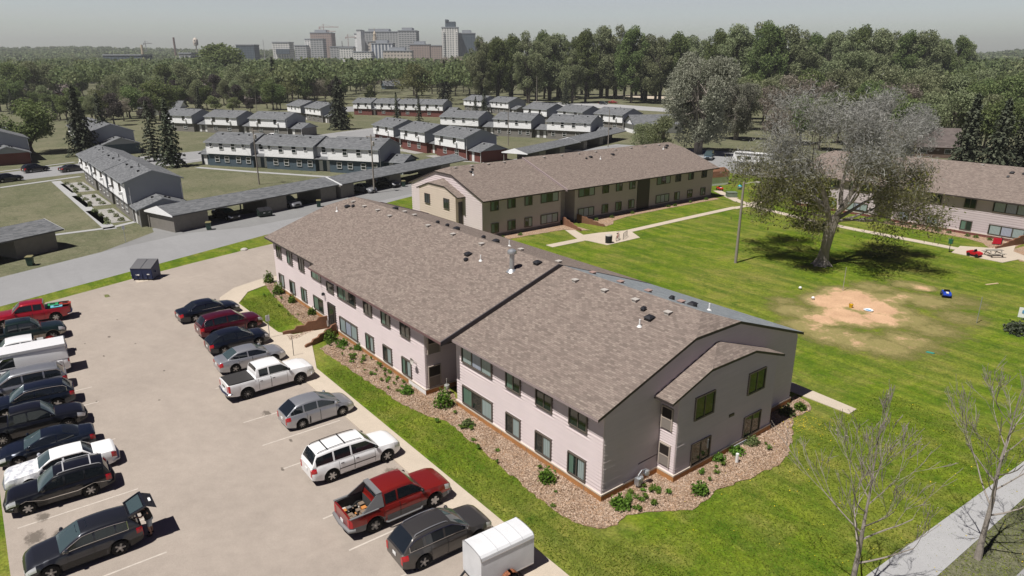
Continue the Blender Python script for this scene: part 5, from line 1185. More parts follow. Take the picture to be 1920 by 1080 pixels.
car('sedan', 'silver sedan half hidden by the white pickup truck', 'car', -28.2, -8.6, POS, mk(SEDAN, L=4.85, H=1.47, rglass=WS_GLASS), SILVER, GR, 0)
f150 = mk(PICK, handle=BLACK, mirror=BLACK, rim='multi', L=5.95, bed=(-2.9, -1.18), prof=[(-2.975, 1.28), (-1.2, 1.28), (-.9, 1.26), (1.1, 1.24), (1.35, 1.26), (2.4, 1.19), (2.975, 1.06)], belt=1.28, H=1.96, xf=1.9, fbumper=WHITEC)
ft = car('pickup_truck', 'white crew cab pickup truck with a black covered bed', 'pickup truck', -23.6, -8.85, POS, f150, WHITEC, GR, 1)
m = MB(); m.box(-2.88, -1.19, -.86, .86, 1.27, 1.31); bc = m.build('bed_cover', M('black_bed_cover', (0.035, 0.033, 0.032), .6), ft)
MB().box(-2.99, -2.975, -.25, .25, .93, 1.05).build('tailgate_handle', BLACK, ft)
HATCH = mk(SUV, L=4.45, W=1.85, H=1.6, wb=2.65, r=.33, gc=.2, belt=1.02, prof=[(-2.225, .98), (-1.8, 1.02), (.9, .99), (1.2, .98), (1.9, .84), (2.225, .68)], cab=(-2.18, -1.5, .1, 1.3), pill=(-1.1, -.2), doors=((-.95, -.12), (-.08, .95)), sideglass=(-1.9, 1.12), rim='multi')
car('hatchback', 'silver hatchback alone between the white pickup and the white long wagon', 'car', -17.45, -7.95, POS, HATCH, SILVER, GR, 0)
TBZ = mk(SUV, L=5.25, W=1.9, H=1.84, wb=3.28, r=.385, gc=.3, xf=1.72, belt=1.14, prof=[(-2.625, 1.08), (-2.2, 1.14), (1.1, 1.1), (1.3, 1.12), (2.2, 1.06), (2.625, .92)], cab=(-2.58, -2.25, .55, 1.3), pill=(-1.35, -.35), doors=((-1.1, -.27), (-.23, .98)), sideglass=(-2.35, 1.12), handle=BLACK, rails=BLACK, cross=(-1.6, -.6), rim='six', rtaper=.06, mirror=BLACK)
tb = car('sport_utility_vehicle', 'white long sport utility vehicle with black roof rails and tinted rear windows', 'car', -11.0, -8.6, POS, TBZ, WHITEC, GR, -1)
for s in (-1, 1): TBZ['_f'][3]('side_moulding', -1.15, 1.0, .95, 1.12, s, BLACK, .014, tb)
MB().box(-2.63, -2.655, -.17, .17, .62, .76).build('licence_plate_yellow', M('yellow_plate', (.6, .5, .1), .5), tb) if False else None
AVA = mk(PICK, L=5.6, W=2.02, H=1.9, wb=3.3, r=.4, gc=.36, xf=1.75, belt=1.2, prof=[(-2.8, 1.2), (-1.3, 1.2), (-.9, 1.18), (1.0, 1.16), (1.25, 1.18), (2.3, 1.12), (2.8, .98)], cab=(-1.3, -1.0, .6, 1.28), bed=(-2.7, -1.35), bedz=.62, pill=(-.25,), doors=((-1.05, -.2), (-.15, .95)), sideglass=(-.9, 1.1), low=True, lowmat=CLAD, bumper=CLAD, rails=None, rim='steel', mirror=BLACK, bedmat=M('worn_bed_liner', (.05, .05, .05), .8), roofcol=REDC)
av = car('pickup_truck', 'dark red pickup truck with grey cladding and an open cluttered bed', 'pickup truck', -5.85, -8.75, POS, AVA, REDC, GR, -1)
for s in (-1, 1):
    m = MB(); y = s * .93
    m.add([(-1.0, y * .78, 1.86), (-1.25, y * .8, 1.84), (-2.1, y, 1.24), (-1.0, y, 1.2), (-1.0, y * .74, 1.86), (-1.25, y * .74, 1.84), (-2.1, y * .93, 1.24), (-1.0, y * .93, 1.2)], [(0, 1, 2, 3), (3, 2, 1, 0), (4, 5, 6, 7), (7, 6, 5, 4), (0, 4, 5, 1), (1, 5, 6, 2), (1, 0, 4, 5), (2, 6, 5, 1)]); m.build('sail_panel', CLAD, av)
    MB().box(-2.78, -1.3, min(s * .87, s * .99), max(s * .87, s * .99), 1.2, 1.235).build('bed_rail', CLAD, av)
    MB().path([(-1.0, s * 1.05, .42), (-.9, s * 1.12, .4), (.9, s * 1.12, .4), (1.0, s * 1.05, .42)], [.045] * 4, 6).build('running_board', CLAD, av)
MB().box(-1.28, -1.0, -.74, .74, 1.82, 1.9).build('sport_bar', CLAD, av)
rr = random.Random(4)
m = MB()
for k in range(46):
    a, b = rr.uniform(-2.6, -1.5), rr.uniform(-.75, .75); s = rr.uniform(.04, .13); m.box(a - s, a + s, b - s, b + s, .62, .62 + s * rr.uniform(.6, 2), rr.choice((0, 0, 0, 1, 2, 3)))
tag(m.build('bed_clutter', [M('brown_debris', (.2, .15, .11), .9), M('white_debris', (.5, .48, .45), .8), M('orange_debris', (.5, .2, .05), .8), M('grey_debris', (.15, .15, .15), .8)], av), None)
EQX = mk(SUV, L=4.77, W=1.9, H=1.7, wb=2.86, r=.375, rails=SILVER, xf=1.45, trim=CHROME, ribs=True, cab=(-2.3, -1.75, .2, 1.15), rim='five')
car('crossover', 'dark grey crossover with silver roof rails beside the white trailer', 'car', -2.15, -8.35, POS, EQX, GREYC, GR, -2)

# cars on the left
CX5 = mk(SUV, L=4.6, W=1.88, H=1.66, wb=2.7, r=.37, belt=1.08, xf=1.42, prof=[(-2.3, 1.04), (-1.9, 1.08), (.7, 1.05), (.95, 1.06), (1.9, .94), (2.3, .76)], cab=(-2.24, -1.85, .05, .98), sunroof=(-.25, .2), pill=(-1.25, -.4), doors=((-1.1, -.32), (-.28, .72)), sideglass=(-1.75, .85), hatch_open=True, rim='five', low=True, norear=True, trim=CHROME)
cx = car('crossover', 'dark grey crossover with its rear hatch raised, nearest car on the left', 'car', -11.6, -21.55, NEG, CX5, STEELC, GL, 0)
m = MB()   # raised tailgate
hx, hz_ = -1.85, 1.62
m.add([(hx, -.62, hz_), (hx, .62, hz_), (hx - .75, .68, hz_ + .28), (hx - .75, -.68, hz_ + .28), (hx - 1.2, .7, hz_ + .02), (hx - 1.2, -.7, hz_ + .02)], [(0, 1, 2, 3), (3, 2, 1, 0), (3, 2, 4, 5), (5, 4, 2, 3)], 0)
m.beam((hx, -.64, hz_), (hx - .75, -.7, hz_ + .28), .08, .07); m.beam((hx, .64, hz_), (hx - .75, .7, hz_ + .28), .08, .07); m.beam((hx - .75, -.7, hz_ + .28), (hx - .75, .7, hz_ + .28), .08, .08)
tg = m.build('tailgate', STEELC, cx)
m = MB(); m.add([(hx - .1, -.54, hz_ + .055), (hx - .1, .54, hz_ + .055), (hx - .66, .6, hz_ + .262), (hx - .66, -.6, hz_ + .262)], [(0, 1, 2, 3)]); m.build('rear_window', WS_GLASS, tg)
m = MB(); m.box(hx - 1.08, hx - .98, -.16, .16, hz_ + .13, hz_ + .16); m.build('licence_plate', WHITE, tg)
for s in (-1, 1): MB().beam((hx - .05, s * .6, 1.5), (hx - .6, s * .66, hz_ + .18), .025, .025).build('gas_strut', METAL_DK, tg)
BLZ = mk(SUV, L=4.6, W=1.75, H=1.66, wb=2.72, r=.36, gc=.3, belt=1.06, xf=1.45, prof=[(-2.3, 1.04), (-2.0, 1.06), (.75, 1.03), (.95, 1.04), (1.9, .98), (2.3, .9)], cab=(-2.27, -2.05, .15, .92), pill=(-1.15, -.25), doors=((-.95, -.17), (-.13, .75)), sideglass=(-2.0, .78), rails=M('satin_roof_rack', (.5, .5, .52), .5, .3), cross=(-1.5, -.3), rtaper=.05, nose_r=.5, bumper=BLACK, rim='six', tl=(1.3, 2.8), cw=.92, rw=.76)
bz = car('sport_utility_vehicle', 'black boxy sport utility vehicle with chrome roof rack, behind the white old sedan', 'car', -17.55, -21.85, NEG, BLZ, BLACKC, GL, -3)
for s in (-1, 1): BLZ['_f'][3]('side_moulding', -2.2, 2.2, .9, 1.02, s, CHROME, .012, bz)
OLD = mk(SEDAN, L=5.15, W=1.8, H=1.42, wb=2.95, r=.32, belt=.95, prof=[(-2.575, .98), (-1.6, 1.0), (-1.2, .97), (1.0, .95), (1.2, .96), (2.3, .88), (2.575, .8)], cab=(-1.6, -1.05, .45, 1.15), doors=((-.95, .0), (.04, 1.0)), pill=(-.1,), sideglass=(-1.3, 1.0), nose_r=.5, trim=CHROME, rdrop=.03, rexp=.95, rtaper=.05, bumper=SILV2, shoulder=.2, rim='multi')
OLDW = M('chalky_white_paint', (0.62, 0.62, 0.64), .45, 0, .5, .3); t_ = NT(OLDW); sx_ = t_.n('SeparateXYZ'); t_.l(t_.pos(), sx_.inputs[0]); t_.col(t_.mix(t_.math('GREATER_THAN', sx_.outputs[0], .75), (.84, .84, .85), t_.ramp(t_.noise(3.2, 5, .7, t_.pos()), [(.38, (.4, .42, .48)), (.56, (.78, .78, .79))])))
car('sedan', 'old white sedan with blotchy faded hood between two black cars', 'car', -20.0, -21.5, NEG, OLD, OLDW, GL, -2)
car('coupe', 'dark blue grey coupe just behind the old white sedan', 'car', -22.95, -21.9, NEG, mk(SEDAN, L=4.75, W=1.82, H=1.4, wb=2.7, r=.335, cab=(-1.75, -.85, .2, 1.15), pill=(-.5,), doors=((-.45, .95),), prof=[(-2.375, .95), (-1.7, .99), (-1.2, .97), (.9, .93), (1.1, .94), (1.9, .82), (2.375, .68)], sideglass=(-1.35, 1.0)), NAVY2, GL, -4)
car('pickup_truck', 'black extended pickup facing out between the coupe and the navy crossover', 'pickup truck', -26.3, -22.3, POS, mk(PICK, L=5.4, W=1.9, H=1.8, wb=3.3, r=.38, gc=.34, belt=1.15, prof=[(-2.7, 1.14), (-1.2, 1.15), (-.9, 1.13), (1.0, 1.1), (1.2, 1.12), (2.3, 1.04), (2.7, .9)], cab=(-1.15, -1.0, .55, 1.2), xf=1.72, bed=(-2.6, -1.22), bedz=.7, doors=((-.95, -.2), (-.16, .9)), bumper=BLACK, rim='multi', nose_r=1.0), BLACKC, GL, -3)
car('crossover', 'navy crossover with chrome window strip next to the silver wagon', 'car', -29.9, -22.1, NEG, mk(SUV, L=4.75, H=1.66, trim=CHROME), NAVY2, GL, -4)
car('minivan', 'silver ribbed roof minivan between the white van and the navy crossover', 'minivan', -32.9, -22.3, NEG, mk(SUV, L=5.0, W=1.95, H=1.74, wb=3.0, belt=1.08, ribs=True, cab=(-2.45, -2.05, .6, 1.6), prof=[(-2.5, 1.02), (-2.0, 1.08), (1.2, 1.05), (1.5, 1.04), (2.2, .92), (2.5, .78)], pill=(-1.2, .0), doors=((-.95, .08), (.12, 1.15)), sideglass=(-2.2, 1.4), trim=CHROME), SILV2, GL, -3)
vn = car('van', 'white high top van with a flat rear, parked between the minivan and the white pickup', 'van', -35.9, -22.1, NEG, mk(SUV, L=5.6, W=2.02, H=2.12, wb=3.5, r=.37, gc=.28, belt=1.2, prof=[(-2.8, 1.2), (-2.2, 1.2), (1.5, 1.14), (1.8, 1.12), (2.5, 1.0), (2.8, .9)], cab=(-2.77, -2.68, 1.0, 1.75), pill=(.35,), sideglass=(.4, 1.55), doors=((-2.4, -1.3), (.5, 1.4)), rtaper=.02, rw=.82, cw=.95, rexp=.5, rdrop=.02, norear=True, nose_r=.5, tl=(1.6, 2.6), tlx=.1, rim='steel'), WHITEC, GL, -3)
for s in (-1, 1): MB().box(-2.83, -2.8, min(s * .08, s * .8), max(s * .08, s * .8), 1.3, 1.95).build('rear_window', CAR_GLASS, vn)
MB().prism([(-2.72, -.9), (1.3, -.86), (1.5, -.6), (1.5, .6), (1.3, .86), (-2.72, .9)], 2.08, 2.28).build('raised_roof', WHITEC, vn, 40)
pk = car('pickup_truck', 'white pickup truck with red equipment and tools in its bed', 'pickup truck', -39.3, -22.1, NEG, mk(PICK, L=5.7, rim='steel', H=1.9, handle=BLACK), WHITEC, GL, -3)
m = MB(); m.box(-1.62, -1.2, -.9, .9, 1.2, 1.34); m.build('tool_box', M('grey_tool_box', (.45, .45, .45), .5, .2), pk)
pk2 = car('pickup_truck', 'dark green crew cab pickup truck facing out, with tan lower trim', 'pickup truck', -43.75, -21.6, POS, mk(PICK, L=5.7, wb=3.55, low=True, lowmat=TANT, sunroof=(.05, .45), bumper=TANT, rim='six', handle=BLACK), GREENC, GL, -2)
rp = car('pickup_truck', 'bright red pickup truck, farthest vehicle on the left, with things in its bed', 'pickup truck', -48.7, -20.6, NEG, mk(PICK, L=5.7, H=1.88, rim='six'), REDB, GL, -6)
def bed_item(name, label, cat, parent_loc, rz, lx, ly, z, fn):
    t = thing(name, label, cat, (parent_loc[0] + lx * math.cos(rz) - ly * math.sin(rz), parent_loc[1] + lx * math.sin(rz) + ly * math.cos(rz), z), rz, 'things carried in pickup beds'); fn(t); return t
def reel(t):
    m = MB(); m.lathe([(.001, -.28), (.36, -.28), (.38, -.22), (.2, -.2), (.2, .2), (.38, .22), (.36, .28), (.001, .28)], 18, (0, 0, .42), 'y'); m.build('reel', M('red_plastic', (.5, .02, .01), .4), t, 35)
    m = MB(); m.lathe([(.205, -.19), (.3, -.19), (.3, .19), (.205, .19)], 16, (0, 0, .42), 'y'); m.build('hose', BLACK, t, 35)
    m = MB(); m.box(-.4, .4, -.3, .3, 0, .08); m.build('base', METAL_DK, t)
bed_item('hose_reel', 'red hose reel standing in the bed of the white pickup', 'hose reel', pk.location, pk.rotation_euler.z, -2.05, .25, .86, reel)
def crate(col):
    def f(t):
        m = MB(); m.prism([(-.4, -.3), (.4, -.3), (.45, 0), (.4, .3), (-.4, .3)], 0, .38); m.box(-.44, .44, -.34, .34, .36, .42); m.build('tub', M('tub_plastic', col, .4), t, 30)
        MB().box(-.2, .2, -.1, .1, .42, .47).build('lid_handle', BLACK, t)
    return f
bed_item('plastic_tub', 'light blue tub in the bed of the red pickup', 'tub', rp.location, rp.rotation_euler.z, -1.9, .3, .82, crate((.15, .45, .55)))
bed_item('plastic_tub', 'green tub beside the light blue one in the red pickup', 'tub', rp.location, rp.rotation_euler.z, -1.6, -.45, .82, crate((.03, .3, .1)))
bed_item('plastic_tub', 'dark red tub at the tailgate of the red pickup', 'tub', rp.location, rp.rotation_euler.z, -2.55, -.2, .82, crate((.35, .05, .03)))
bed_item('plastic_tub', 'dark tub at the tailgate of the white pickup', 'tub', pk.location, pk.rotation_euler.z, -2.55, -.4, .82, crate((.05, .05, .06)))

# enclosed trailer
def trailer():
    T = thing('cargo_trailer', 'small white enclosed trailer with a rounded front and rusty fender', 'trailer', (1.0, -7.35, LOTZ), math.radians(87), GR)
    # local +x points to the rear (towards the side walk); the tongue is at -x
    L, W, z0, z1 = 2.75, 1.5, .42, 2.0; m = MB()
    prof = [(-W / 2, z0), (-W / 2, z1 - .22), (-W / 2 + .03, z1 - .09), (-W / 2 + .12, z1 - .01), (-W * .2, z1 + .03), (0, z1 + .045), (W * .2, z1 + .03), (W / 2 - .12, z1 - .01), (W / 2 - .03, z1 - .09), (W / 2, z1 - .22), (W / 2, z0)]
    n = len(prof); pts = [(x, y, z) for x in (-L / 2, L / 2) for y, z in prof]
    m.add(pts, [(i, i + 1, n + i + 1, n + i) for i in range(n - 1)] + [tuple(range(n))[::-1], tuple(range(n, 2 * n))])
    m.add([(-L / 2, -W / 2, z0), (L / 2, -W / 2, z0), (L / 2, W / 2, z0), (-L / 2, W / 2, z0)], [(3, 2, 1, 0)])
    b = m.build('box_body', varied('trailer_white', (.66, .67, .69), .06, 1.6, .4), T, 25)
    m = MB(); m.box(-L / 2 + .01, L / 2 - .01, -W / 2 - .012, -W / 2, z0, z0 + .05)
    for y in (-W / 2, W / 2):
        m.beam((-L / 2, y, z1 - .23), (L / 2, y, z1 - .23), .03, .035)
    for x in (-L / 2, L / 2):
        q = [(x, y, z + .008) for y, z in prof[1:-1]]; m.path(q, [.018] * len(q), 4)
    for x in (-.5, .15, .8): q = [(x, y, z + .004) for y, z in prof[2:-2]]; m.path(q, [.008] * len(q), 4)
    m.build('edge_trim', M('aluminium_trim', (.55, .55, .56), .35, .7), T)
    m = MB(); m.box(L / 2, L / 2 + .02, -.66, .66, z0 + .06, z1 - .25); m.build('rear_door', WHITE, T)
    for s in (-1, 1):
        m = MB(); R = .42
        arc = [(R * math.cos(a), .33 + R * math.sin(a)) for a in np.linspace(math.pi * .93, math.pi * .07, 10)]
        pts = [(x, s * (W / 2 + .0), z) for x, z in arc] + [(x, s * (W / 2 + .27), z) for x, z in arc]
        m.add(pts, [(i, i + 1, 11 + i, 10 + i) for i in range(9)] + [(10 + i, 11 + i, i + 1, i) for i in range(9)])
        m.build('fender', varied('rusty_orange_fender', (.42, .17, .09), .25, 4), T)
        tm, rm = wheel_meshes(.3, .2, 'steel')
        t = bpy.data.objects.new('wheel', tm); C.objects.link(t); t.parent = T; t.location = (.1, s * (W / 2 + .14), .3)
        if s > 0: t.rotation_euler = (0, 0, math.pi)
        q = bpy.data.objects.new('rim', rm); C.objects.link(q); q.parent = t
    m = MB(); m.beam((-L / 2, -.6, .4), (-L / 2 - 1.0, 0, .42), .07, .08); m.beam((-L / 2, .6, .4), (-L / 2 - 1.0, 0, .42), .07, .08); m.box(-L / 2 - 1.2, -L / 2 - .9, -.05, .05, .4, .48); m.tube((-L / 2 - .85, 0, .05), (-L / 2 - .85, 0, .8), .03); m.beam((-L / 2, 0, .36), (L / 2, 0, .36), 1.2, .08)
    m.build('tongue', METAL_DK, T)
trailer()
# vehicles farther off
FAR = 'vehicles farther away'
vehicle('sport_utility_vehicle', 'black sport utility vehicle parked on the far residential street', 'car', (-150.6, -11.9, .012), math.radians(110), mk(SUV), BLACKC, FAR)
vehicle('sport_utility_vehicle', 'black car at the left edge of the far residential street', 'car', (-139.5, -17.2, .012), math.radians(110), mk(SUV, H=1.6), BLACKC, FAR)
x, y = G(137, 321); vehicle('sedan', 'dark car half hidden behind the nearest townhouse row', 'car', (x, y, .012), math.radians(110), mk(SEDAN), GREYC, FAR)
vehicle('minivan', 'silver minivan parked under the long carport', 'minivan', (-84.2, 15.6, .012), math.radians(15), mk(SUV, L=5.0, H=1.75), SILV2, FAR)
vehicle('sedan', 'dark sedan parked under the long carport near the green dumpster', 'car', (-81.4, 5.4, .012), math.radians(15), mk(SEDAN), BLACKC, FAR)
x, y = G(690, 362); vehicle('sedan', 'silver car under the carport behind the wooden utility pole', 'car', (x - 1.5, y, .012), math.radians(18), mk(SEDAN), SILVER, FAR)
x, y = G(735, 352); vehicle('crossover', 'black car beside the silver one under the carport behind the pole', 'car', (x - 1.5, y, .012), math.radians(18), mk(SUV), BLACKC, FAR)
x, y = G(1078, 278); vehicle('sedan', 'dark car with white stripes under the farthest carport', 'car', (x - 1, y, .012), math.radians(25), mk(SEDAN), NAVY, FAR)
x, y = G(514, 259); vehicle('sedan', 'white car parked between the townhouse rows', 'car', (x, y, .012), math.radians(35), mk(SEDAN), WHITEC, FAR)
vehicle('van', 'dull blue wagon parked beyond the courtyard building', 'car', (-77.5, 112.6, .012), math.radians(-60), mk(SUV, L=5.4, H=1.95, W=2.0, wb=3.3, cab=(-2.6, -2.4, .7, 1.5), prof=[(-2.7, 1.15), (-2.0, 1.16), (1.2, 1.1), (1.5, 1.1), (2.3, 1.0), (2.7, .9)], belt=1.15, pill=(-1.2, 0), sideglass=(-2.3, 1.3)), BLUEGC, FAR)
x, y = G(1131, 196); vehicle('sport_utility_vehicle', 'black car parked below the tall trees', 'car', (x, y, .03), .3, mk(SUV), BLACKC, FAR)
x, y = G(1150, 194); vehicle('sedan', 'small red car parked below the tall trees', 'car', (x, y, .03), .5, mk(SEDAN), REDC, FAR)
def rv():
    x, y = G(1412, 312); T = thing('travel_trailer', 'white travel trailer with a grey lower stripe behind the courtyard building', 'travel trailer', (x, y, .01), math.radians(-1 + 33 - 33 + 15), FAR)
    m = MB(); L, W = 8.2, 2.4; m.add([(-L / 2, -W / 2, .5), (L / 2, -W / 2, .5), (L / 2, W / 2, .5), (-L / 2, W / 2, .5), (-L / 2 - .2, -W / 2, 1.3), (L / 2, -W / 2, 2.9), (L / 2, W / 2, 2.9), (-L / 2 - .2, W / 2, 1.3), (-L / 2 + .1, -W / 2, 2.9), (-L / 2 + .1, W / 2, 2.9)], [(0, 1, 5, 8, 4), (3, 7, 9, 6, 2), (0, 4, 7, 3), (4, 8, 9, 7), (8, 5, 6, 9), (1, 2, 6, 5), (3, 2, 1, 0)])
    m.build('shell', WHITE, T)
    m = MB(); m.box(-L / 2 + .02, L / 2 - .02, -W / 2 - .02, -W / 2, .5, 1.0); m.add([(-3, -W / 2 - .02, 2.0), (-1.0, -W / 2 - .02, 1.0), (-.6, -W / 2 - .02, 1.0), (-2.6, -W / 2 - .02, 2.0)], [(0, 1, 2, 3)]); m.build('lower_stripe', M('rv_grey', (.12, .13, .15), .5), T)
    for a, b, c, d in ((-3.2, -2.5, 1.6, 2.2), (-1.4, -.2, 1.5, 2.2), (1.6, 2.6, 1.6, 2.2)): MB().box(a, b, -W / 2 - .03, -W / 2, c, d).build('window', CAR_GLASS, T)
    d = MB().box(.5, 1.2, -W / 2 - .035, -W / 2, .6, 2.5).build('door', WHITE, T); MB().box(.7, 1.0, -W / 2 - .045, -W / 2 - .035, 1.7, 2.2).build('door_window', CAR_GLASS, d)
    m = MB(); m.box(-L / 2 + .3, L / 2 - .3, -W / 2 - .15, -W / 2 - .02, 2.72, 2.86); m.build('awning', M('rv_awning', (.2, .2, .21), .7), T)
    tm, rm = wheel_meshes(.36, .22, 'steel')
    for xx in (-.2, .75):
        for s in (-1, 1):
            t = bpy.data.objects.new('wheel', tm); C.objects.link(t); t.parent = T; t.location = (xx, s * (W / 2 - .1), .36)
            if s > 0: t.rotation_euler = (0, 0, math.pi)
            q = bpy.data.objects.new('rim', rm); C.objects.link(q); q.parent = t
rv()
for k, (px, py) in enumerate(((905, 171), (1240, 241))):
    x, y = G(px, py); vehicle('pickup_truck', ['white truck glimpsed between the far trees behind the townhouses', 'white pickup truck below the grey willow beyond the townhouses'][k], 'truck', (x, y, .02), .2, mk(PICK), WHITEC, FAR)
# ------------------------------------------------------------------ trees and plants
def leaf_mesh(name, P, size, rng, mat, parent=None, droop=0.0, elong=1.3, nrm=None, upb=0.35):
    P = np.asarray(P, dtype=float); n = len(P)
    d = rng.normal(size=(n, 3)); d[:, 2] += upb if nrm is None else 0
    if nrm is not None: d = d * .75 + np.asarray(nrm) * 1.3
    d /= np.linalg.norm(d, axis=1)[:, None]
    a = rng.normal(size=(n, 3)); a[:, 2] -= droop; a -= d * (a * d).sum(1)[:, None]; a /= np.linalg.norm(a, axis=1)[:, None] + 1e-9
    b = np.cross(d, a); s = size * rng.uniform(.55, 1.25, n)[:, None]
    sz = s * elong
    V = np.stack([P - a * sz * .5, P + b * s * .42 + a * sz * .05, P + a * sz * .5, P - b * s * .42 + a * sz * .05], 1).reshape(-1, 3)
    me = bpy.data.meshes.new(name); me.vertices.add(4 * n); me.vertices.foreach_set('co', V.ravel())
    me.loops.add(4 * n); me.loops.foreach_set('vertex_index', np.arange(4 * n)); me.polygons.add(n); me.polygons.foreach_set('loop_start', np.arange(n) * 4); me.polygons.foreach_set('loop_total', np.full(n, 4))
    me.materials.append(mat); me.update(); me.validate()
    o = bpy.data.objects.new(name, me); C.objects.link(o)
    if parent is not None: o.parent = parent
    return o
def grow(m, p, d, L, r, lvl, rg, tips, n=5, kids=(3, 4), spread=.6, up=.12, wob=.16, shrink=.68, rmin=.006, seg=4, wood=None):
    P = [Vector(p)]; R = [r]; d = Vector(d).normalized()
    for k in range(seg):
        d = (d + Vector((rg.uniform(-wob, wob), rg.uniform(-wob, wob), rg.uniform(-wob, wob) + up * .5))).normalized()
        P.append(P[-1] + d * L / seg); R.append(max(rmin, r * (1 - .5 * (k + 1) / seg)))
    m.path(P, R, max(3, n - (0 if lvl > 1 else 1)))
    if lvl <= 0: tips.append((P[-1], d, L)); tips.append((P[-2], d, L)); return
    nk = rg.randint(*kids)
    for k in range(nk):
        t = rg.uniform(.45, 1.0) if k else 1.0; i = min(seg - 1, int(t * seg)); q = P[i].lerp(P[i + 1], t * seg - i if t < 1 else 1)
        ax = Vector((rg.gauss(0, 1), rg.gauss(0, 1), rg.gauss(0, .6))); ax = (ax - d * ax.dot(d)).normalized()
        nd = (d + ax * spread * rg.uniform(.6, 1.3) + Vector((0, 0, up))).normalized()
        grow(m, q, nd, L * shrink * rg.uniform(.75, 1.15), max(rmin, R[i + 1] * rg.uniform(.6, .8)), lvl - 1, rg, tips, max(3, n - 1), kids, spread, up, wob, shrink, rmin, seg, wood)

def broad_proto(seed, H=14, R=5.2, base=.28, nl=14, leaves=5200, size=.42, mat=None, bark=None, tall=1.0, lobes_r=(.28, .46), gaps=.25, name='deciduous_tree', trunk_r=.3, multi=1, vs=.72, el=1.3, dr=0.0):
    rg = random.Random(seed); rn = np.random.default_rng(seed); T = thing(name, 'x', 'tree')
    m = MB(); tips = []; cz = H * (base + (1 - base) * .5); hz = H * (1 - base) / 2
    lobes = []
    for k in range(nl):
        u = rg.random() ** .6; th = rg.uniform(0, 6.283); ph = math.asin(rg.uniform(-.85, 1)); rr = R * .74 * u ** .5
        c = Vector((rr * math.cos(th) * math.cos(ph), rr * math.sin(th) * math.cos(ph), cz + hz * vs * math.sin(ph))); lobes.append((c, R * rg.uniform(*lobes_r)))
    for q in range(multi):
        off = Vector((rg.uniform(-.4, .4), rg.uniform(-.4, .4), 0)) * (multi > 1) * 2
        top = Vector((off.x * 2.2, off.y * 2.2, H * .72)); P = [off * .5 + Vector((0, 0, -.1))]
        for k in range(1, 6): P.append((off * .5).lerp(top, k / 5) + Vector((rg.uniform(-.18, .18), rg.uniform(-.18, .18), 0)))
        m.path(P, [trunk_r * (1.25 if k == 0 else 1 - .16 * k) for k in range(6)], 7)
        for c, lr in lobes[q::multi]:
            i = rg.randint(1, 4); a = P[i]; mid = a.lerp(c, .5) + Vector((0, 0, -.3)); m.path([a, mid, c], [trunk_r * .42, trunk_r * .26, .04], 4)
            for z in range(2):
                e = c + Vector((rg.uniform(-1, 1), rg.uniform(-1, 1), rg.uniform(-.3, 1))) * lr * .85; m.path([mid, e], [trunk_r * .18, .02], 3)
    m.build('trunk', bark or BARK, T)
    w = np.array([l[1] ** 2 for l in lobes]); w /= w.sum(); ids = rn.choice(len(lobes), leaves, p=w)
    cen = np.array([list(l[0]) for l in lobes]); rad = np.array([l[1] for l in lobes])
    dd = rn.normal(size=(leaves, 3)); dd /= np.linalg.norm(dd, axis=1)[:, None]; u = rn.uniform(.35, 1.08, leaves) ** .6
    # ragged surface
    ang = np.sin(dd[:, 0] * 5 + ids) * np.sin(dd[:, 1] * 6 + ids * 2) * np.sin(dd[:, 2] * 5 + ids); u = u * (1 + .22 * ang)
    P = cen[ids] + dd * (rad[ids] * u)[:, None] * np.array([1, 1, .85 * tall])
    keep = ang > -1 + gaps
    P = P[keep]; nn = dd[keep]
    P = P[P[:, 2] > H * base * .55]; nn = nn[:len(P)]
    leaf_mesh('crown', P, size, rn, mat or LEAF_GREEN, T, upb=.4 if el < 5 else 0, elong=el, droop=dr)
    return T
def spruce_proto(seed, H=14, R=3.2, size=.5, mat=None, dens=1.0, base=.08, name='spruce_tree', trunk=.22, sag=.35):
    rg = random.Random(seed); rn = np.random.default_rng(seed); T = thing(name, 'x', 'tree')
    m = MB(); m.path([(0, 0, -.1), (rg.uniform(-.1, .1), 0, H * .5), (0, 0, H)], [trunk, trunk * .6, .03], 6)
    P, N = [], []; z = H * base; 
    while z < H * .985:
        f = (z - H * base) / (H * (1 - base)); rad = R * (1 - f) ** .85 * rg.uniform(.72, 1.1) + .12; nb = max(4, int(9 * (1 - f * .55) * dens)); a0 = rg.uniform(0, 6.28)
        for k in range(nb):
            a = a0 + 6.283 * k / nb + rg.uniform(-.25, .25); L = rad * rg.uniform(.7, 1.15); c, s = math.cos(a), math.sin(a)
            st = max(3, int(L / .3))
            for q in range(st):
                t = (q + rg.random()) / st; w = .36 * (1 - t) * L * .5 + .12
                for _ in range(3):
                    o = rg.uniform(-w, w); P.append((c * L * t - s * o, s * L * t + c * o, z - sag * L * t * t + rg.uniform(-.2, .12))); N.append((c * .35, s * .35, .8))
            if rad > .8: m.path([(0, 0, z), (c * L * .5, s * L * .5, z - sag * L * .25), (c * L * .92, s * L * .92, z - sag * L * .85)], [.05, .035, .012], 3)
        z += (.42 + .25 * (1 - f)) / max(.6, dens)
    m.build('trunk', BARK_DK, T); leaf_mesh('crown', P, size, rn, mat or LEAF_DARK, T, droop=.8, elong=1.5, nrm=N); return T

def place(proto, first, loc, label, group=None, sc=1.0, rz=None, zs=1.0, rg=random.Random(3)):
    rz = rg.uniform(0, 6.28) if rz is None else rz
    if proto not in first: first.add(proto); o = proto; o.location = (*loc[:2], 0); o.rotation_euler = (0, 0, rz)
    else: o = dup(proto, loc[:2] + (0,) if isinstance(loc, tuple) else loc, rz)
    o.scale = (sc, sc, sc * zs); tag(o, label, 'tree', group)
    if not group and 'group' in o: del o['group']
    return o
USED = set()
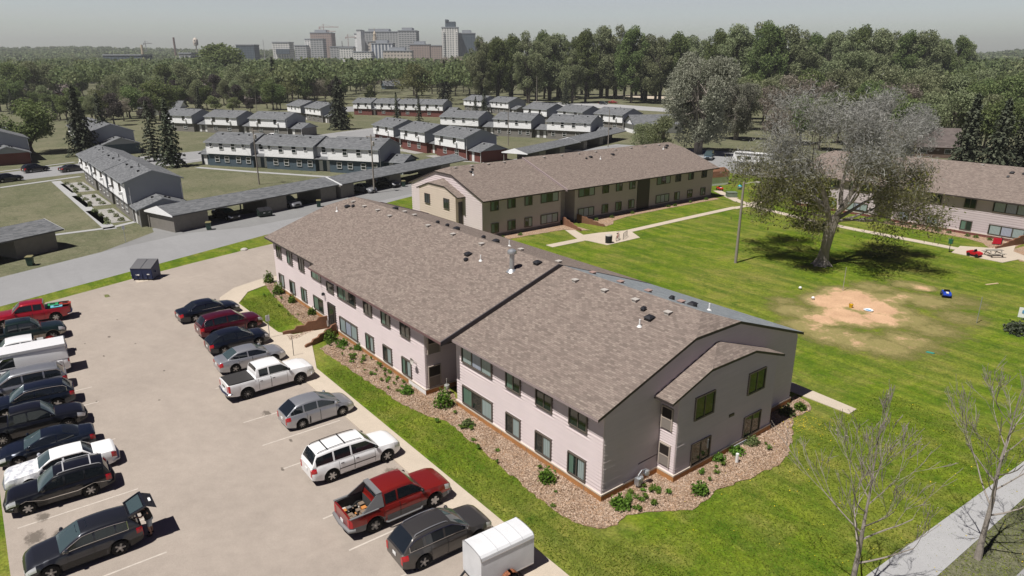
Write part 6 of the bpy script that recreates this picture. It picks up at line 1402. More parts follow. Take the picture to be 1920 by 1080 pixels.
# prototypes (unit sizes in metres)
P_GREEN = [broad_proto(11, 14, 5.6, .22, 16, 6500, .42, LEAF_GREEN), broad_proto(12, 15, 5.0, .25, 14, 6000, .42, LEAF_GREEN), broad_proto(13, 12, 5.8, .2, 15, 6200, .42, LEAF_GREEN)]
P_OLIVE = [broad_proto(21, 14, 5.8, .26, 15, 5200, .42, LEAF_OLIVE, gaps=.45), broad_proto(22, 13, 6.2, .3, 16, 4800, .42, LEAF_OLIVE, gaps=.5)]
P_FRESH = [broad_proto(31, 12, 5.5, .28, 14, 4500, .4, LEAF_FRESH, gaps=.5), broad_proto(32, 9, 3.6, .2, 11, 2800, .38, LEAF_FRESH)]
P_TAN = [broad_proto(41, 13, 5.2, .3, 14, 4200, .36, LEAF_TAN, gaps=.5)]
P_PURP = [broad_proto(51, 11, 4.6, .18, 12, 4200, .4, LEAF_PURPLE)]
P_TALL = [broad_proto(61, 30, 9.2, .08, 46, 17000, .46, LEAF_OLIVE, BARK_DK, 1.35, (.14, .3), .5, 'cottonwood_tree', .4, 4, .92, 1.7), broad_proto(62, 31, 8.4, .1, 44, 16000, .46, LEAF_GREEN, BARK_DK, 1.5, (.14, .3), .5, 'cottonwood_tree', .4, 3, .92, 1.7), broad_proto(63, 28, 10.0, .06, 48, 17500, .46, LEAF_OLIVE, BARK_DK, 1.2, (.14, .28), .5, 'cottonwood_tree', .4, 5, .92, 1.7)]
P_WIL = [broad_proto(71, 20, 8.6, .06, 44, 30000, .24, LEAF_GREY, BARK_PALE, 1.2, (.15, .3), .4, 'willow_tree', .45, 4, .85, 2.4, .8)]
P_SPR = [spruce_proto(81, 14, 3.4), spruce_proto(82, 15, 3.9, dens=1.15), spruce_proto(83, 10, 1.7, .4, dens=.85), spruce_proto(84, 14, 3.6, dens=.8, sag=.2)]

def tree_px(proto, base, top, label, group=None, wide=1.0):
    """stand a tree on the ground mark, as tall as the photo shows it"""
    x, y = G(*base); dx, dy = x - CAM_X, y - CAM_Y; depth = -dx * math.sin(YAW) + dy * math.cos(YAW)
    c, s = math.cos(PITCH), math.sin(PITCH); v = (540 - top) / F_PX; z = CAM_H + depth * (v * c - s) / (c + v * s)
    h0 = PH[id(proto)]
    return place(proto, USED, (x, y), label, group, z / h0 * wide, zs=1 / wide)
PH = {id(p): h for p, h in list(zip(P_GREEN, (14, 15, 12))) + list(zip(P_OLIVE, (14, 13))) + list(zip(P_FRESH, (12, 9))) + [(P_TAN[0], 13), (P_PURP[0], 11)] + list(zip(P_TALL, (29, 30, 27))) + [(P_WIL[0], 19.5)] + list(zip(P_SPR, (14, 15, 10, 14)))}
for pr, b, t, lb in (
    (P_SPR[1], (158, 292), 158, 'wide dark spruce behind the nearest townhouse row, left of two others'), (P_SPR[3], (198, 280), 172, 'spruce just right of the widest spruce on the left'),
    (P_SPR[3], (290, 302), 186, 'loose thin spruce standing beside the near street'), (P_SPR[0], (325, 313), 184, 'dense dark spruce in front of the loose one beside the near street'),
    (P_GREEN[2], (62, 288), 188, 'round bright green maple near the left edge'), (P_SPR[1], (637, 243), 140, 'tall middle spruce between the townhouse rows'),
    (P_SPR[2], (744, 222), 172, 'thin spruce left of its taller twin before the red brick row'), (P_SPR[2], (786, 229), 178, 'thin spruce right of its twin before the red brick row'),
    (P_SPR[0], (1060, 196), 147, 'small dark spruce in front of the tall park trees'), (P_SPR[3], (908, 213), 166, 'dark spruce between the rear townhouse rows'), (P_SPR[3], (892, 216), 180, 'shorter spruce touching the dark one between the rear rows'),
    (P_SPR[0], (517, 192), 106, 'dark spruce rising among the green trees left of the middle spruce'), (P_SPR[0], (834, 190), 112, 'pointed dark spruce behind the farthest townhouses'),
    (P_SPR[0], (375, 208), 162, 'dark spruce behind the taupe townhouse units'), (P_PURP[0], (578, 193), 140, 'dark purple leaved tree left of the middle spruce'),
    (P_FRESH[1], (405, 212), 180, 'small fresh green tree left of a matching one behind the taupe units'), (P_FRESH[1], (438, 212), 182, 'small fresh green tree right of a matching one behind the taupe units'),
    (P_PURP[0], (470, 210), 186, 'low dark tree beside the two small fresh green trees'), (P_FRESH[0], (475, 190), 135, 'pale green round tree in front of the brown roofed houses'),
    (P_GREEN[0], (540, 190), 142, 'dense mid green tree behind the small white townhouse pair'), (P_GREEN[1], (572, 188), 148, 'green tree beside the dense one behind the small white pair'),
    (P_GREEN[0], (420, 172), 82, 'large tall green tree on the skyline left of the city'), (P_GREEN[2], (302, 225), 152, 'dark green tree behind the street lamp pole on the left'),
    (P_GREEN[2], (245, 222), 162, 'leaning green tree behind the widest spruce'), (P_PURP[0], (215, 235), 176, 'low brownish tree right of the widest spruce'),
    (P_FRESH[0], (782, 195), 122, 'pale yellow green tree behind the thin twin spruces'), (P_FRESH[1], (695, 192), 160, 'small rounded tree near the small blue house'),
    (P_TAN[0], (850, 160), 100, 'brownish budding tree below the white tower'), (P_GREEN[0], (893, 152), 96, 'dark green tree below the dark glass tower'),
    (P_FRESH[1], (548, 245), 218, 'small yellow green tree beside the tall middle spruce'), (P_SPR[1], (1805, 330), 172, 'blue grey spruce behind the right building, leftmost of its clump'),
    (P_SPR[1], (1862, 335), 180, 'blue grey spruce behind the right building, middle of its clump'), (P_SPR[0], (1910, 325), 160, 'blue grey spruce behind the right building at the frame edge'),
    (P_OLIVE[0], (1240, 300), 220, 'low olive tree beside the farthest carport'), (P_OLIVE[1], (1205, 290), 232, 'small bushy tree right of the farthest carport'),
    (P_WIL[0], (1308, 288), 96, 'large grey green willow behind the courtyard building'), (P_WIL[0], (1380, 262), 150, 'smaller grey willow right of the large one'),
    (P_TAN[0], (1455, 285), 190, 'brownish thin tree between the willow and the big bare tree'),
    (P_TAN[0], (935, 206), 184, 'small bare grey tree on the lane, left of a similar one'), (P_TAN[0], (962, 208), 184, 'small bare grey tree on the lane, right of a similar one')):
    tree_px(pr, b, t, lb, None, 1.7 if 'skyline' in lb else 1.25 if pr in P_GREEN + P_FRESH else 1.0)
MG = 'mixed trees between the brown roofed houses and the townhouses'
rg = random.Random(55)
for i in range(58):
    px = 6 + i * 11.2 + rg.uniform(-6, 6); by = (232 if px < 300 else 214 if px < 560 else 196) - rg.uniform(0, 24 if px < 560 else 10)
    if px < 90 and by > 215: by = 205
    if 305 < px < 540 and by > 211: by = 206
    tree_px(rg.choice([P_PURP[0], P_GREEN[0], P_GREEN[2], P_FRESH[0], P_OLIVE[0], P_TAN[0], P_GREEN[1], P_SPR[3]]), (px, by), by - rg.uniform(34, 62), 'leafy or budding tree between the brown roofs and the townhouses', MG)
for i in range(26):
    px = 645 + i * 11 + rg.uniform(-5, 5); by = 176 + rg.uniform(-7, 5)
    if 704 < px < 772 and by > 168: by = 162
    tree_px(rg.choice(P_GREEN * 2 + P_OLIVE + P_FRESH[:1] + P_TAN), (px, by), by - rg.uniform(38, 58), 'leafy or budding tree between the brown roofs and the townhouses', MG)
# cottonwoods: the high belt on the right
rg = random.Random(5); TG = 'tall cottonwoods of the park belt'
tops = [(905, 84), (930, 76), (962, 78), (990, 68), (1020, 66), (1045, 72), (1075, 96), (1100, 66), (1125, 60), (1150, 56), (1178, 60), (1205, 72), (1230, 74), (1262, 70), (1290, 76), (1312, 80), (1345, 66), (1375, 56), (1405, 50), (1432, 54), (1460, 60), (1490, 64), (1520, 72), (1548, 66), (1575, 62), (1605, 56), (1635, 62), (1662, 64), (1690, 66), (1712, 64), (1735, 72), (1760, 84)]
for i, (px, ty) in enumerate(tops):
    tree_px(P_TALL[i % 3], (px + rg.uniform(-5, 5), 188 + rg.uniform(-5, 7) if px < 1300 else 196 + rg.uniform(-6, 8)), ty + rg.uniform(-2, 3), 'tall olive green cottonwood in the belt behind the townhouses', TG)
for i in range(54):
    px = 900 + i * 17 + rg.uniform(-8, 8); tree_px(P_TALL[i % 3], (px, (178 if i % 2 else 186) + rg.uniform(-4, 4)), (84 if i % 2 else 76) + rg.uniform(-3, 8), 'tall olive green cottonwood in the belt behind the townhouses', TG)
for i in range(26):                                # lower trees in front of the belt on the right
    px = 1380 + i * 21 + rg.uniform(-8, 8); by = 232 + rg.uniform(-16, 14); pr = rg.choice(P_GREEN + P_OLIVE + P_OLIVE + P_TAN)
    tree_px(pr, (px, by), by - rg.uniform(78, 100), 'mixed green tree between the park belt and the right building', 'green trees behind the right building')
for i in range(14):
    px = 1500 + i * 34 + rg.uniform(-8, 8); by = 276 + rg.uniform(-10, 14); pr = rg.choice(P_OLIVE + P_GREEN)
    tree_px(pr, (px, by), by - rg.uniform(85, 112), 'mixed green tree between the park belt and the right building', 'green trees behind the right building')
for i in range(18):
    px = rg.uniform(1720, 1960); by = rg.uniform(165, 205); tree_px(rg.choice(P_GREEN + P_OLIVE), (px, by), by - rg.uniform(56, 70), 'mixed green tree between the park belt and the right building', 'green trees behind the right building')
# neighbourhood trees on the left and centre, in the ring 170..700 m
NG = 'leafy trees of the neighbourhood beyond the townhouses'
cnt = 0; tries = 0; pts_ = []
HOUSES = [(20, 192), (110, 182), (180, 188), (260, 176), (350, 176), (395, 190), (480, 184), (600, 176), (735, 166), (620, 168)]
hp = [G(*h) for h in HOUSES]
while cnt < 160 and tries < 20000:
    tries += 1; near = cnt < 118; px = rg.uniform(-40, 1000 if not near else 900); by = rg.uniform(156, 200) if near else rg.uniform(134, 158)
    if by > (199 if px < 330 else 196 if px < 540 else 186 if px < 640 else 178): continue
    if 690 < px < 790 and by > 168: continue
    x, y = G(px, by)
    if any((x - a) ** 2 + (y - b) ** 2 < (8.5 if near else 12) ** 2 for a, b in pts_): continue
    if any((px - h[0]) ** 2 < 26 ** 2 and abs(by - h[1]) < 6 for h in HOUSES): continue
    if any((x - a) ** 2 + (y - b) ** 2 < 9 ** 2 for a, b in hp): continue
    pts_.append((x, y)); cnt += 1
    pr = rg.choice(P_GREEN * 3 + P_OLIVE * 3 + P_FRESH[:1] * 2 + P_TAN + P_SPR[:1])
    sc = (rg.uniform(.85, 1.5) if near else rg.uniform(1.3, 1.9)) if pr not in P_SPR else rg.uniform(.8, 1.1)
    place(pr, USED, (x, y), 'green tree in the leafy neighbourhood below the city', NG, sc)

# ---- far woodland: one mass of crowns out to the hills
def terrain():
    """low hills rising on the horizon, left and right"""
    m = MB(); rgs = []
    def hgt(az, d):           # az: metres right per metre ahead
        l = max(0, 1 - abs(az + .62) / .62) ** .6 if az < 0 else 0
        rgt = max(0, (az - .55) / .25) if az > .55 else 0
        f = min(1, max(0, (d - 1100) / 1300)); n = noise.noise(Vector((az * 6, d * .0008, 0)))
        return f * (36 * l + 42 * min(1, rgt) + 12 + 8 * n) if d > 1100 else 0
    A = np.linspace(-1.15, 1.15, 70); D = [1090, 1200, 1350, 1550, 1800, 2100, 2400, 2800]
    for d in D:
        for a in A: x, y, _ = CD(d, a * d); m.v.append((x, y, hgt(a, d) - (.5 if d == 1090 else 0)))
    for i in range(len(D) - 1):
        for j in range(len(A) - 1): k = i * len(A) + j; m.f.append([k, k + 1, k + len(A) + 1, k + len(A)]); m.m.append(0)
    tag(m.build('hills', varied('hill_ground', (.07, .08, .045), .2, .02), smooth=60), 'low wooded hills along the horizon', 'hill', None, 'structure'); return hgt
hgt = terrain()
def woodland():
    rn = np.random.default_rng(3); allQ = []; allS = []
    for d0, d1, n, s, k, qf in ((370, 700, 900, 7.4, 230, .17), (700, 1150, 1500, 8.2, 75, .3), (1150, 2600, 7500, 7.0, 24, .75)):
      P, S = [], []
      for _ in range(n):
            d = d0 + (d1 - d0) * rn.random() ** .8; a = rn.uniform(-.85, .85); side = a * d
            if d < 600 and -.05 < a < .6: continue
            if 1150 < d < 1700 and -.36 < a < .02: continue
            x, y, _ = CD(d, side); P.append((x, y, hgt(a, d))); S.append(s * rn.uniform(.7, 1.35))
      P = np.array(P); S = np.array(S); n = len(P)
      dd = rn.normal(size=(n, k, 3)); dd /= np.linalg.norm(dd, axis=2)[..., None]; dd[..., 2] = np.abs(dd[..., 2]) * 1.0 - .25
      dd *= (rn.uniform(.6, 1.08, (n, k)) ** .7)[..., None]
      Q = P[:, None, :] + dd * S[:, None, None]; Q[..., 2] += (S * 1.3)[:, None] + 3
      allQ.append(Q.reshape(-1, 3)); allS.append(np.repeat(S * qf, k))
    Q = np.concatenate(allQ); S = np.concatenate(allS)
    o = leaf_mesh('far_woodland', Q, 1, rn, LEAF_FAR, None, upb=.5)
    me = o.data; co = np.empty(len(me.vertices) * 3); me.vertices.foreach_get('co', co); co = co.reshape(-1, 4, 3); cen = Q.reshape(-1, 1, 3)
    co = cen + (co - cen) * S[:, None, None]; me.vertices.foreach_set('co', co.ravel()); me.update()
    tag(o, 'far woodland of leafy crowns reaching to the hills', 'woodland', None, 'stuff')
woodland()

# ---- the big half bare tree on the lawn
def big_tree():
    x, y = G(1540, 497); T = thing('lawn_tree', 'huge old tree with a twisted grey trunk and thin budding crown on the lawn', 'tree', (x, y), 0)
    rg = random.Random(19); m = MB(); tips = []
    # twisted trunk of two strands; camera-right is +side
    R = Vector((math.cos(YAW), math.sin(YAW), 0)); Fw = Vector((-math.sin(YAW), math.cos(YAW), 0))
    def q(side, ahead, z): return R * side + Fw * ahead + Vector((0, 0, z))
    tr = [q(-.1, 0, -.1), q(0, 0, .5), q(.15, 0, 1.8), q(.35, 0, 3.2), q(.65, .1, 4.6), q(.9, .1, 5.6)]
    m.path(tr, [.85, .62, .52, .5, .5, .45], 12)
    m.path([q(.35, .2, -.1), q(.2, -.22, 1.2), q(-.1, -.3, 2.4), q(.0, -.15, 3.8), q(.1, 0, 5.2), q(-.3, .1, 6.6), q(-.9, .2, 8.4)], [.5, .4, .36, .34, .32, .3, .26], 9)
    for a in range(6):
        an = a * 1.05 + .3; m.path([(math.cos(an) * .3, math.sin(an) * .3, .7), (math.cos(an) * .75, math.sin(an) * .75, .15), (math.cos(an) * 1.2, math.sin(an) * 1.2, -.1)], [.28, .22, .08], 6)
    limbs = [(q(.9, .1, 5.6), q(.5, 0, 1), 4.6, .34), (q(.8, .1, 5.2), q(1, .1, .45), 4.4, .26), (q(-.9, .2, 8.4), q(-.5, .1, 1), 4.4, .24), (q(-.3, .1, 6.4), q(-1, -.1, .6), 3.6, .2), (q(.7, 0, 5), q(1, -.5, .25), 4.2, .2),
             (q(0, 0, 6), q(-.9, -.6, .3), 3.4, .17), (q(0, .2, 6.2), q(-.2, 1, .6), 4.4, .22), (q(.9, .1, 5.6), q(.5, -1, .7), 4.2, .2), (q(1.0, .1, 5.8), q(1, .8, .8), 4.4, .22), (q(-.7, .2, 7.6), q(-1, .6, .6), 4.2, .18), (q(1.2, .1, 6.8), q(.1, .2, 1), 4.6, .26), (q(.9, 0, 4.9), q(1.3, .1, .1), 4.8, .17), (q(-.2, 0, 5.4), q(-1.3, .2, .05), 3.4, .15)]
    for p, d, L, r in limbs: grow(m, p, d, L * .93, r, 4, rg, tips, 6, (3, 3), .62, .05, .17, .74, .012, 4)
    m.build('trunk', BARK_PALE, T)
    rn = np.random.default_rng(8); tp = np.array([list(t[0]) for t in tips]); td = np.array([list(t[1]) for t in tips])
    print('big tree tips', len(tp), tp[:, 2].max(), np.abs(tp[:, :2]).max())
    # fine twigs
    k = 30; P = (tp[:, None, :] + rn.normal(size=(len(tp), k, 3)) * np.array([.68, .68, .65])).reshape(-1, 3)
    up = P[:, 2] > 11.8 + rn.normal(size=len(P)) * 1.8
    leaf_mesh('twigs', P[up], .075, rn, LEAF_BARE, T, elong=8, upb=0)
    lo = P[~up]; leaf_mesh('crown', lo[rn.random(len(lo)) < .6], .09, rn, LEAF_OLTW, T, droop=1.0, elong=5)
    k = 9; P = (tp[:, None, :] + rn.normal(size=(len(tp), k, 3)) * np.array([.5, .5, .7])).reshape(-1, 3); s = P[(P[:, 2] < 10.5) & (rn.random(len(P)) < .5)]
    leaf_mesh('leaves', s, .2, rn, LEAF_YG, T, droop=.5, elong=1.8)
big_tree()
t = broad_proto(95, 17, 9.5, .1, 34, 34000, .085, LEAF_BARE, BARK_PALE, 1.0, (.16, .3), .35, 'bare_tree', .4, 4, .8, 7); t.location = (-35, 106, 0); tag(t, 'broad pale grey bare tree behind the far left end of the right building', 'tree')
t = broad_proto(91, 7.2, 4.4, .25, 12, 4200, .3, LEAF_YG, BARK, name='small_tree', trunk_r=.16); t.location = (*G(1508, 428), 0); tag(t, 'smaller yellow green tree in the shade of the huge lawn tree', 'tree')

# ---- bare street trees in the lower right
def bare_tree(base, h, label, seed, lean=0, r=.135, sp=1.0):
    x, y = base; T = thing('street_tree', label, 'tree', (x, y), 0); rg = random.Random(seed); m = MB(); tips = []
    P = [Vector((0, 0, -.1))]; n = 7
    for k in range(1, n + 1): P.append(Vector((lean * k / n + rg.uniform(-.06, .06), rg.uniform(-.08, .08), h * .78 * k / n)))
    m.path(P, [r * (1.3 if k == 0 else 1.05 - .13 * k) for k in range(n + 1)], 9)
    for k in range(14):
        t = .32 + .66 * (k / 13) ** .9; i = min(n - 1, int(t * n)); p = P[i].lerp(P[i + 1], t * n - i); a = k * 2.4 + rg.uniform(-.4, .4)
        d = Vector((math.cos(a), math.sin(a), .55 + .6 * t)); grow(m, p, d, h * .27 * sp * (1.25 - .75 * t), r * .38 * (1.15 - .8 * t), 3, rg, tips, 5, (2, 4), .5, .16, .13, .68, .009, 4)
    grow(m, P[-1], (0, 0, 1), h * .2, r * .25, 3, rg, tips, 5, (3, 4), .4, .2, .12, .7, .009, 4)
    m.build('trunk', BARK_PALE, T)
    rn = np.random.default_rng(seed); tp = np.array([list(t_[0]) for t_ in tips]); leaf_mesh('buds', tp[rn.random(len(tp)) < .3] , .06, rn, LEAF_TAN, T)
    print('bare', len(tips))
bare_tree(G(1590, 1132), 8.3, 'bare budding street tree at the bottom edge left of the sidewalk', 33, sp=1.12)
bare_tree(G(1833, 1048), 9.4, 'bare budding street tree standing on the verge at the lower right', 47)

# ---- shrubs and bedding plants
def shrub(name, label, loc, r, h, mat, n=420, size=.13, group=None, seed=1, stems=True, z0=.03):
    T = thing(name, label, 'plant', (loc[0], loc[1], z0), 0, group); rn = np.random.default_rng(seed); rg = random.Random(seed)
    d = rn.normal(size=(n, 3)); d /= np.linalg.norm(d, axis=1)[:, None]; d[:, 2] = np.abs(d[:, 2]); u = rn.uniform(.4, 1.1, n) ** .7
    w = 1 + .25 * np.sin(d[:, 0] * 6 + seed) * np.sin(d[:, 1] * 7)
    P = d * (u * w)[:, None] * np.array([r, r, h]); leaf_mesh('foliage', P, size, rn, mat, T, upb=.6)
    if stems:
        m = MB()
        for k in range(5): a = rg.uniform(0, 6.28); m.path([(0, 0, 0), (math.cos(a) * r * .6, math.sin(a) * r * .6, h * .75)], [.015, .008], 3)
        m.build('stem', BARK, T)
    return T
def tuft(label, loc, r, h, mat, seed, group, z0=.03):
    T = thing('garden_plant', label, 'plant', (loc[0], loc[1], z0), 0, group); rg = random.Random(seed); m = MB()
    for k in range(46):
        a = rg.uniform(0, 6.28); L = r * rg.uniform(.5, 1.1); z = h * rg.uniform(.6, 1.1); w = .018; c, s = math.cos(a), math.sin(a)
        m.add([(-s * w, c * w, 0), (s * w, -c * w, 0), (c * L * .6 + s * w, s * L * .6 - c * w, z), (c * L * .6 - s * w, s * L * .6 + c * w, z), (c * L, s * L, z * .75)], [(0, 1, 2, 3), (3, 2, 4)])
    m.build('blades', mat, T); return T
for i, (px, py, r, h, lb) in enumerate(((505, 530, .5, 1.1, 'tall bright shrub at the far left corner of the nearest building'), (522, 552, .5, 1.1, 'bright shrub right of the tall one at the far left corner'), (548, 568, .35, .7, 'small bright shrub under the third ground floor window'),
    (585, 590, .4, .55, 'low bright plant left of the entrance wall'), (620, 640, .55, .9, 'bright shrub just right of the entrance wall'), (645, 648, .35, .5, 'low plant under the wide window right of the entrance'), (676, 655, .45, .5, 'leafy clump under the small window right of the entrance'),
    (764, 738, .42, .5, 'rounded bright plant below the corner of the longer section'), (832, 762, .62, 1.15, 'big bright green bush in the recess between the two sections'), (877, 800, .4, .45, 'low dark green plant below the wide window of the near section'),
    (1025, 902, .48, .7, 'rounded green bush under the near section'), (1163, 950, .5, .55, 'spiky yellow green clump at the near corner'), (1313, 925, .45, .6, 'green bush in front of the end bay'), (1408, 832, .5, .4, 'dark green ground plant along the end bay'), (1380, 850, .5, .35, 'green ground plant left of the dark one along the end bay'), (1345, 862, .45, .4, 'leafy plant under the end bay window'),
    (1475, 778, .5, .6, 'dark shrub in the corner behind the end bay'), (1500, 768, .35, .45, 'small grassy plant at the tip of the end bed'), (695, 590, .3, .3, None))):
    if lb is None: continue
    shrub('shrub', lb, G(px, py), r, h, LEAF_BRIGHT if i not in (9, 13, 16) else LEAF_GREEN, int(500 * r * h + 260), .14, 'shrubs in the beds of the nearest building', i + 5)
rg = random.Random(9); PG = 'small perennials in the wood chip beds'
for i in range(116):
    t = rg.random()
    if i < 24 or i > 85: x, y = -28.5 + 11.5 * rg.random(), -1.1 - 1.5 * rg.random()
    elif i < 38: x, y = -12.5 + 12 * rg.random(), -.5 - 1.8 * rg.random()
    elif i < 46: x, y = -43.5 + 11 * rg.random(), -1.3 - 1.4 * rg.random()
    else: x, y = (1.6 + 1.2 * rg.random(), 4 + 8 * rg.random()) if i < 55 else (.5 + 1.5 * rg.random(), .2 + 3 * rg.random())
    tuft('small green perennial growing in the wood chips', (x, y), rg.uniform(.1, .28), rg.uniform(.12, .3), LEAF_BRIGHT, i, PG, .045)
for i, t in enumerate((0.3, 2.2, 5, 16.8, 19, 22, 26.5, 34.6, 36, 40, 44)):
    shrub('shrub', 'small yellow green plant in the bed of the shaded courtyard front', (-47.3 + .1 * (i % 3), 27.4 + t), .32, .4, LEAF_BRIGHT, 120, .12, 'plants along the shaded courtyard front', 60 + i)
for i, x in enumerate((-20.5, -17.5, -14.5, -13.2, -11.0, -10.0, -8.4)):
    shrub('shrub', 'small green plant in the bed of the far building across the lawn', (x, 77.6), .35, .4, LEAF_BRIGHT, 120, .12, 'plants along the far building front', 80 + i)
# gravel bed shrubs of the nearest townhouses
for i, (gx, gy) in enumerate([(bx + dx, -7.9 + dy) for bx in (-129.5, -114, -98.6) for dx, dy in ((.6, -1), (2.6, .8), (4.6, -.7), (6.4, .9), (8.3, -.6), (9.8, 1.0), (10.9, -.9))]):
    shrub('shrub', 'small round dark shrub in the gravel before the nearest townhouses', (gx, gy), rg.uniform(.32, .5), .5, LEAF_OLIVE, 120, .18, 'round shrubs in the townhouse gravel beds', 100 + i, False)
shrub('shrub', 'dark shrub in the lawn at the right edge', G(1908, 625), 1.0, 1.0, LEAF_DARK, 600, .2, None, 77)
shrub('shrub', 'yellow green bush beside the small white townhouse pair', G(655, 222), 1.6, 2.0, LEAF_YG, 300, .35, None, 78)
for k, (px, py) in enumerate(((470, 238), (1530 - 1060, 300), (1000, 205))): shrub('shrub', ['pale green bush before the taupe townhouse units', 'pale bush by the slate blue row', 'pale bush by the lane under the tall trees'][k], G(px, py), 1.0, 1.2, LEAF_YG, 200, .3, None, 90 + k)
# dandelions and rough grass: uncountable
def flecks(name, label, zones, n, size, mat, z, seed):
    rn = np.random.default_rng(seed); P = []
    for (cx, cy, sx, sy, k) in zones: P.append(np.stack([rn.normal(cx, sx, int(n * k)), rn.normal(cy, sy, int(n * k)), np.full(int(n * k), z)], 1))
    P = np.concatenate(P); o = leaf_mesh(name, P, size, rn, mat, None, upb=3.0, elong=1.0); return tag(o, label, 'flowers', None, 'stuff')
cx, cy = G(1505, 795); dx_, dy_ = G(1700, 850)
flecks('dandelions', 'yellow dandelions dotting the lawn by the end wall', [(cx, cy, .8, .9, .5), (dx_, dy_, 4, 5, .25), (8, 8, 4, 4, .25)], 420, .07, M('dandelion_yellow', (.6, .45, .01), .8), .07, 5)
def rough_grass():
    rn = np.random.default_rng(12); n = 40000
    x = rn.uniform(-43.6, 14, n); y = rn.uniform(-4.85, -.8, n); k = (y < -1.6 - .5 * np.sin(x * .9)) & ~((x > -34.2) & (x < -23.8))
    a = np.stack([x[k], y[k], np.full(k.sum(), .03)], 1)
    m = 45000; X = rn.uniform(1.5, 16, m); Y = rn.uniform(-4, 24, m); b = np.stack([X, Y, np.full(m, .03)], 1); kk = (X - 2.8) > np.maximum(0, 0); b = b[kk]
    o = leaf_mesh('rough_grass', np.concatenate([a, b]), .07, rn, leaf_mat('grass_blades', (.13, .19, .012), (.24, .27, .04), .3, .8), None, upb=-.2, elong=1.2)
    tag(o, 'tufts of grass standing up in the near lawn', 'grass', None, 'stuff')
rough_grass()
def wood_chips():
    rn = np.random.default_rng(21); out = []
    for o in [o for o in C.objects if o.name.startswith('mulch_bed')][:2]:
        co = np.array([v.co[:] for v in o.data.vertices]); fs = [p.vertices[:] for p in o.data.polygons if len(p.vertices) == 3 and co[p.vertices[0]][2] > .03]
        ar = np.array([abs(np.cross(co[f[1]][:2] - co[f[0]][:2], co[f[2]][:2] - co[f[0]][:2])) / 2 for f in fs])
        k = rn.choice(len(fs), int(ar.sum() * 260), p=ar / ar.sum()); u, v = rn.random(len(k)), rn.random(len(k)); fl = u + v > 1; u[fl], v[fl] = 1 - u[fl], 1 - v[fl]
        t = np.array(fs)[k]; P = co[t[:, 0]] + (co[t[:, 1]] - co[t[:, 0]]) * u[:, None] + (co[t[:, 2]] - co[t[:, 0]]) * v[:, None]; P[:, 2] = .055 + rn.random(len(P)) * .03; out.append(P)
    o = leaf_mesh('wood_chips', np.concatenate(out), .065, rn, leaf_mat('chip_wood', (.3, .2, .13), (.6, .47, .37), .0, .9), None, upb=1.5, elong=1.8); tag(o, 'loose wood chips scattered over the planting beds', 'wood chips', None, 'stuff')
wood_chips()
# ------------------------------------------------------------------ poles and wires
def pole(label, px, base_y, top_y, kind, r=.15, lamp=None, name='utility_pole', xy=None):
    x, y = xy or G(px, base_y); dx, dy = x - CAM_X, y - CAM_Y; dep = -dx * math.sin(YAW) + dy * math.cos(YAW)
    c, s = math.cos(PITCH), math.sin(PITCH); v = (540 - top_y) / F_PX; h = CAM_H + dep * (v * c - s) / (c + v * s)
    T = thing(name, label, 'pole', (x, y), 0, 'wooden utility poles'); m = MB(); m.tube((0, 0, -.1), (0, 0, h), r, r * .7, 10); m.build('post', WOOD_POLE, T, 40)
    if kind == 'arm':
        m = MB(); m.beam((-.9, -.4, h - .4), (.9, .4, h - .4), .1, .12); m.build('crossarm', WOOD_POLE, T)
        m = MB(); m.lathe([(.001, .8), (.22, .75), (.24, .1), (.2, 0), (.001, 0)], 10, (.3, .15, h - 1.9)); m.build('transformer', VENT_PALE, T, 40)
    if lamp:
        m = MB(); a = lamp; m.path([(0, 0, h - .25), (math.cos(a) * .8, math.sin(a) * .8, h - .05), (math.cos(a) * 1.5, math.sin(a) * 1.5, h - .02)], [.03] * 3, 6); m.box(math.cos(a) * 1.55 - .22, math.cos(a) * 1.55 + .22, math.sin(a) * 1.55 - .12, math.sin(a) * 1.55 + .12, h - .1, h + .02); m.build('lamp_arm', VENT_PALE, T)
    return (x, y, h)
p1 = pole('wooden utility pole left of the slate blue townhouse row', 486, 346, 240, 'arm', .14)
p2 = pole('wooden utility pole in front of the carports with a grey transformer', 702, 362, 252, 'arm', .15)
p3 = pole('wooden pole standing before the taupe walled townhouses', 953, 273, 208, 'x', .13)
p4 = pole('wooden pole at the farthest carport', 1140, 276, 205, 'x', .13)
p5 = pole('tall pole rising in front of the park belt', 1006, 196, 143, 'x', .16)
p6 = pole('wooden pole with a street lamp in the middle of the lawn', 1379, 493, 341, 'x', .17, lamp=YAW)
p7 = pole('street lamp pole behind the spruces on the left', 310, 215, 163, 'x', .14, lamp=YAW)
p8 = pole('wooden pole beside the taupe townhouse units', 482, 212, 178, 'x', .13)
p9 = pole('pole among the trees left of the middle spruce', 590, 190, 148, 'arm', .13)
def wire(a, b, sag, label, n=12, dz=(0, 0)):
    m = MB(); A = Vector(a) - Vector((0, 0, .4 + dz[0])); B = Vector(b) - Vector((0, 0, .4 + dz[1])); pts = []
    for k in range(n + 1): t = k / n; p = A.lerp(B, t); p.z -= sag * 4 * t * (1 - t); pts.append(p)
    m.path(pts, [.018] * (n + 1), 3); tag(m.build('power_line', METAL_DK), label, 'power line', 'power lines over the townhouses')
wire(p1, p2, .8, 'thin black wire between the two nearest utility poles'); wire(p2, p3, 1.2, 'thin black wire from the transformer pole to the pole before the taupe row'); wire(p3, p4, 1.0, 'thin wire between the two poles at the far carports')
wire(p5, (*G(1330, 215), 11), 1.5, 'thin wire in front of the park belt'); wire((*G(860, 190), 11), p5, 1.5, 'thin wire reaching the tall pole from the left'); wire(p8, p9, 1, 'thin wire between the two poles behind the taupe units')
wire(p1, (*G(420, 290), 5.5), .5, 'service wire dropping to the slate blue row')
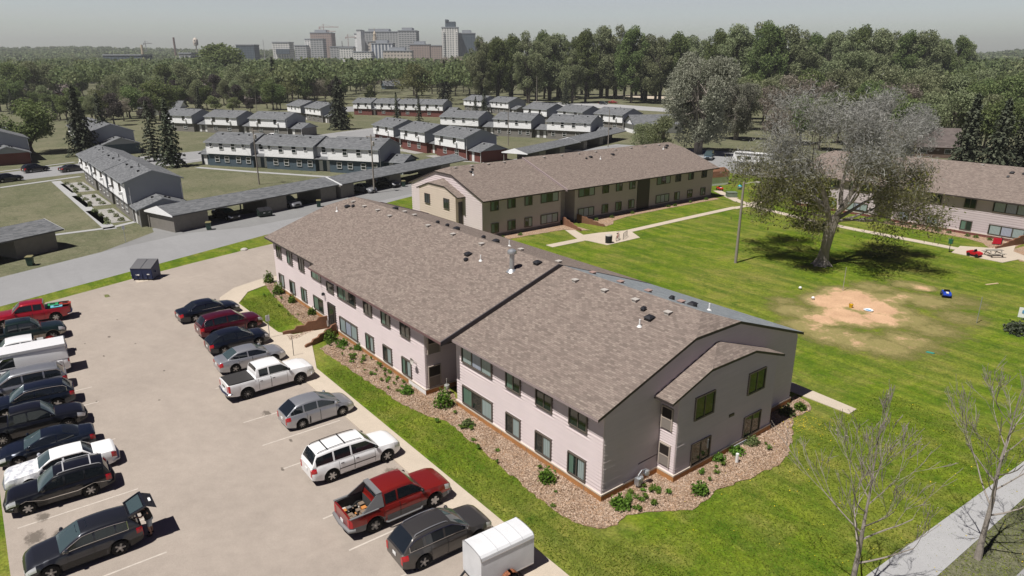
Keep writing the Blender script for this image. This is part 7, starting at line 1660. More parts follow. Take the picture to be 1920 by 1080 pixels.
# posts of the volleyball court, sign posts
def post(name, label, cat, px, by, h, r=.03, mat=METAL, extra=None):
    x, y = G(px, by); T = thing(name, label, cat, (x, y), 0); m = MB(); m.tube((0, 0, -.05), (0, 0, h), r, r, 8); m.build('post', mat, T, 40)
    if extra: extra(T, h)
    return T
post('net_post', 'thin metal net post behind the dirt patch', 'post', 1580, 545, 2.4, .035)
post('net_post', 'thin metal net post right of the dirt patch', 'post', 1831, 606, 2.4, .035)
def sgn(T, h): m = MB(); m.box(-.02, .02, -.16, .16, h - .5, h); m.build('sign_plate', WHITE, T)
post('sign_post', 'thin sign post on the sidewalk in front of the black crossover', 'sign', 506, 634, 2.0, .03, METAL, sgn)
post('sign_post', 'sign post on the grass beside the alley', 'sign', 236, 455, 2.2, .03, METAL, sgn)
post('handrail_post', 'dark slim post in the entrance walk', 'post', 551, 668, 1.6, .025, METAL_DK)
def bag(T, h):
    m = MB(); m.box(-.2, .2, -.16, .16, h - .65, h - .1); m.build('green_box', M('green_box_paint', (.02, .12, .06), .5), T)
post('pet_waste_station', 'green box on a post beside the far path', 'dispenser', 1779, 473, 1.7, .04, METAL_DK, bag)
post('vent_standpipe', 'short white pipe in the wood chips before the end bay', 'pipe', 1381, 868, .6, .09, WHITE)

# ------------------------------------------------------------------ dumpsters, bins
def dumpster(label, loc, rz, col, lid, w=2.0, d=1.3, h=1.25, name='dumpster', papers=True):
    T = thing(name, label, 'dumpster', loc, rz); m = MB()
    m.add([(-w / 2, -d / 2 + .12, .15), (w / 2, -d / 2 + .12, .15), (w / 2, d / 2, .15), (-w / 2, d / 2, .15), (-w / 2, -d / 2, h * .78), (w / 2, -d / 2, h * .78), (w / 2, d / 2, h * 1.12), (-w / 2, d / 2, h * 1.12)], [(3, 2, 1, 0), (0, 1, 5, 4), (1, 2, 6, 5), (2, 3, 7, 6), (3, 0, 4, 7)])
    for k in range(5): x = -w / 2 + .1 + (w - .2) * k / 4; m.box(x - .03, x + .03, -d / 2 + .02, -d / 2 + .1, .2, h * .76)
    m.box(-w / 2 - .1, w / 2 + .1, -.2, -.05, h * .45, h * .58); m.build('bin_body', M(label[:12] + '_steel', col, .5, .1), T)
    m = MB(); sl = (h * .34) / d
    for s in (0, 1):
        x0 = -w / 2 + s * w / 2 + .02; x1 = x0 + w / 2 - .04
        m.add([(x0, -d / 2 - .04, h * .8), (x1, -d / 2 - .04, h * .8), (x1, d / 2, h * 1.15), (x0, d / 2, h * 1.15)], [(0, 1, 2, 3)])
        for k in range(6): xx = x0 + .06 + (x1 - x0 - .12) * k / 5; m.beam((xx, -d / 2, h * .815), (xx, d / 2 - .02, h * 1.16), .05, .03)
    m.build('lid', lid, T)
    if papers:
        m = MB(); m.box(-w / 2 + .5, -w / 2 + .85, -d / 2 + .03, -d / 2 + .045, .55, .68); m.box(w / 2 - .6, w / 2 - .3, -d / 2 + .03, -d / 2 + .045, .62, .72); m.build('sticker', WHITE, T)
    m = MB()
    for xx in (-w / 2 + .15, w / 2 - .15):
        for yy in (-d / 2 + .25, d / 2 - .12): m.tube((xx - .03, yy, .08), (xx + .03, yy, .08), .08, n=8)
    m.build('caster', RUBBER, T); return T
dumpster('dark blue dumpster with grey ribbed lids at the edge of the lot', (*G(275, 522), LOTZ), math.radians(52), (.012, .024, .085), M('grey_plastic_lid', (.14, .14, .15), .6), 2.2, 1.7, 1.65)
tag(MB().box(-1.7, 1.7, -1.3, 1.3, 0, .03).build('dumpster_pad', CONCRETE), 'concrete pad under the blue dumpster', 'pad', None, 'structure').location = (*G(277, 519), 0)
x, y = G(500, 407); dumpster('dark green dumpster standing at the long carport', (x - .6, y, .012), math.radians(105 - 90 + 90 - 90 + 15 + 60), (.02, .035, .03), METAL_DK, 1.9, 1.1, 1.1)
def bin_(label, px, py, lid=(.22, .2, .1)):
    T = thing('wheelie_bin', label, 'bin', (*G(px, py), .012), 1.2, 'green bins at the carports'); m = MB()
    m.add([(-.26, -.26, .05), (.26, -.26, .05), (.26, .26, .05), (-.26, .26, .05), (-.32, -.34, 1.0), (.32, -.34, 1.0), (.32, .34, 1.0), (-.32, .34, 1.0)], [(3, 2, 1, 0), (0, 1, 5, 4), (1, 2, 6, 5), (2, 3, 7, 6), (3, 0, 4, 7), (4, 5, 6, 7)]); m.build('bin_body', M('bin_green', (.02, .06, .045), .5), T)
    m = MB(); m.box(-.35, .35, -.38, .38, 1.0, 1.07); m.box(-.3, .3, .3, .44, 1.0, 1.1); m.build('lid', M('bin_lid', lid, .6), T)
    m = MB(); m.tube((-.3, .28, .1), (.3, .28, .1), .1, n=10); m.build('wheel', RUBBER, T)
bin_('green bin with tan lid at the corner of the long carport', 392, 431); bin_('green bin with tan lid at the left carport', 58, 498); bin_('green bin with tan lid at the far end of the long carport', 598, 388); bin_('dark green bin under the carport behind the utility pole', 757, 350)

# ------------------------------------------------------------------ courtyard things
def trash(loc):
    T = thing('trash_can', 'black trash can with a pale lid on the concrete pad', 'bin', (*loc, .052), 0); m = MB(); m.lathe([(.001, 0), (.42, 0), (.44, .9), (.4, .95), (.001, .95)], 10); m.build('drum', BLACK, T, 40); m = MB(); m.lathe([(.44, .93), (.38, 1.05), (.1, 1.1), (.001, 1.1)], 14); m.build('lid', VENT_PALE, T, 50)
    m = MB()
    for k in range(3): a = k * 2.1; m.box(math.cos(a) * .35 - .08, math.cos(a) * .35 + .08, math.sin(a) * .35 - .08, math.sin(a) * .35 + .08, -.001, .03)
    m.build('foot', BLACK, T)
trash(G(1141, 456))
def bicycle(loc, rz):
    T = thing('bicycle', 'pinkish red bicycle leaning at the rack beside the trash can', 'bicycle', (*loc, .052), rz); col = M('pink_red_frame', (.42, .12, .09), .4)
    m = MB(); A, B, S, Hd, Bb = Vector((-.52, 0, .33)), Vector((.52, 0, .33)), Vector((-.22, 0, .82)), Vector((.38, 0, .85)), Vector((-.08, 0, .3))
    for p, q in ((A, S), (A, Bb), (Bb, S), (Bb, Hd), (S, Hd), (Hd, B)): m.tube(p, q, .022, n=6)
    m.build('frame', col, T)
    for c, nm in ((A, 'wheel'), (B, 'wheel')):
        m = MB(); pts = [(c.x + .32 * math.cos(a), 0, c.z + .32 * math.sin(a)) for a in np.linspace(0, 2 * math.pi, 22)]; m.path(pts, [.02] * 22, 5)
        w = m.build(nm, RUBBER, T); m = MB()
        for k in range(8): a = k * math.pi / 8; m.tube((c.x - .3 * math.cos(a), 0, c.z - .3 * math.sin(a)), (c.x + .3 * math.cos(a), 0, c.z + .3 * math.sin(a)), .004, n=3)
        m.build('spoke', METAL, w)
    m = MB(); m.tube(Hd, (.36, 0, 1.0), .018); m.path([(.25, -.28, 1.02), (.4, -.2, 1.02), (.4, .2, 1.02), (.25, .28, 1.02)], [.016] * 4, 5); m.build('handlebar', METAL_DK, T)
    m = MB(); m.tube(S, (-.25, 0, .92), .018); m.box(-.4, -.12, -.07, .07, .92, .97); m.build('saddle', BLACK, T)
bicycle(G(1158, 451), math.radians(118))
T = thing('bicycle_rack', 'thin metal bicycle rack on the concrete pad', 'bicycle rack', (*G(1172, 447), .052), math.radians(118))
m = MB(); m.path([(-1, 0, 0), (-.9, 0, .8), (.9, 0, .8), (1, 0, 0)], [.025] * 4, 6); m.build('frame', METAL_DK, T)
m = MB()
for k in range(9): m.tube((-.8 + .2 * k, 0, .05), (-.8 + .2 * k, 0, .8), .01, n=4)
m.build('bar', METAL_DK, T)
def picnic(loc, rz):
    T = thing('picnic_table', 'weathered grey picnic table on the far concrete pad', 'table', (*loc, .062), rz); W_ = varied('weathered_wood', (.33, .3, .26), .2, 3)
    m = MB()
    for k in range(5): m.box(-.9, .9, -.36 + .15 * k, -.24 + .15 * k, .72, .76)
    m.build('tabletop', W_, T)
    for s in (-1, 1):
        m = MB(); m.box(-.9, .9, min(s * .62, s * .88), max(s * .62, s * .88), .43, .47); m.build('bench', W_, T)
        for xx in (-.65, .65): m = MB(); m.beam((xx, s * .72, 0), (xx, s * .25, .72), .1, .05); m.build('leg', W_, T)
    m = MB(); [m.beam((xx, -.85, .4), (xx, .85, .4), .06, .1) for xx in (-.65, .65)]; m.build('brace', W_, T)
picnic(G(1862, 481), math.radians(55))
def toy_car(name, label, loc, rz, col, z=.02, stripe=None, s=1.0):
    T = thing(name, label, 'toy car', (*loc, z), rz, None, s); m = MB()
    prof = [(-.6, .2), (-.62, .42), (-.35, .5), (-.2, .45), (.1, .45), (.2, .5), (.55, .42), (.62, .3), (.6, .2)]
    n = len(prof); m.add([(x, y, zz) for y in (-.32, .32) for x, zz in prof], [tuple(range(n)), tuple(range(n, 2 * n))[::-1]] + [(i, n + i, n + (i + 1) % n, (i + 1) % n) for i in range(n)]); m.build('body', M(name + '_plastic_' + str(len(bpy.data.materials)), col, .35), T)
    m = MB(); m.box(-.2, .1, -.25, .25, .455, .47); m.build('seat', BLACK, T)
    m = MB(); m.add([(.1, -.26, .48), (.1, .26, .48), (.0, .22, .68), (.0, -.22, .68)], [(0, 1, 2, 3), (3, 2, 1, 0)]); m.build('windscreen', CAR_GLASS, T)
    for xx in (-.38, .38):
        for s_ in (-1, 1): m = MB(); m.lathe([(.001, -.05), (.15, -.05), (.17, 0), (.15, .05), (.001, .05)], 12, (xx, s_ * .34, .17), 'y'); m.build('wheel', BLACK, T, 40)
    if stripe: m = MB(); m.box(.22, .58, -.1, .1, .44, .51); m.build('stripe', stripe, T)
toy_car('toy_car', 'blue and white toy car on the lawn right of the dirt patch', G(1773, 556), math.radians(-60), (.01, .05, .4), stripe=WHITE, s=1.05)
toy_car('toy_car', 'red toy car beside the picnic table', G(1826, 481), math.radians(-10), (.5, .01, .02), .07, s=1.2)
toy_car('toy_car', 'red toy jeep in front of the small shed', G(1349, 357), math.radians(-30), (.5, .015, .01), .06, WHITE, s=1.1)
T = thing('toy_slide', 'red toy slide behind the stepped wall at the far entrance', 'toy', (*G(1868, 459), .06), .6); m = MB(); m.add([(-.5, -.2, .1), (.4, -.2, .8), (.4, .2, .8), (-.5, .2, .1)], [(0, 1, 2, 3), (3, 2, 1, 0)]); m.box(-.5, .4, -.24, -.2, .1, .85); m.build('chute', M('red_slide', (.5, .01, .03), .4), T); m = MB(); m.box(.4, .5, -.25, .25, 0, .9); m.build('ladder', METAL_DK, T)
def ball(name, label, px, py, r, mat, z=.02):
    x, y = G(px, py); T = thing(name, label, 'ball', (x, y, z), 0); m = MB(); m.lathe([(r * math.sin(a), r - r * math.cos(a)) for a in np.linspace(.01, math.pi - .01, 9)], 12); m.build('shell', mat, T, 80); m = MB(); m.lathe([(r * 1.01 * math.sin(a), r - r * 1.01 * math.cos(a)) for a in np.linspace(1.4, 1.75, 3)], 12); m.build('band', VENT_PALE, T)
ball('ball', 'white ball on the grass behind the dirt patch', 1500, 543, .16, WHITE); ball('ball', 'white ball at the left rim of the dirt patch', 1524, 562, .16, WHITE); ball('ball', 'turquoise ball beside the shed path', 1387, 355, .4, M('turquoise', (.02, .4, .5), .4))
T = thing('toy_bucket', 'yellow toy bucket on the bare dirt', 'bucket', (*G(1595, 577), .02), 0); m = MB(); m.lathe([(.001, 0), (.14, 0), (.2, .32), (.18, .32), (.12, .03), (.001, .03)], 12); m.build('pail', M('yellow_pail', (.7, .42, .01), .4), T, 40); m = MB(); m.path([(.19 * math.cos(a), 0, .3 + .16 * math.sin(a)) for a in np.linspace(0, math.pi, 8)], [.012] * 8, 4); m.build('handle', BLACK, T)
T = thing('toy_pool', 'small blue and white toy dish on the bare dirt', 'toy', (*G(1628, 583), .02), 0); m = MB(); m.lathe([(.001, .02), (.3, .03), (.38, .12), (.42, .1), (.36, 0)], 16); m.build('dish', WHITE, T, 40); m = MB(); m.lathe([(.001, .05), (.2, .06), (.26, .05)], 10); m.build('lining', M('blue_dish', (.05, .25, .45), .4), T)
T = thing('toy_scrap', 'green blue toy scrap lying on the lawn', 'toy', (*G(1744, 662), .01), .3); m = MB(); m.prism([(-.3, -.08), (.2, -.12), (.32, .05), (-.2, .1)], 0, .06); m.build('panel', M('teal_scrap', (.03, .3, .25), .5), T)
T = thing('playhouse_panel', 'white toy panel at the right edge of the lawn', 'toy', (*G(1918, 596), .02), .3); m = MB(); m.box(-.4, .4, -.03, .03, 0, .9); m.build('panel', WHITE, T); m = MB(); m.box(-.15, .15, -.05, -.03, .4, .7); m.build('picture', M('blue_picture', (.1, .3, .5), .5), T)
T = thing('plank', 'bare wooden plank lying on the grass', 'plank', (*G(1860, 533), .01), 1.2); m = MB(); m.box(-.8, .8, -.1, .1, 0, .05); m.build('board', M('plank_wood', (.5, .38, .24), .8), T)
T = thing('rock', 'pale rock on the strip of grass beside the alley', 'rock', (*G(458, 469), .0), 0); m = MB(); m.lathe([(.45, 0), (.42, .15), (.25, .24), (.001, .26)], 7); m.build('stone', VENT_PALE, T)
T = thing('transformer_box', 'green electrical box on the grass beside the courtyard building', 'electrical box', (*G(1371, 370), 0), .9); m = MB(); m.box(-.8, .8, -.6, .6, .1, .85); m.box(-.84, .84, -.64, .64, .85, .92); m.build('cabinet', M('faded_green', (.16, .2, .15), .6), T); m = MB(); m.box(-.95, .95, -.75, .75, -.02, .1); m.build('base', CONCRETE, T)
# shed with a gambrel roof
def shed():
    x, y = G(1352, 349); T = thing('garden_shed', 'small shed with an orange brown gambrel roof and a dark end', 'shed', (x - 2.2, y + .8, 0), math.radians(78)); RB = shingle('orange_brown_shingles', [(.3, .15, .09), (.34, .17, .1), (.36, .19, .12), (.4, .22, .14), (.3, .16, .1)], (.16, .09, .06))
    L, w, h = 4.2, 1.5, 1.5; m = MB(); m.box(-L / 2, L / 2, -w, w, 0, h); m.build('wall', SID_WHITE, T)
    P = [(-w - .12, h - .05), (-w + .2, h + .95), (0, h + 1.45), (w - .2, h + .95), (w + .12, h - .05)]
    m = MB(); m.add([(s * (L / 2 + .01), a, b) for s in (-1, 1) for a, b in P], [(0, 1, 2, 3, 4), (9, 8, 7, 6, 5)]); m.build('gable', METAL_DK, T)
    r = MB()
    for i in range(4): a, b = P[i], P[i + 1]; r.add([(-L / 2 - .12, a[0], a[1] + .06), (L / 2 + .12, a[0], a[1] + .06), (L / 2 + .12, b[0], b[1] + .06), (-L / 2 - .12, b[0], b[1] + .06)], [(0, 1, 2, 3), (3, 2, 1, 0)])
    r.build('roof', RB, T, uvfn=lambda p, co: (co.x, co.z + abs(co.y))); m = MB(); m.box(-L / 2 - .03, -L / 2, -.7, .7, 0, 1.7); m.build('door', DOOR_DK, T)
    m = MB(); m.add([(-L / 2 - .05, -.8, 0), (-L / 2 - .05, .8, 0), (-L / 2 - 1.8, .8, .02), (-L / 2 - 1.8, -.8, .02), (-L / 2 - .05, -.8, .12), (-L / 2 - .05, .8, .12)], [(4, 5, 2, 3), (0, 4, 3), (1, 2, 5)]); m.build('ramp', varied('ramp_wood', (.33, .18, .11), .2, 3), T)
shed()

# ------------------------------------------------------------------ the person at the raised hatch
def person():
    x, y = -11.45, -18.85; T = thing('person', 'person in a black shirt and pale shorts leaning into the raised hatch', 'person', (x, y, LOTZ), math.radians(-95))
    # local +x = facing direction (towards the car)
    SK = M('skin', (.42, .24, .17), .6); V = []; Ed = []; R = []
    def n(p, r): V.append(p); R.append(r); return len(V) - 1
    pel = n((0, 0, .92), .155); sp = n((.03, 0, 1.1), .14); ch = n((.1, 0, 1.32), .165); nk = n((.17, 0, 1.5), .065); hd0 = n((.2, 0, 1.57), .075); hd = n((.24, 0, 1.66), .105); hd2 = n((.25, 0, 1.74), .085)
    Ed += [(pel, sp), (sp, ch), (ch, nk), (nk, hd0), (hd0, hd), (hd, hd2)]
    for s in (-1, 1):
        h = n((0, s * .1, .88), .105); k = n((.05 * s + .03, s * .12, .48), .065); an = n((-.03 + .04 * s, s * .12, .1), .042); ft = n((.12 + .04 * s, s * .14, .045), .04); Ed += [(pel, h), (h, k), (k, an), (an, ft)]
        sh = n((.11, s * .19, 1.4), .07); el = n((.3, s * .24, 1.2), .045); wr = n((.52, s * .18, 1.24), .032); pa = n((.6, s * .16, 1.25), .035); Ed += [(ch, sh), (sh, el), (el, wr), (wr, pa)]
        for q in range(4): f = n((.66 + .01 * (q % 2), s * .16 + (q - 1.5) * .02, 1.245), .009); f2 = n((.70 - .008 * abs(q - 1.5), s * .16 + (q - 1.5) * .022, 1.225), .008); Ed += [(pa, f), (f, f2)]
        th = n((.61, s * .16 - s * .05, 1.235), .01); Ed += [(pa, th)]
    me = bpy.data.meshes.new('body'); me.from_pydata(V, Ed, []); o = bpy.data.objects.new('body', me); C.objects.link(o); o.parent = T
    me.materials.append(SK); md = o.modifiers.new('skin', 'SKIN'); md.use_smooth_shade = True
    for i, sv in enumerate(me.skin_vertices[0].data): sv.radius = (R[i], R[i]); sv.use_root = i == 0
    su = o.modifiers.new('sub', 'SUBSURF'); su.levels = su.render_levels = 1
    shirt = M('black_shirt', (.012, .012, .014), .8); short = M('pale_shorts', (.36, .42, .46), .8)
    m = MB(); m.path([(0, 0, .93), (.03, 0, 1.1), (.1, 0, 1.33), (.13, 0, 1.44), (.16, 0, 1.48)], [.185, .178, .2, .15, .09], 14)
    for s in (-1, 1): m.path([(.1, s * .1, 1.38), (.13, s * .21, 1.38), (.22, s * .235, 1.26)], [.1, .09, .068], 10)
    m.build('shirt', shirt, T, 70)
    m = MB(); m.path([(0, 0, .98), (0, 0, .84)], [.18, .19], 14)
    for s in (-1, 1): m.path([(0, s * .095, .9), (.03, s * .115, .55)], [.125, .115], 12)
    m.build('shorts', short, T, 70)
    m = MB(); m.lathe([(.001, .12), (.06, .11), (.105, .05), (.118, -.02), (.1, -.08)], 14, (.225, 0, 1.7)); m.build('hair', M('dark_hair', (.02, .013, .01), .8), T, 70)
    m = MB()
    for s in (-1, 1): m.lathe([(.001, .1), (.05, .09), (.06, 0), (.001, 0)], 8, (.05 + .04 * s, s * .13, 0)); m.box(-.06 + .04 * s, .2 + .04 * s, s * .13 - .045, s * .13 + .045, 0, .06)
    m.build('shoe', BLACK, T)
    m = MB(); m.box(.33, .345, -.02, .02, 1.62, 1.66); m.build('nose', SK, T)
person()

# ------------------------------------------------------------------ low houses beyond the townhouses
def house(label, px, py, w, d, h, rise, rz, wallm, roofm, chim=None, cat='house', garage=False):
    x, y = G(px, py); T = thing('house', label, cat, (x, y), YAW + rz, 'low houses beyond the townhouses'); m = MB(); m.box(-w / 2, w / 2, 0, d, 0, h)
    m.add([(-w / 2, 0, h), (-w / 2, d, h), (-w / 2, d / 2, h + rise), (w / 2, 0, h), (w / 2, d, h), (w / 2, d / 2, h + rise)], [(2, 1, 0), (3, 4, 5)]); m.build('wall', wallm, T)
    r = MB(); o = .7; dz = rise / (d / 2) * o; r.add([(-w / 2 - o, -o, h - dz + .1), (w / 2 + o, -o, h - dz + .1), (w / 2 + o, d / 2, h + rise + .1), (-w / 2 - o, d / 2, h + rise + .1), (w / 2 + o, d + o, h - dz + .1), (-w / 2 - o, d + o, h - dz + .1)], [(0, 1, 2, 3), (3, 2, 4, 5), (5, 4, 1, 0)])
    ro = r.build('roof', roofm, T, uvfn=lambda p, co: (co.x, co.y))
    if chim: MB().box(w * chim - .6, w * chim + .6, d * .35, d * .55, h, h + rise + 1.4).build('chimney', varied('brick_chimney', (.28, .13, .1), .2, 3), ro)
    for k in range(max(2, int(w / 4))): xx = -w / 2 + 2 + k * (w - 4) / max(1, int(w / 4) - 1); wn_ = MB().box(xx - .7, xx + .7, -.06, -.0, 1.0, 2.1).build('window', WHITE, T); MB().box(xx - .6, xx + .6, -.08, -.06, 1.1, 2.0).build('pane', GLASS, wn_)
    return T
BRW = varied('brown_house_wall', (.13, .09, .07), .2, 1)
house('long brown roofed house at the left edge', 30, 194, 28, 14, 3, 4.5, .05, BRW, SH_DARK, .3); house('brown roofed house with a brick chimney behind the round maple', 108, 182, 18, 16, 3, 6.5, .3, BRICK_RED, SH_DARK, -.1)
house('low brown roofed house right of the widest spruce', 212, 180, 22, 14, 3, 5, -.15, BRW, SH_DARK, .1); house('long brown roofed house behind the street lamp', 330, 188, 30, 18, 3, 6, .1, BRW, SH_DARK, .2)
house('brown roofed house left of the pale round tree', 402, 182, 12, 12, 3, 3.5, -.1, BRW, SH_DARK); house('dark house with a white edged porch roof behind the small fresh green trees', 492, 194, 18, 14, 3, 5.5, .35, BRW, SH_DARK)
house('dark flat roofed house left of the middle spruce', 603, 180, 14, 10, 3, 2, .1, BRW, SH_DARK); house('small blue grey house with white windows in the centre distance', 737, 167, 13, 11, 2.8, 3.4, .45, WALL_TEAL, SH_GREY)
house('low house with a plain roof behind the big bare tree on the right', 1752, 296, 9, 8, 3, 3.5, -.35, BRW, SH_DARK); house('low grey roofed building beside the grey willow', 1235, 250, 16, 9, 3, 2.4, .2, SID_WHITE, SH_GREY)
house('pale low house left edge of the spruce clump on the far left', 300, 216, 16, 10, 3, 2.5, .1, SID_WHITE, SH_GREY)

# ------------------------------------------------------------------ city on the skyline
def facade(name, wall, glass_c, sx, sz, fx=.55, fz=.5):
    m = M(name, wall, .7, spec=.3); t = NT(m); tc = t.n('TexCoord'); sp = t.n('SeparateXYZ'); t.l(tc.outputs['Object'], sp.inputs[0])
    u = t.math('ADD', sp.outputs[0], sp.outputs[1]); a = t.math('LESS_THAN', t.math('FRACT', t.math('DIVIDE', u, sx)), fx); b = t.math('LESS_THAN', t.math('FRACT', t.math('DIVIDE', sp.outputs[2], sz)), fz)
    t.col(t.mix(t.math('MULTIPLY', a, b), wall, glass_c)); return m
F_WHITE = facade('pale_tower_facade', (.8, .78, .74), (.16, .18, .2), 5.2, 3.6); F_GLASS = facade('dark_glass_facade', (.06, .08, .1), (.1, .13, .16), 5, 4, .8, .75); F_BROWN = facade('brown_brick_facade', (.42, .33, .29), (.16, .15, .15), 5, 4, .4, .45)
F_GREY = facade('grey_facade', (.5, .5, .5), (.15, .17, .18), 6, 4.2, .7, .55); F_SLAB = facade('white_slab_facade', (.82, .82, .82), (.4, .42, .44), 60, 4.2, .95, .4); F_COL = facade('column_facade', (.75, .76, .77), (.12, .15, .2), 6.5, 90, .55, .86); F_BEIGE = facade('beige_facade', (.62, .55, .48), (.2, .19, .18), 6, 6, .5, .5)
CITY = 'buildings of the distant city'
def tower(label, px0, px1, top, mat, depth=1550, d=30, extra=None, cat='building', name='city_building', side=None, turn=.0):
    z = CAM_H + depth * ((540 - top) / F_PX * math.cos(PITCH) - math.sin(PITCH)) / (math.cos(PITCH) + (540 - top) / F_PX * math.sin(PITCH))
    c = math.cos(PITCH) + (540 - top) / F_PX * math.sin(PITCH)
    s0, s1 = ((p - 960) / F_PX * depth / c for p in (px0, px1)); w = s1 - s0; x, y, _ = CD(depth, (s0 + s1) / 2)
    T = thing(name, label, cat, (x, y), YAW + turn, CITY); m = MB(); m.box(-w / 2, w / 2, 0, d, -1, z); m.build('block', mat, T)
    m = MB(); m.box(-w / 2 - .6, w / 2 + .6, -.6, d + .6, z, z + 1.6); m.build('parapet', SID_GREY, T)
    if extra: extra(T, w, d, z)
    return T
def crown_(T, w, d, z):
    m = MB(); m.box(-w * .28, w * .34, 4, d - 4, z, z + 12); m.box(-w * .28, -w * .1, 3, d - 4, z + 12, z + 16); m.build('crown', F_GLASS, T); m = MB(); m.box(-w * .5, -w * .34, -2, 6, 0, z - 8); m.box(w * .34, w * .5, -2, 6, 0, z - 8); m.build('bay', F_WHITE, T)
def plant_(T, w, d, z): MB().box(-w * .3, w * .25, 5, d - 5, z, z + 7).build('plant_room', SID_GREY, T)
tower('tall white tower with a grey crown, highest of the city', 828, 858, 52, F_WHITE, 1500, 30, crown_)
tower('dark glass tower right of the tall white one', 860, 890, 63, F_GLASS, 1520, 30, plant_); tower('small brown tower right of the dark glass tower', 891, 905, 76, F_BROWN, 1540, 24, plant_)
tower('white slab end block of the hospital complex', 664, 672, 64, F_SLAB, 1600, 40); tower('tall white slab beside the hospital complex', 668, 676, 57, M('plain_white_slab', (.85, .85, .85), .8), 1590, 40); tower('wide grey hospital block with glass bays', 676, 746, 60, F_GREY, 1640, 40, plant_); tower('grey office block at the right of the hospital complex', 746, 780, 58, F_GREY, 1600, 50, plant_)
tower('brown and grey block with cranes above it, left of the city', 581, 620, 62, F_BROWN, 1620, 40, plant_); tower('lower grey stepped block in front of the craned one', 581, 605, 74, F_GREY, 1560, 26); tower('pale end tower of the craned block', 571, 582, 74, F_WHITE, 1580, 30)
tower('curved pale glass building far left of the city', 510, 542, 80, F_WHITE, 1480, 30, lambda T, w, d, z: MB().box(-w * .3, w * .5, -3, 0, z - 22, z - 12).build('glass_band', F_GLASS, T)); tower('low grey blocks between the glass building and the craned block', 552, 574, 86, F_GREY, 1560, 24)
tower('column fronted white civic building', 696, 736, 82, F_COL, 1400, 30, plant_); tower('beige arcaded building in front of the city', 718, 772, 96, F_BEIGE, 1350, 24, plant_); tower('brown apartment block in the middle of the city', 768, 805, 84, F_BROWN, 1450, 26, plant_); tower('brown block left of the tall white tower', 800, 828, 86, F_BROWN, 1560, 26); tower('low white building left of the civic building', 636, 662, 90, F_WHITE, 1480, 26); tower('long low dark block under the cranes', 618, 664, 88, F_GREY, 1600, 26); tower('low white buildings at the foot of the city', 662, 696, 98, F_WHITE, 1380, 20)
def spire(T, w, d, z):
    m = MB(); m.lathe([(4.2, 0), (4.2, 9), (3.0, 9.2), (3.0, 14), (3.4, 14.2), (1.6, 19), (.8, 20), (.5, 25), (.05, 27)], 10, (0, d / 2, z)); m.build('spire', M('copper_beige', (.5, .42, .32), .6), T, 30)
tower('beige tower with a domed spire in the middle of the city', 690, 712, 78, F_BEIGE, 1470, 24, spire)
tower('long dark flat building on the left horizon', 193, 265, 104, F_GLASS, 1000, 30); tower('grey blocky building below the left smokestack', 335, 358, 101, F_GREY, 900, 20); tower('dark low building beside the large skyline tree', 442, 476, 85, F_GLASS, 1300, 26)
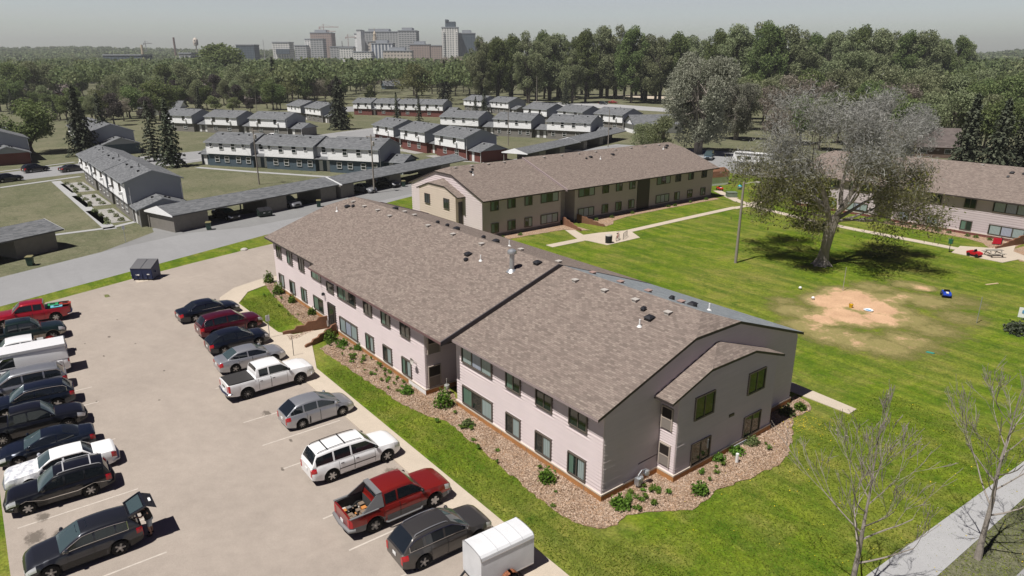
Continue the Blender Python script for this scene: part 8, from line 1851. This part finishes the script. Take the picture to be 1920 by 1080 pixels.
def slim(label, px, top, r, col, depth, name, cat, arm=None):
    s = (px - 960) / F_PX * depth / math.cos(PITCH - .0) * .94; x, y, _ = CD(depth, (px - 960) / F_PX * depth / (math.cos(PITCH) + (540 - top) / F_PX * math.sin(PITCH)))
    v = (540 - top) / F_PX; z = CAM_H + depth * (v * math.cos(PITCH) - math.sin(PITCH)) / (math.cos(PITCH) + v * math.sin(PITCH)); T = thing(name, label, cat, (x, y), YAW, CITY)
    m = MB(); m.tube((0, 0, -1), (0, 0, z), r, r * .75, 8); m.build('shaft', M(name + '_col' + str(px), col, .7), T)
    if arm:
        m = MB(); m.beam((-arm * .3, 0, z - 3), (arm, 0, z - 3), 1.6, 1.6); m.beam((0, 0, z + 3), (arm * .7, 0, z - 2.5), .4, .4); m.beam((0, 0, z + 3), (-arm * .25, 0, z - 2.5), .4, .4); m.tube((0, 0, z - 3), (0, 0, z + 3), .8); m.box(-arm * .3, -arm * .22, -1.5, 1.5, z - 6.5, z - 3); m.build('jib', M(name + '_jib' + str(px), col, .7), T)
    return T, z
slim('brown smokestack on the left horizon', 325, 70, 2.6, (.2, .13, .11), 1500, 'smokestack', 'chimney'); slim('pale leaning obelisk like mast on the left horizon', 265, 84, 2.2, (.6, .5, .36), 1050, 'tower_mast', 'tower'); slim('thin radio mast left of the glass building', 493, 74, .7, (.4, .4, .4), 1500, 'radio_mast', 'mast'); slim('slim dark stack beside the smaller crane', 641, 77, 1.0, (.15, .14, .14), 1550, 'stack', 'chimney')
slim('upper tower crane above the brown block', 606, 48, 1.2, (.45, .36, .34), 1640, 'tower_crane', 'crane', 34); slim('lower tower crane just below the upper one', 600, 56, 1.2, (.45, .36, .34), 1630, 'tower_crane', 'crane', 34); slim('smaller tower crane between the two big blocks', 652, 67, 1.1, (.45, .36, .34), 1600, 'tower_crane', 'crane', 18); slim('tiny tower crane above the left hills', 272, 79, 1.2, (.3, .3, .3), 1750, 'tower_crane', 'crane', 16)
T, z = slim('water tower shaped like a corn cob on the left horizon', 366, 74, 1.6, (.5, .46, .36), 1500, 'water_tower', 'water tower'); m = MB(); m.lathe([(.1, -13), (4.5, -11), (5.2, -6), (4.6, 0), (2, 3), (.1, 4)], 12, (0, 0, z)); m.build('tank', F_BEIGE, T, 40)

# ------------------------------------------------------------------ haze: even thin air round everything
hz = MB(); hz.box(-1, 1, -1, 1, -1, 1); hm = bpy.data.materials.new('haze_air'); hm.use_nodes = True; nt = hm.node_tree; nt.nodes.clear()
vo = nt.nodes.new('ShaderNodeVolumePrincipled'); vo.inputs['Density'].default_value = 0.00017; vo.inputs['Color'].default_value = (.85, .88, .92, 1); vo.inputs['Anisotropy'].default_value = 0.2
out = nt.nodes.new('ShaderNodeOutputMaterial'); nt.links.new(vo.outputs[0], out.inputs['Volume'])
ho = hz.build('haze', hm); ho.scale = (3600, 3600, 85); ho.location = (-900, 1100, 84); ho.rotation_euler = (0, 0, YAW); tag(ho, 'thin even haze in the air', 'haze', None, 'stuff')
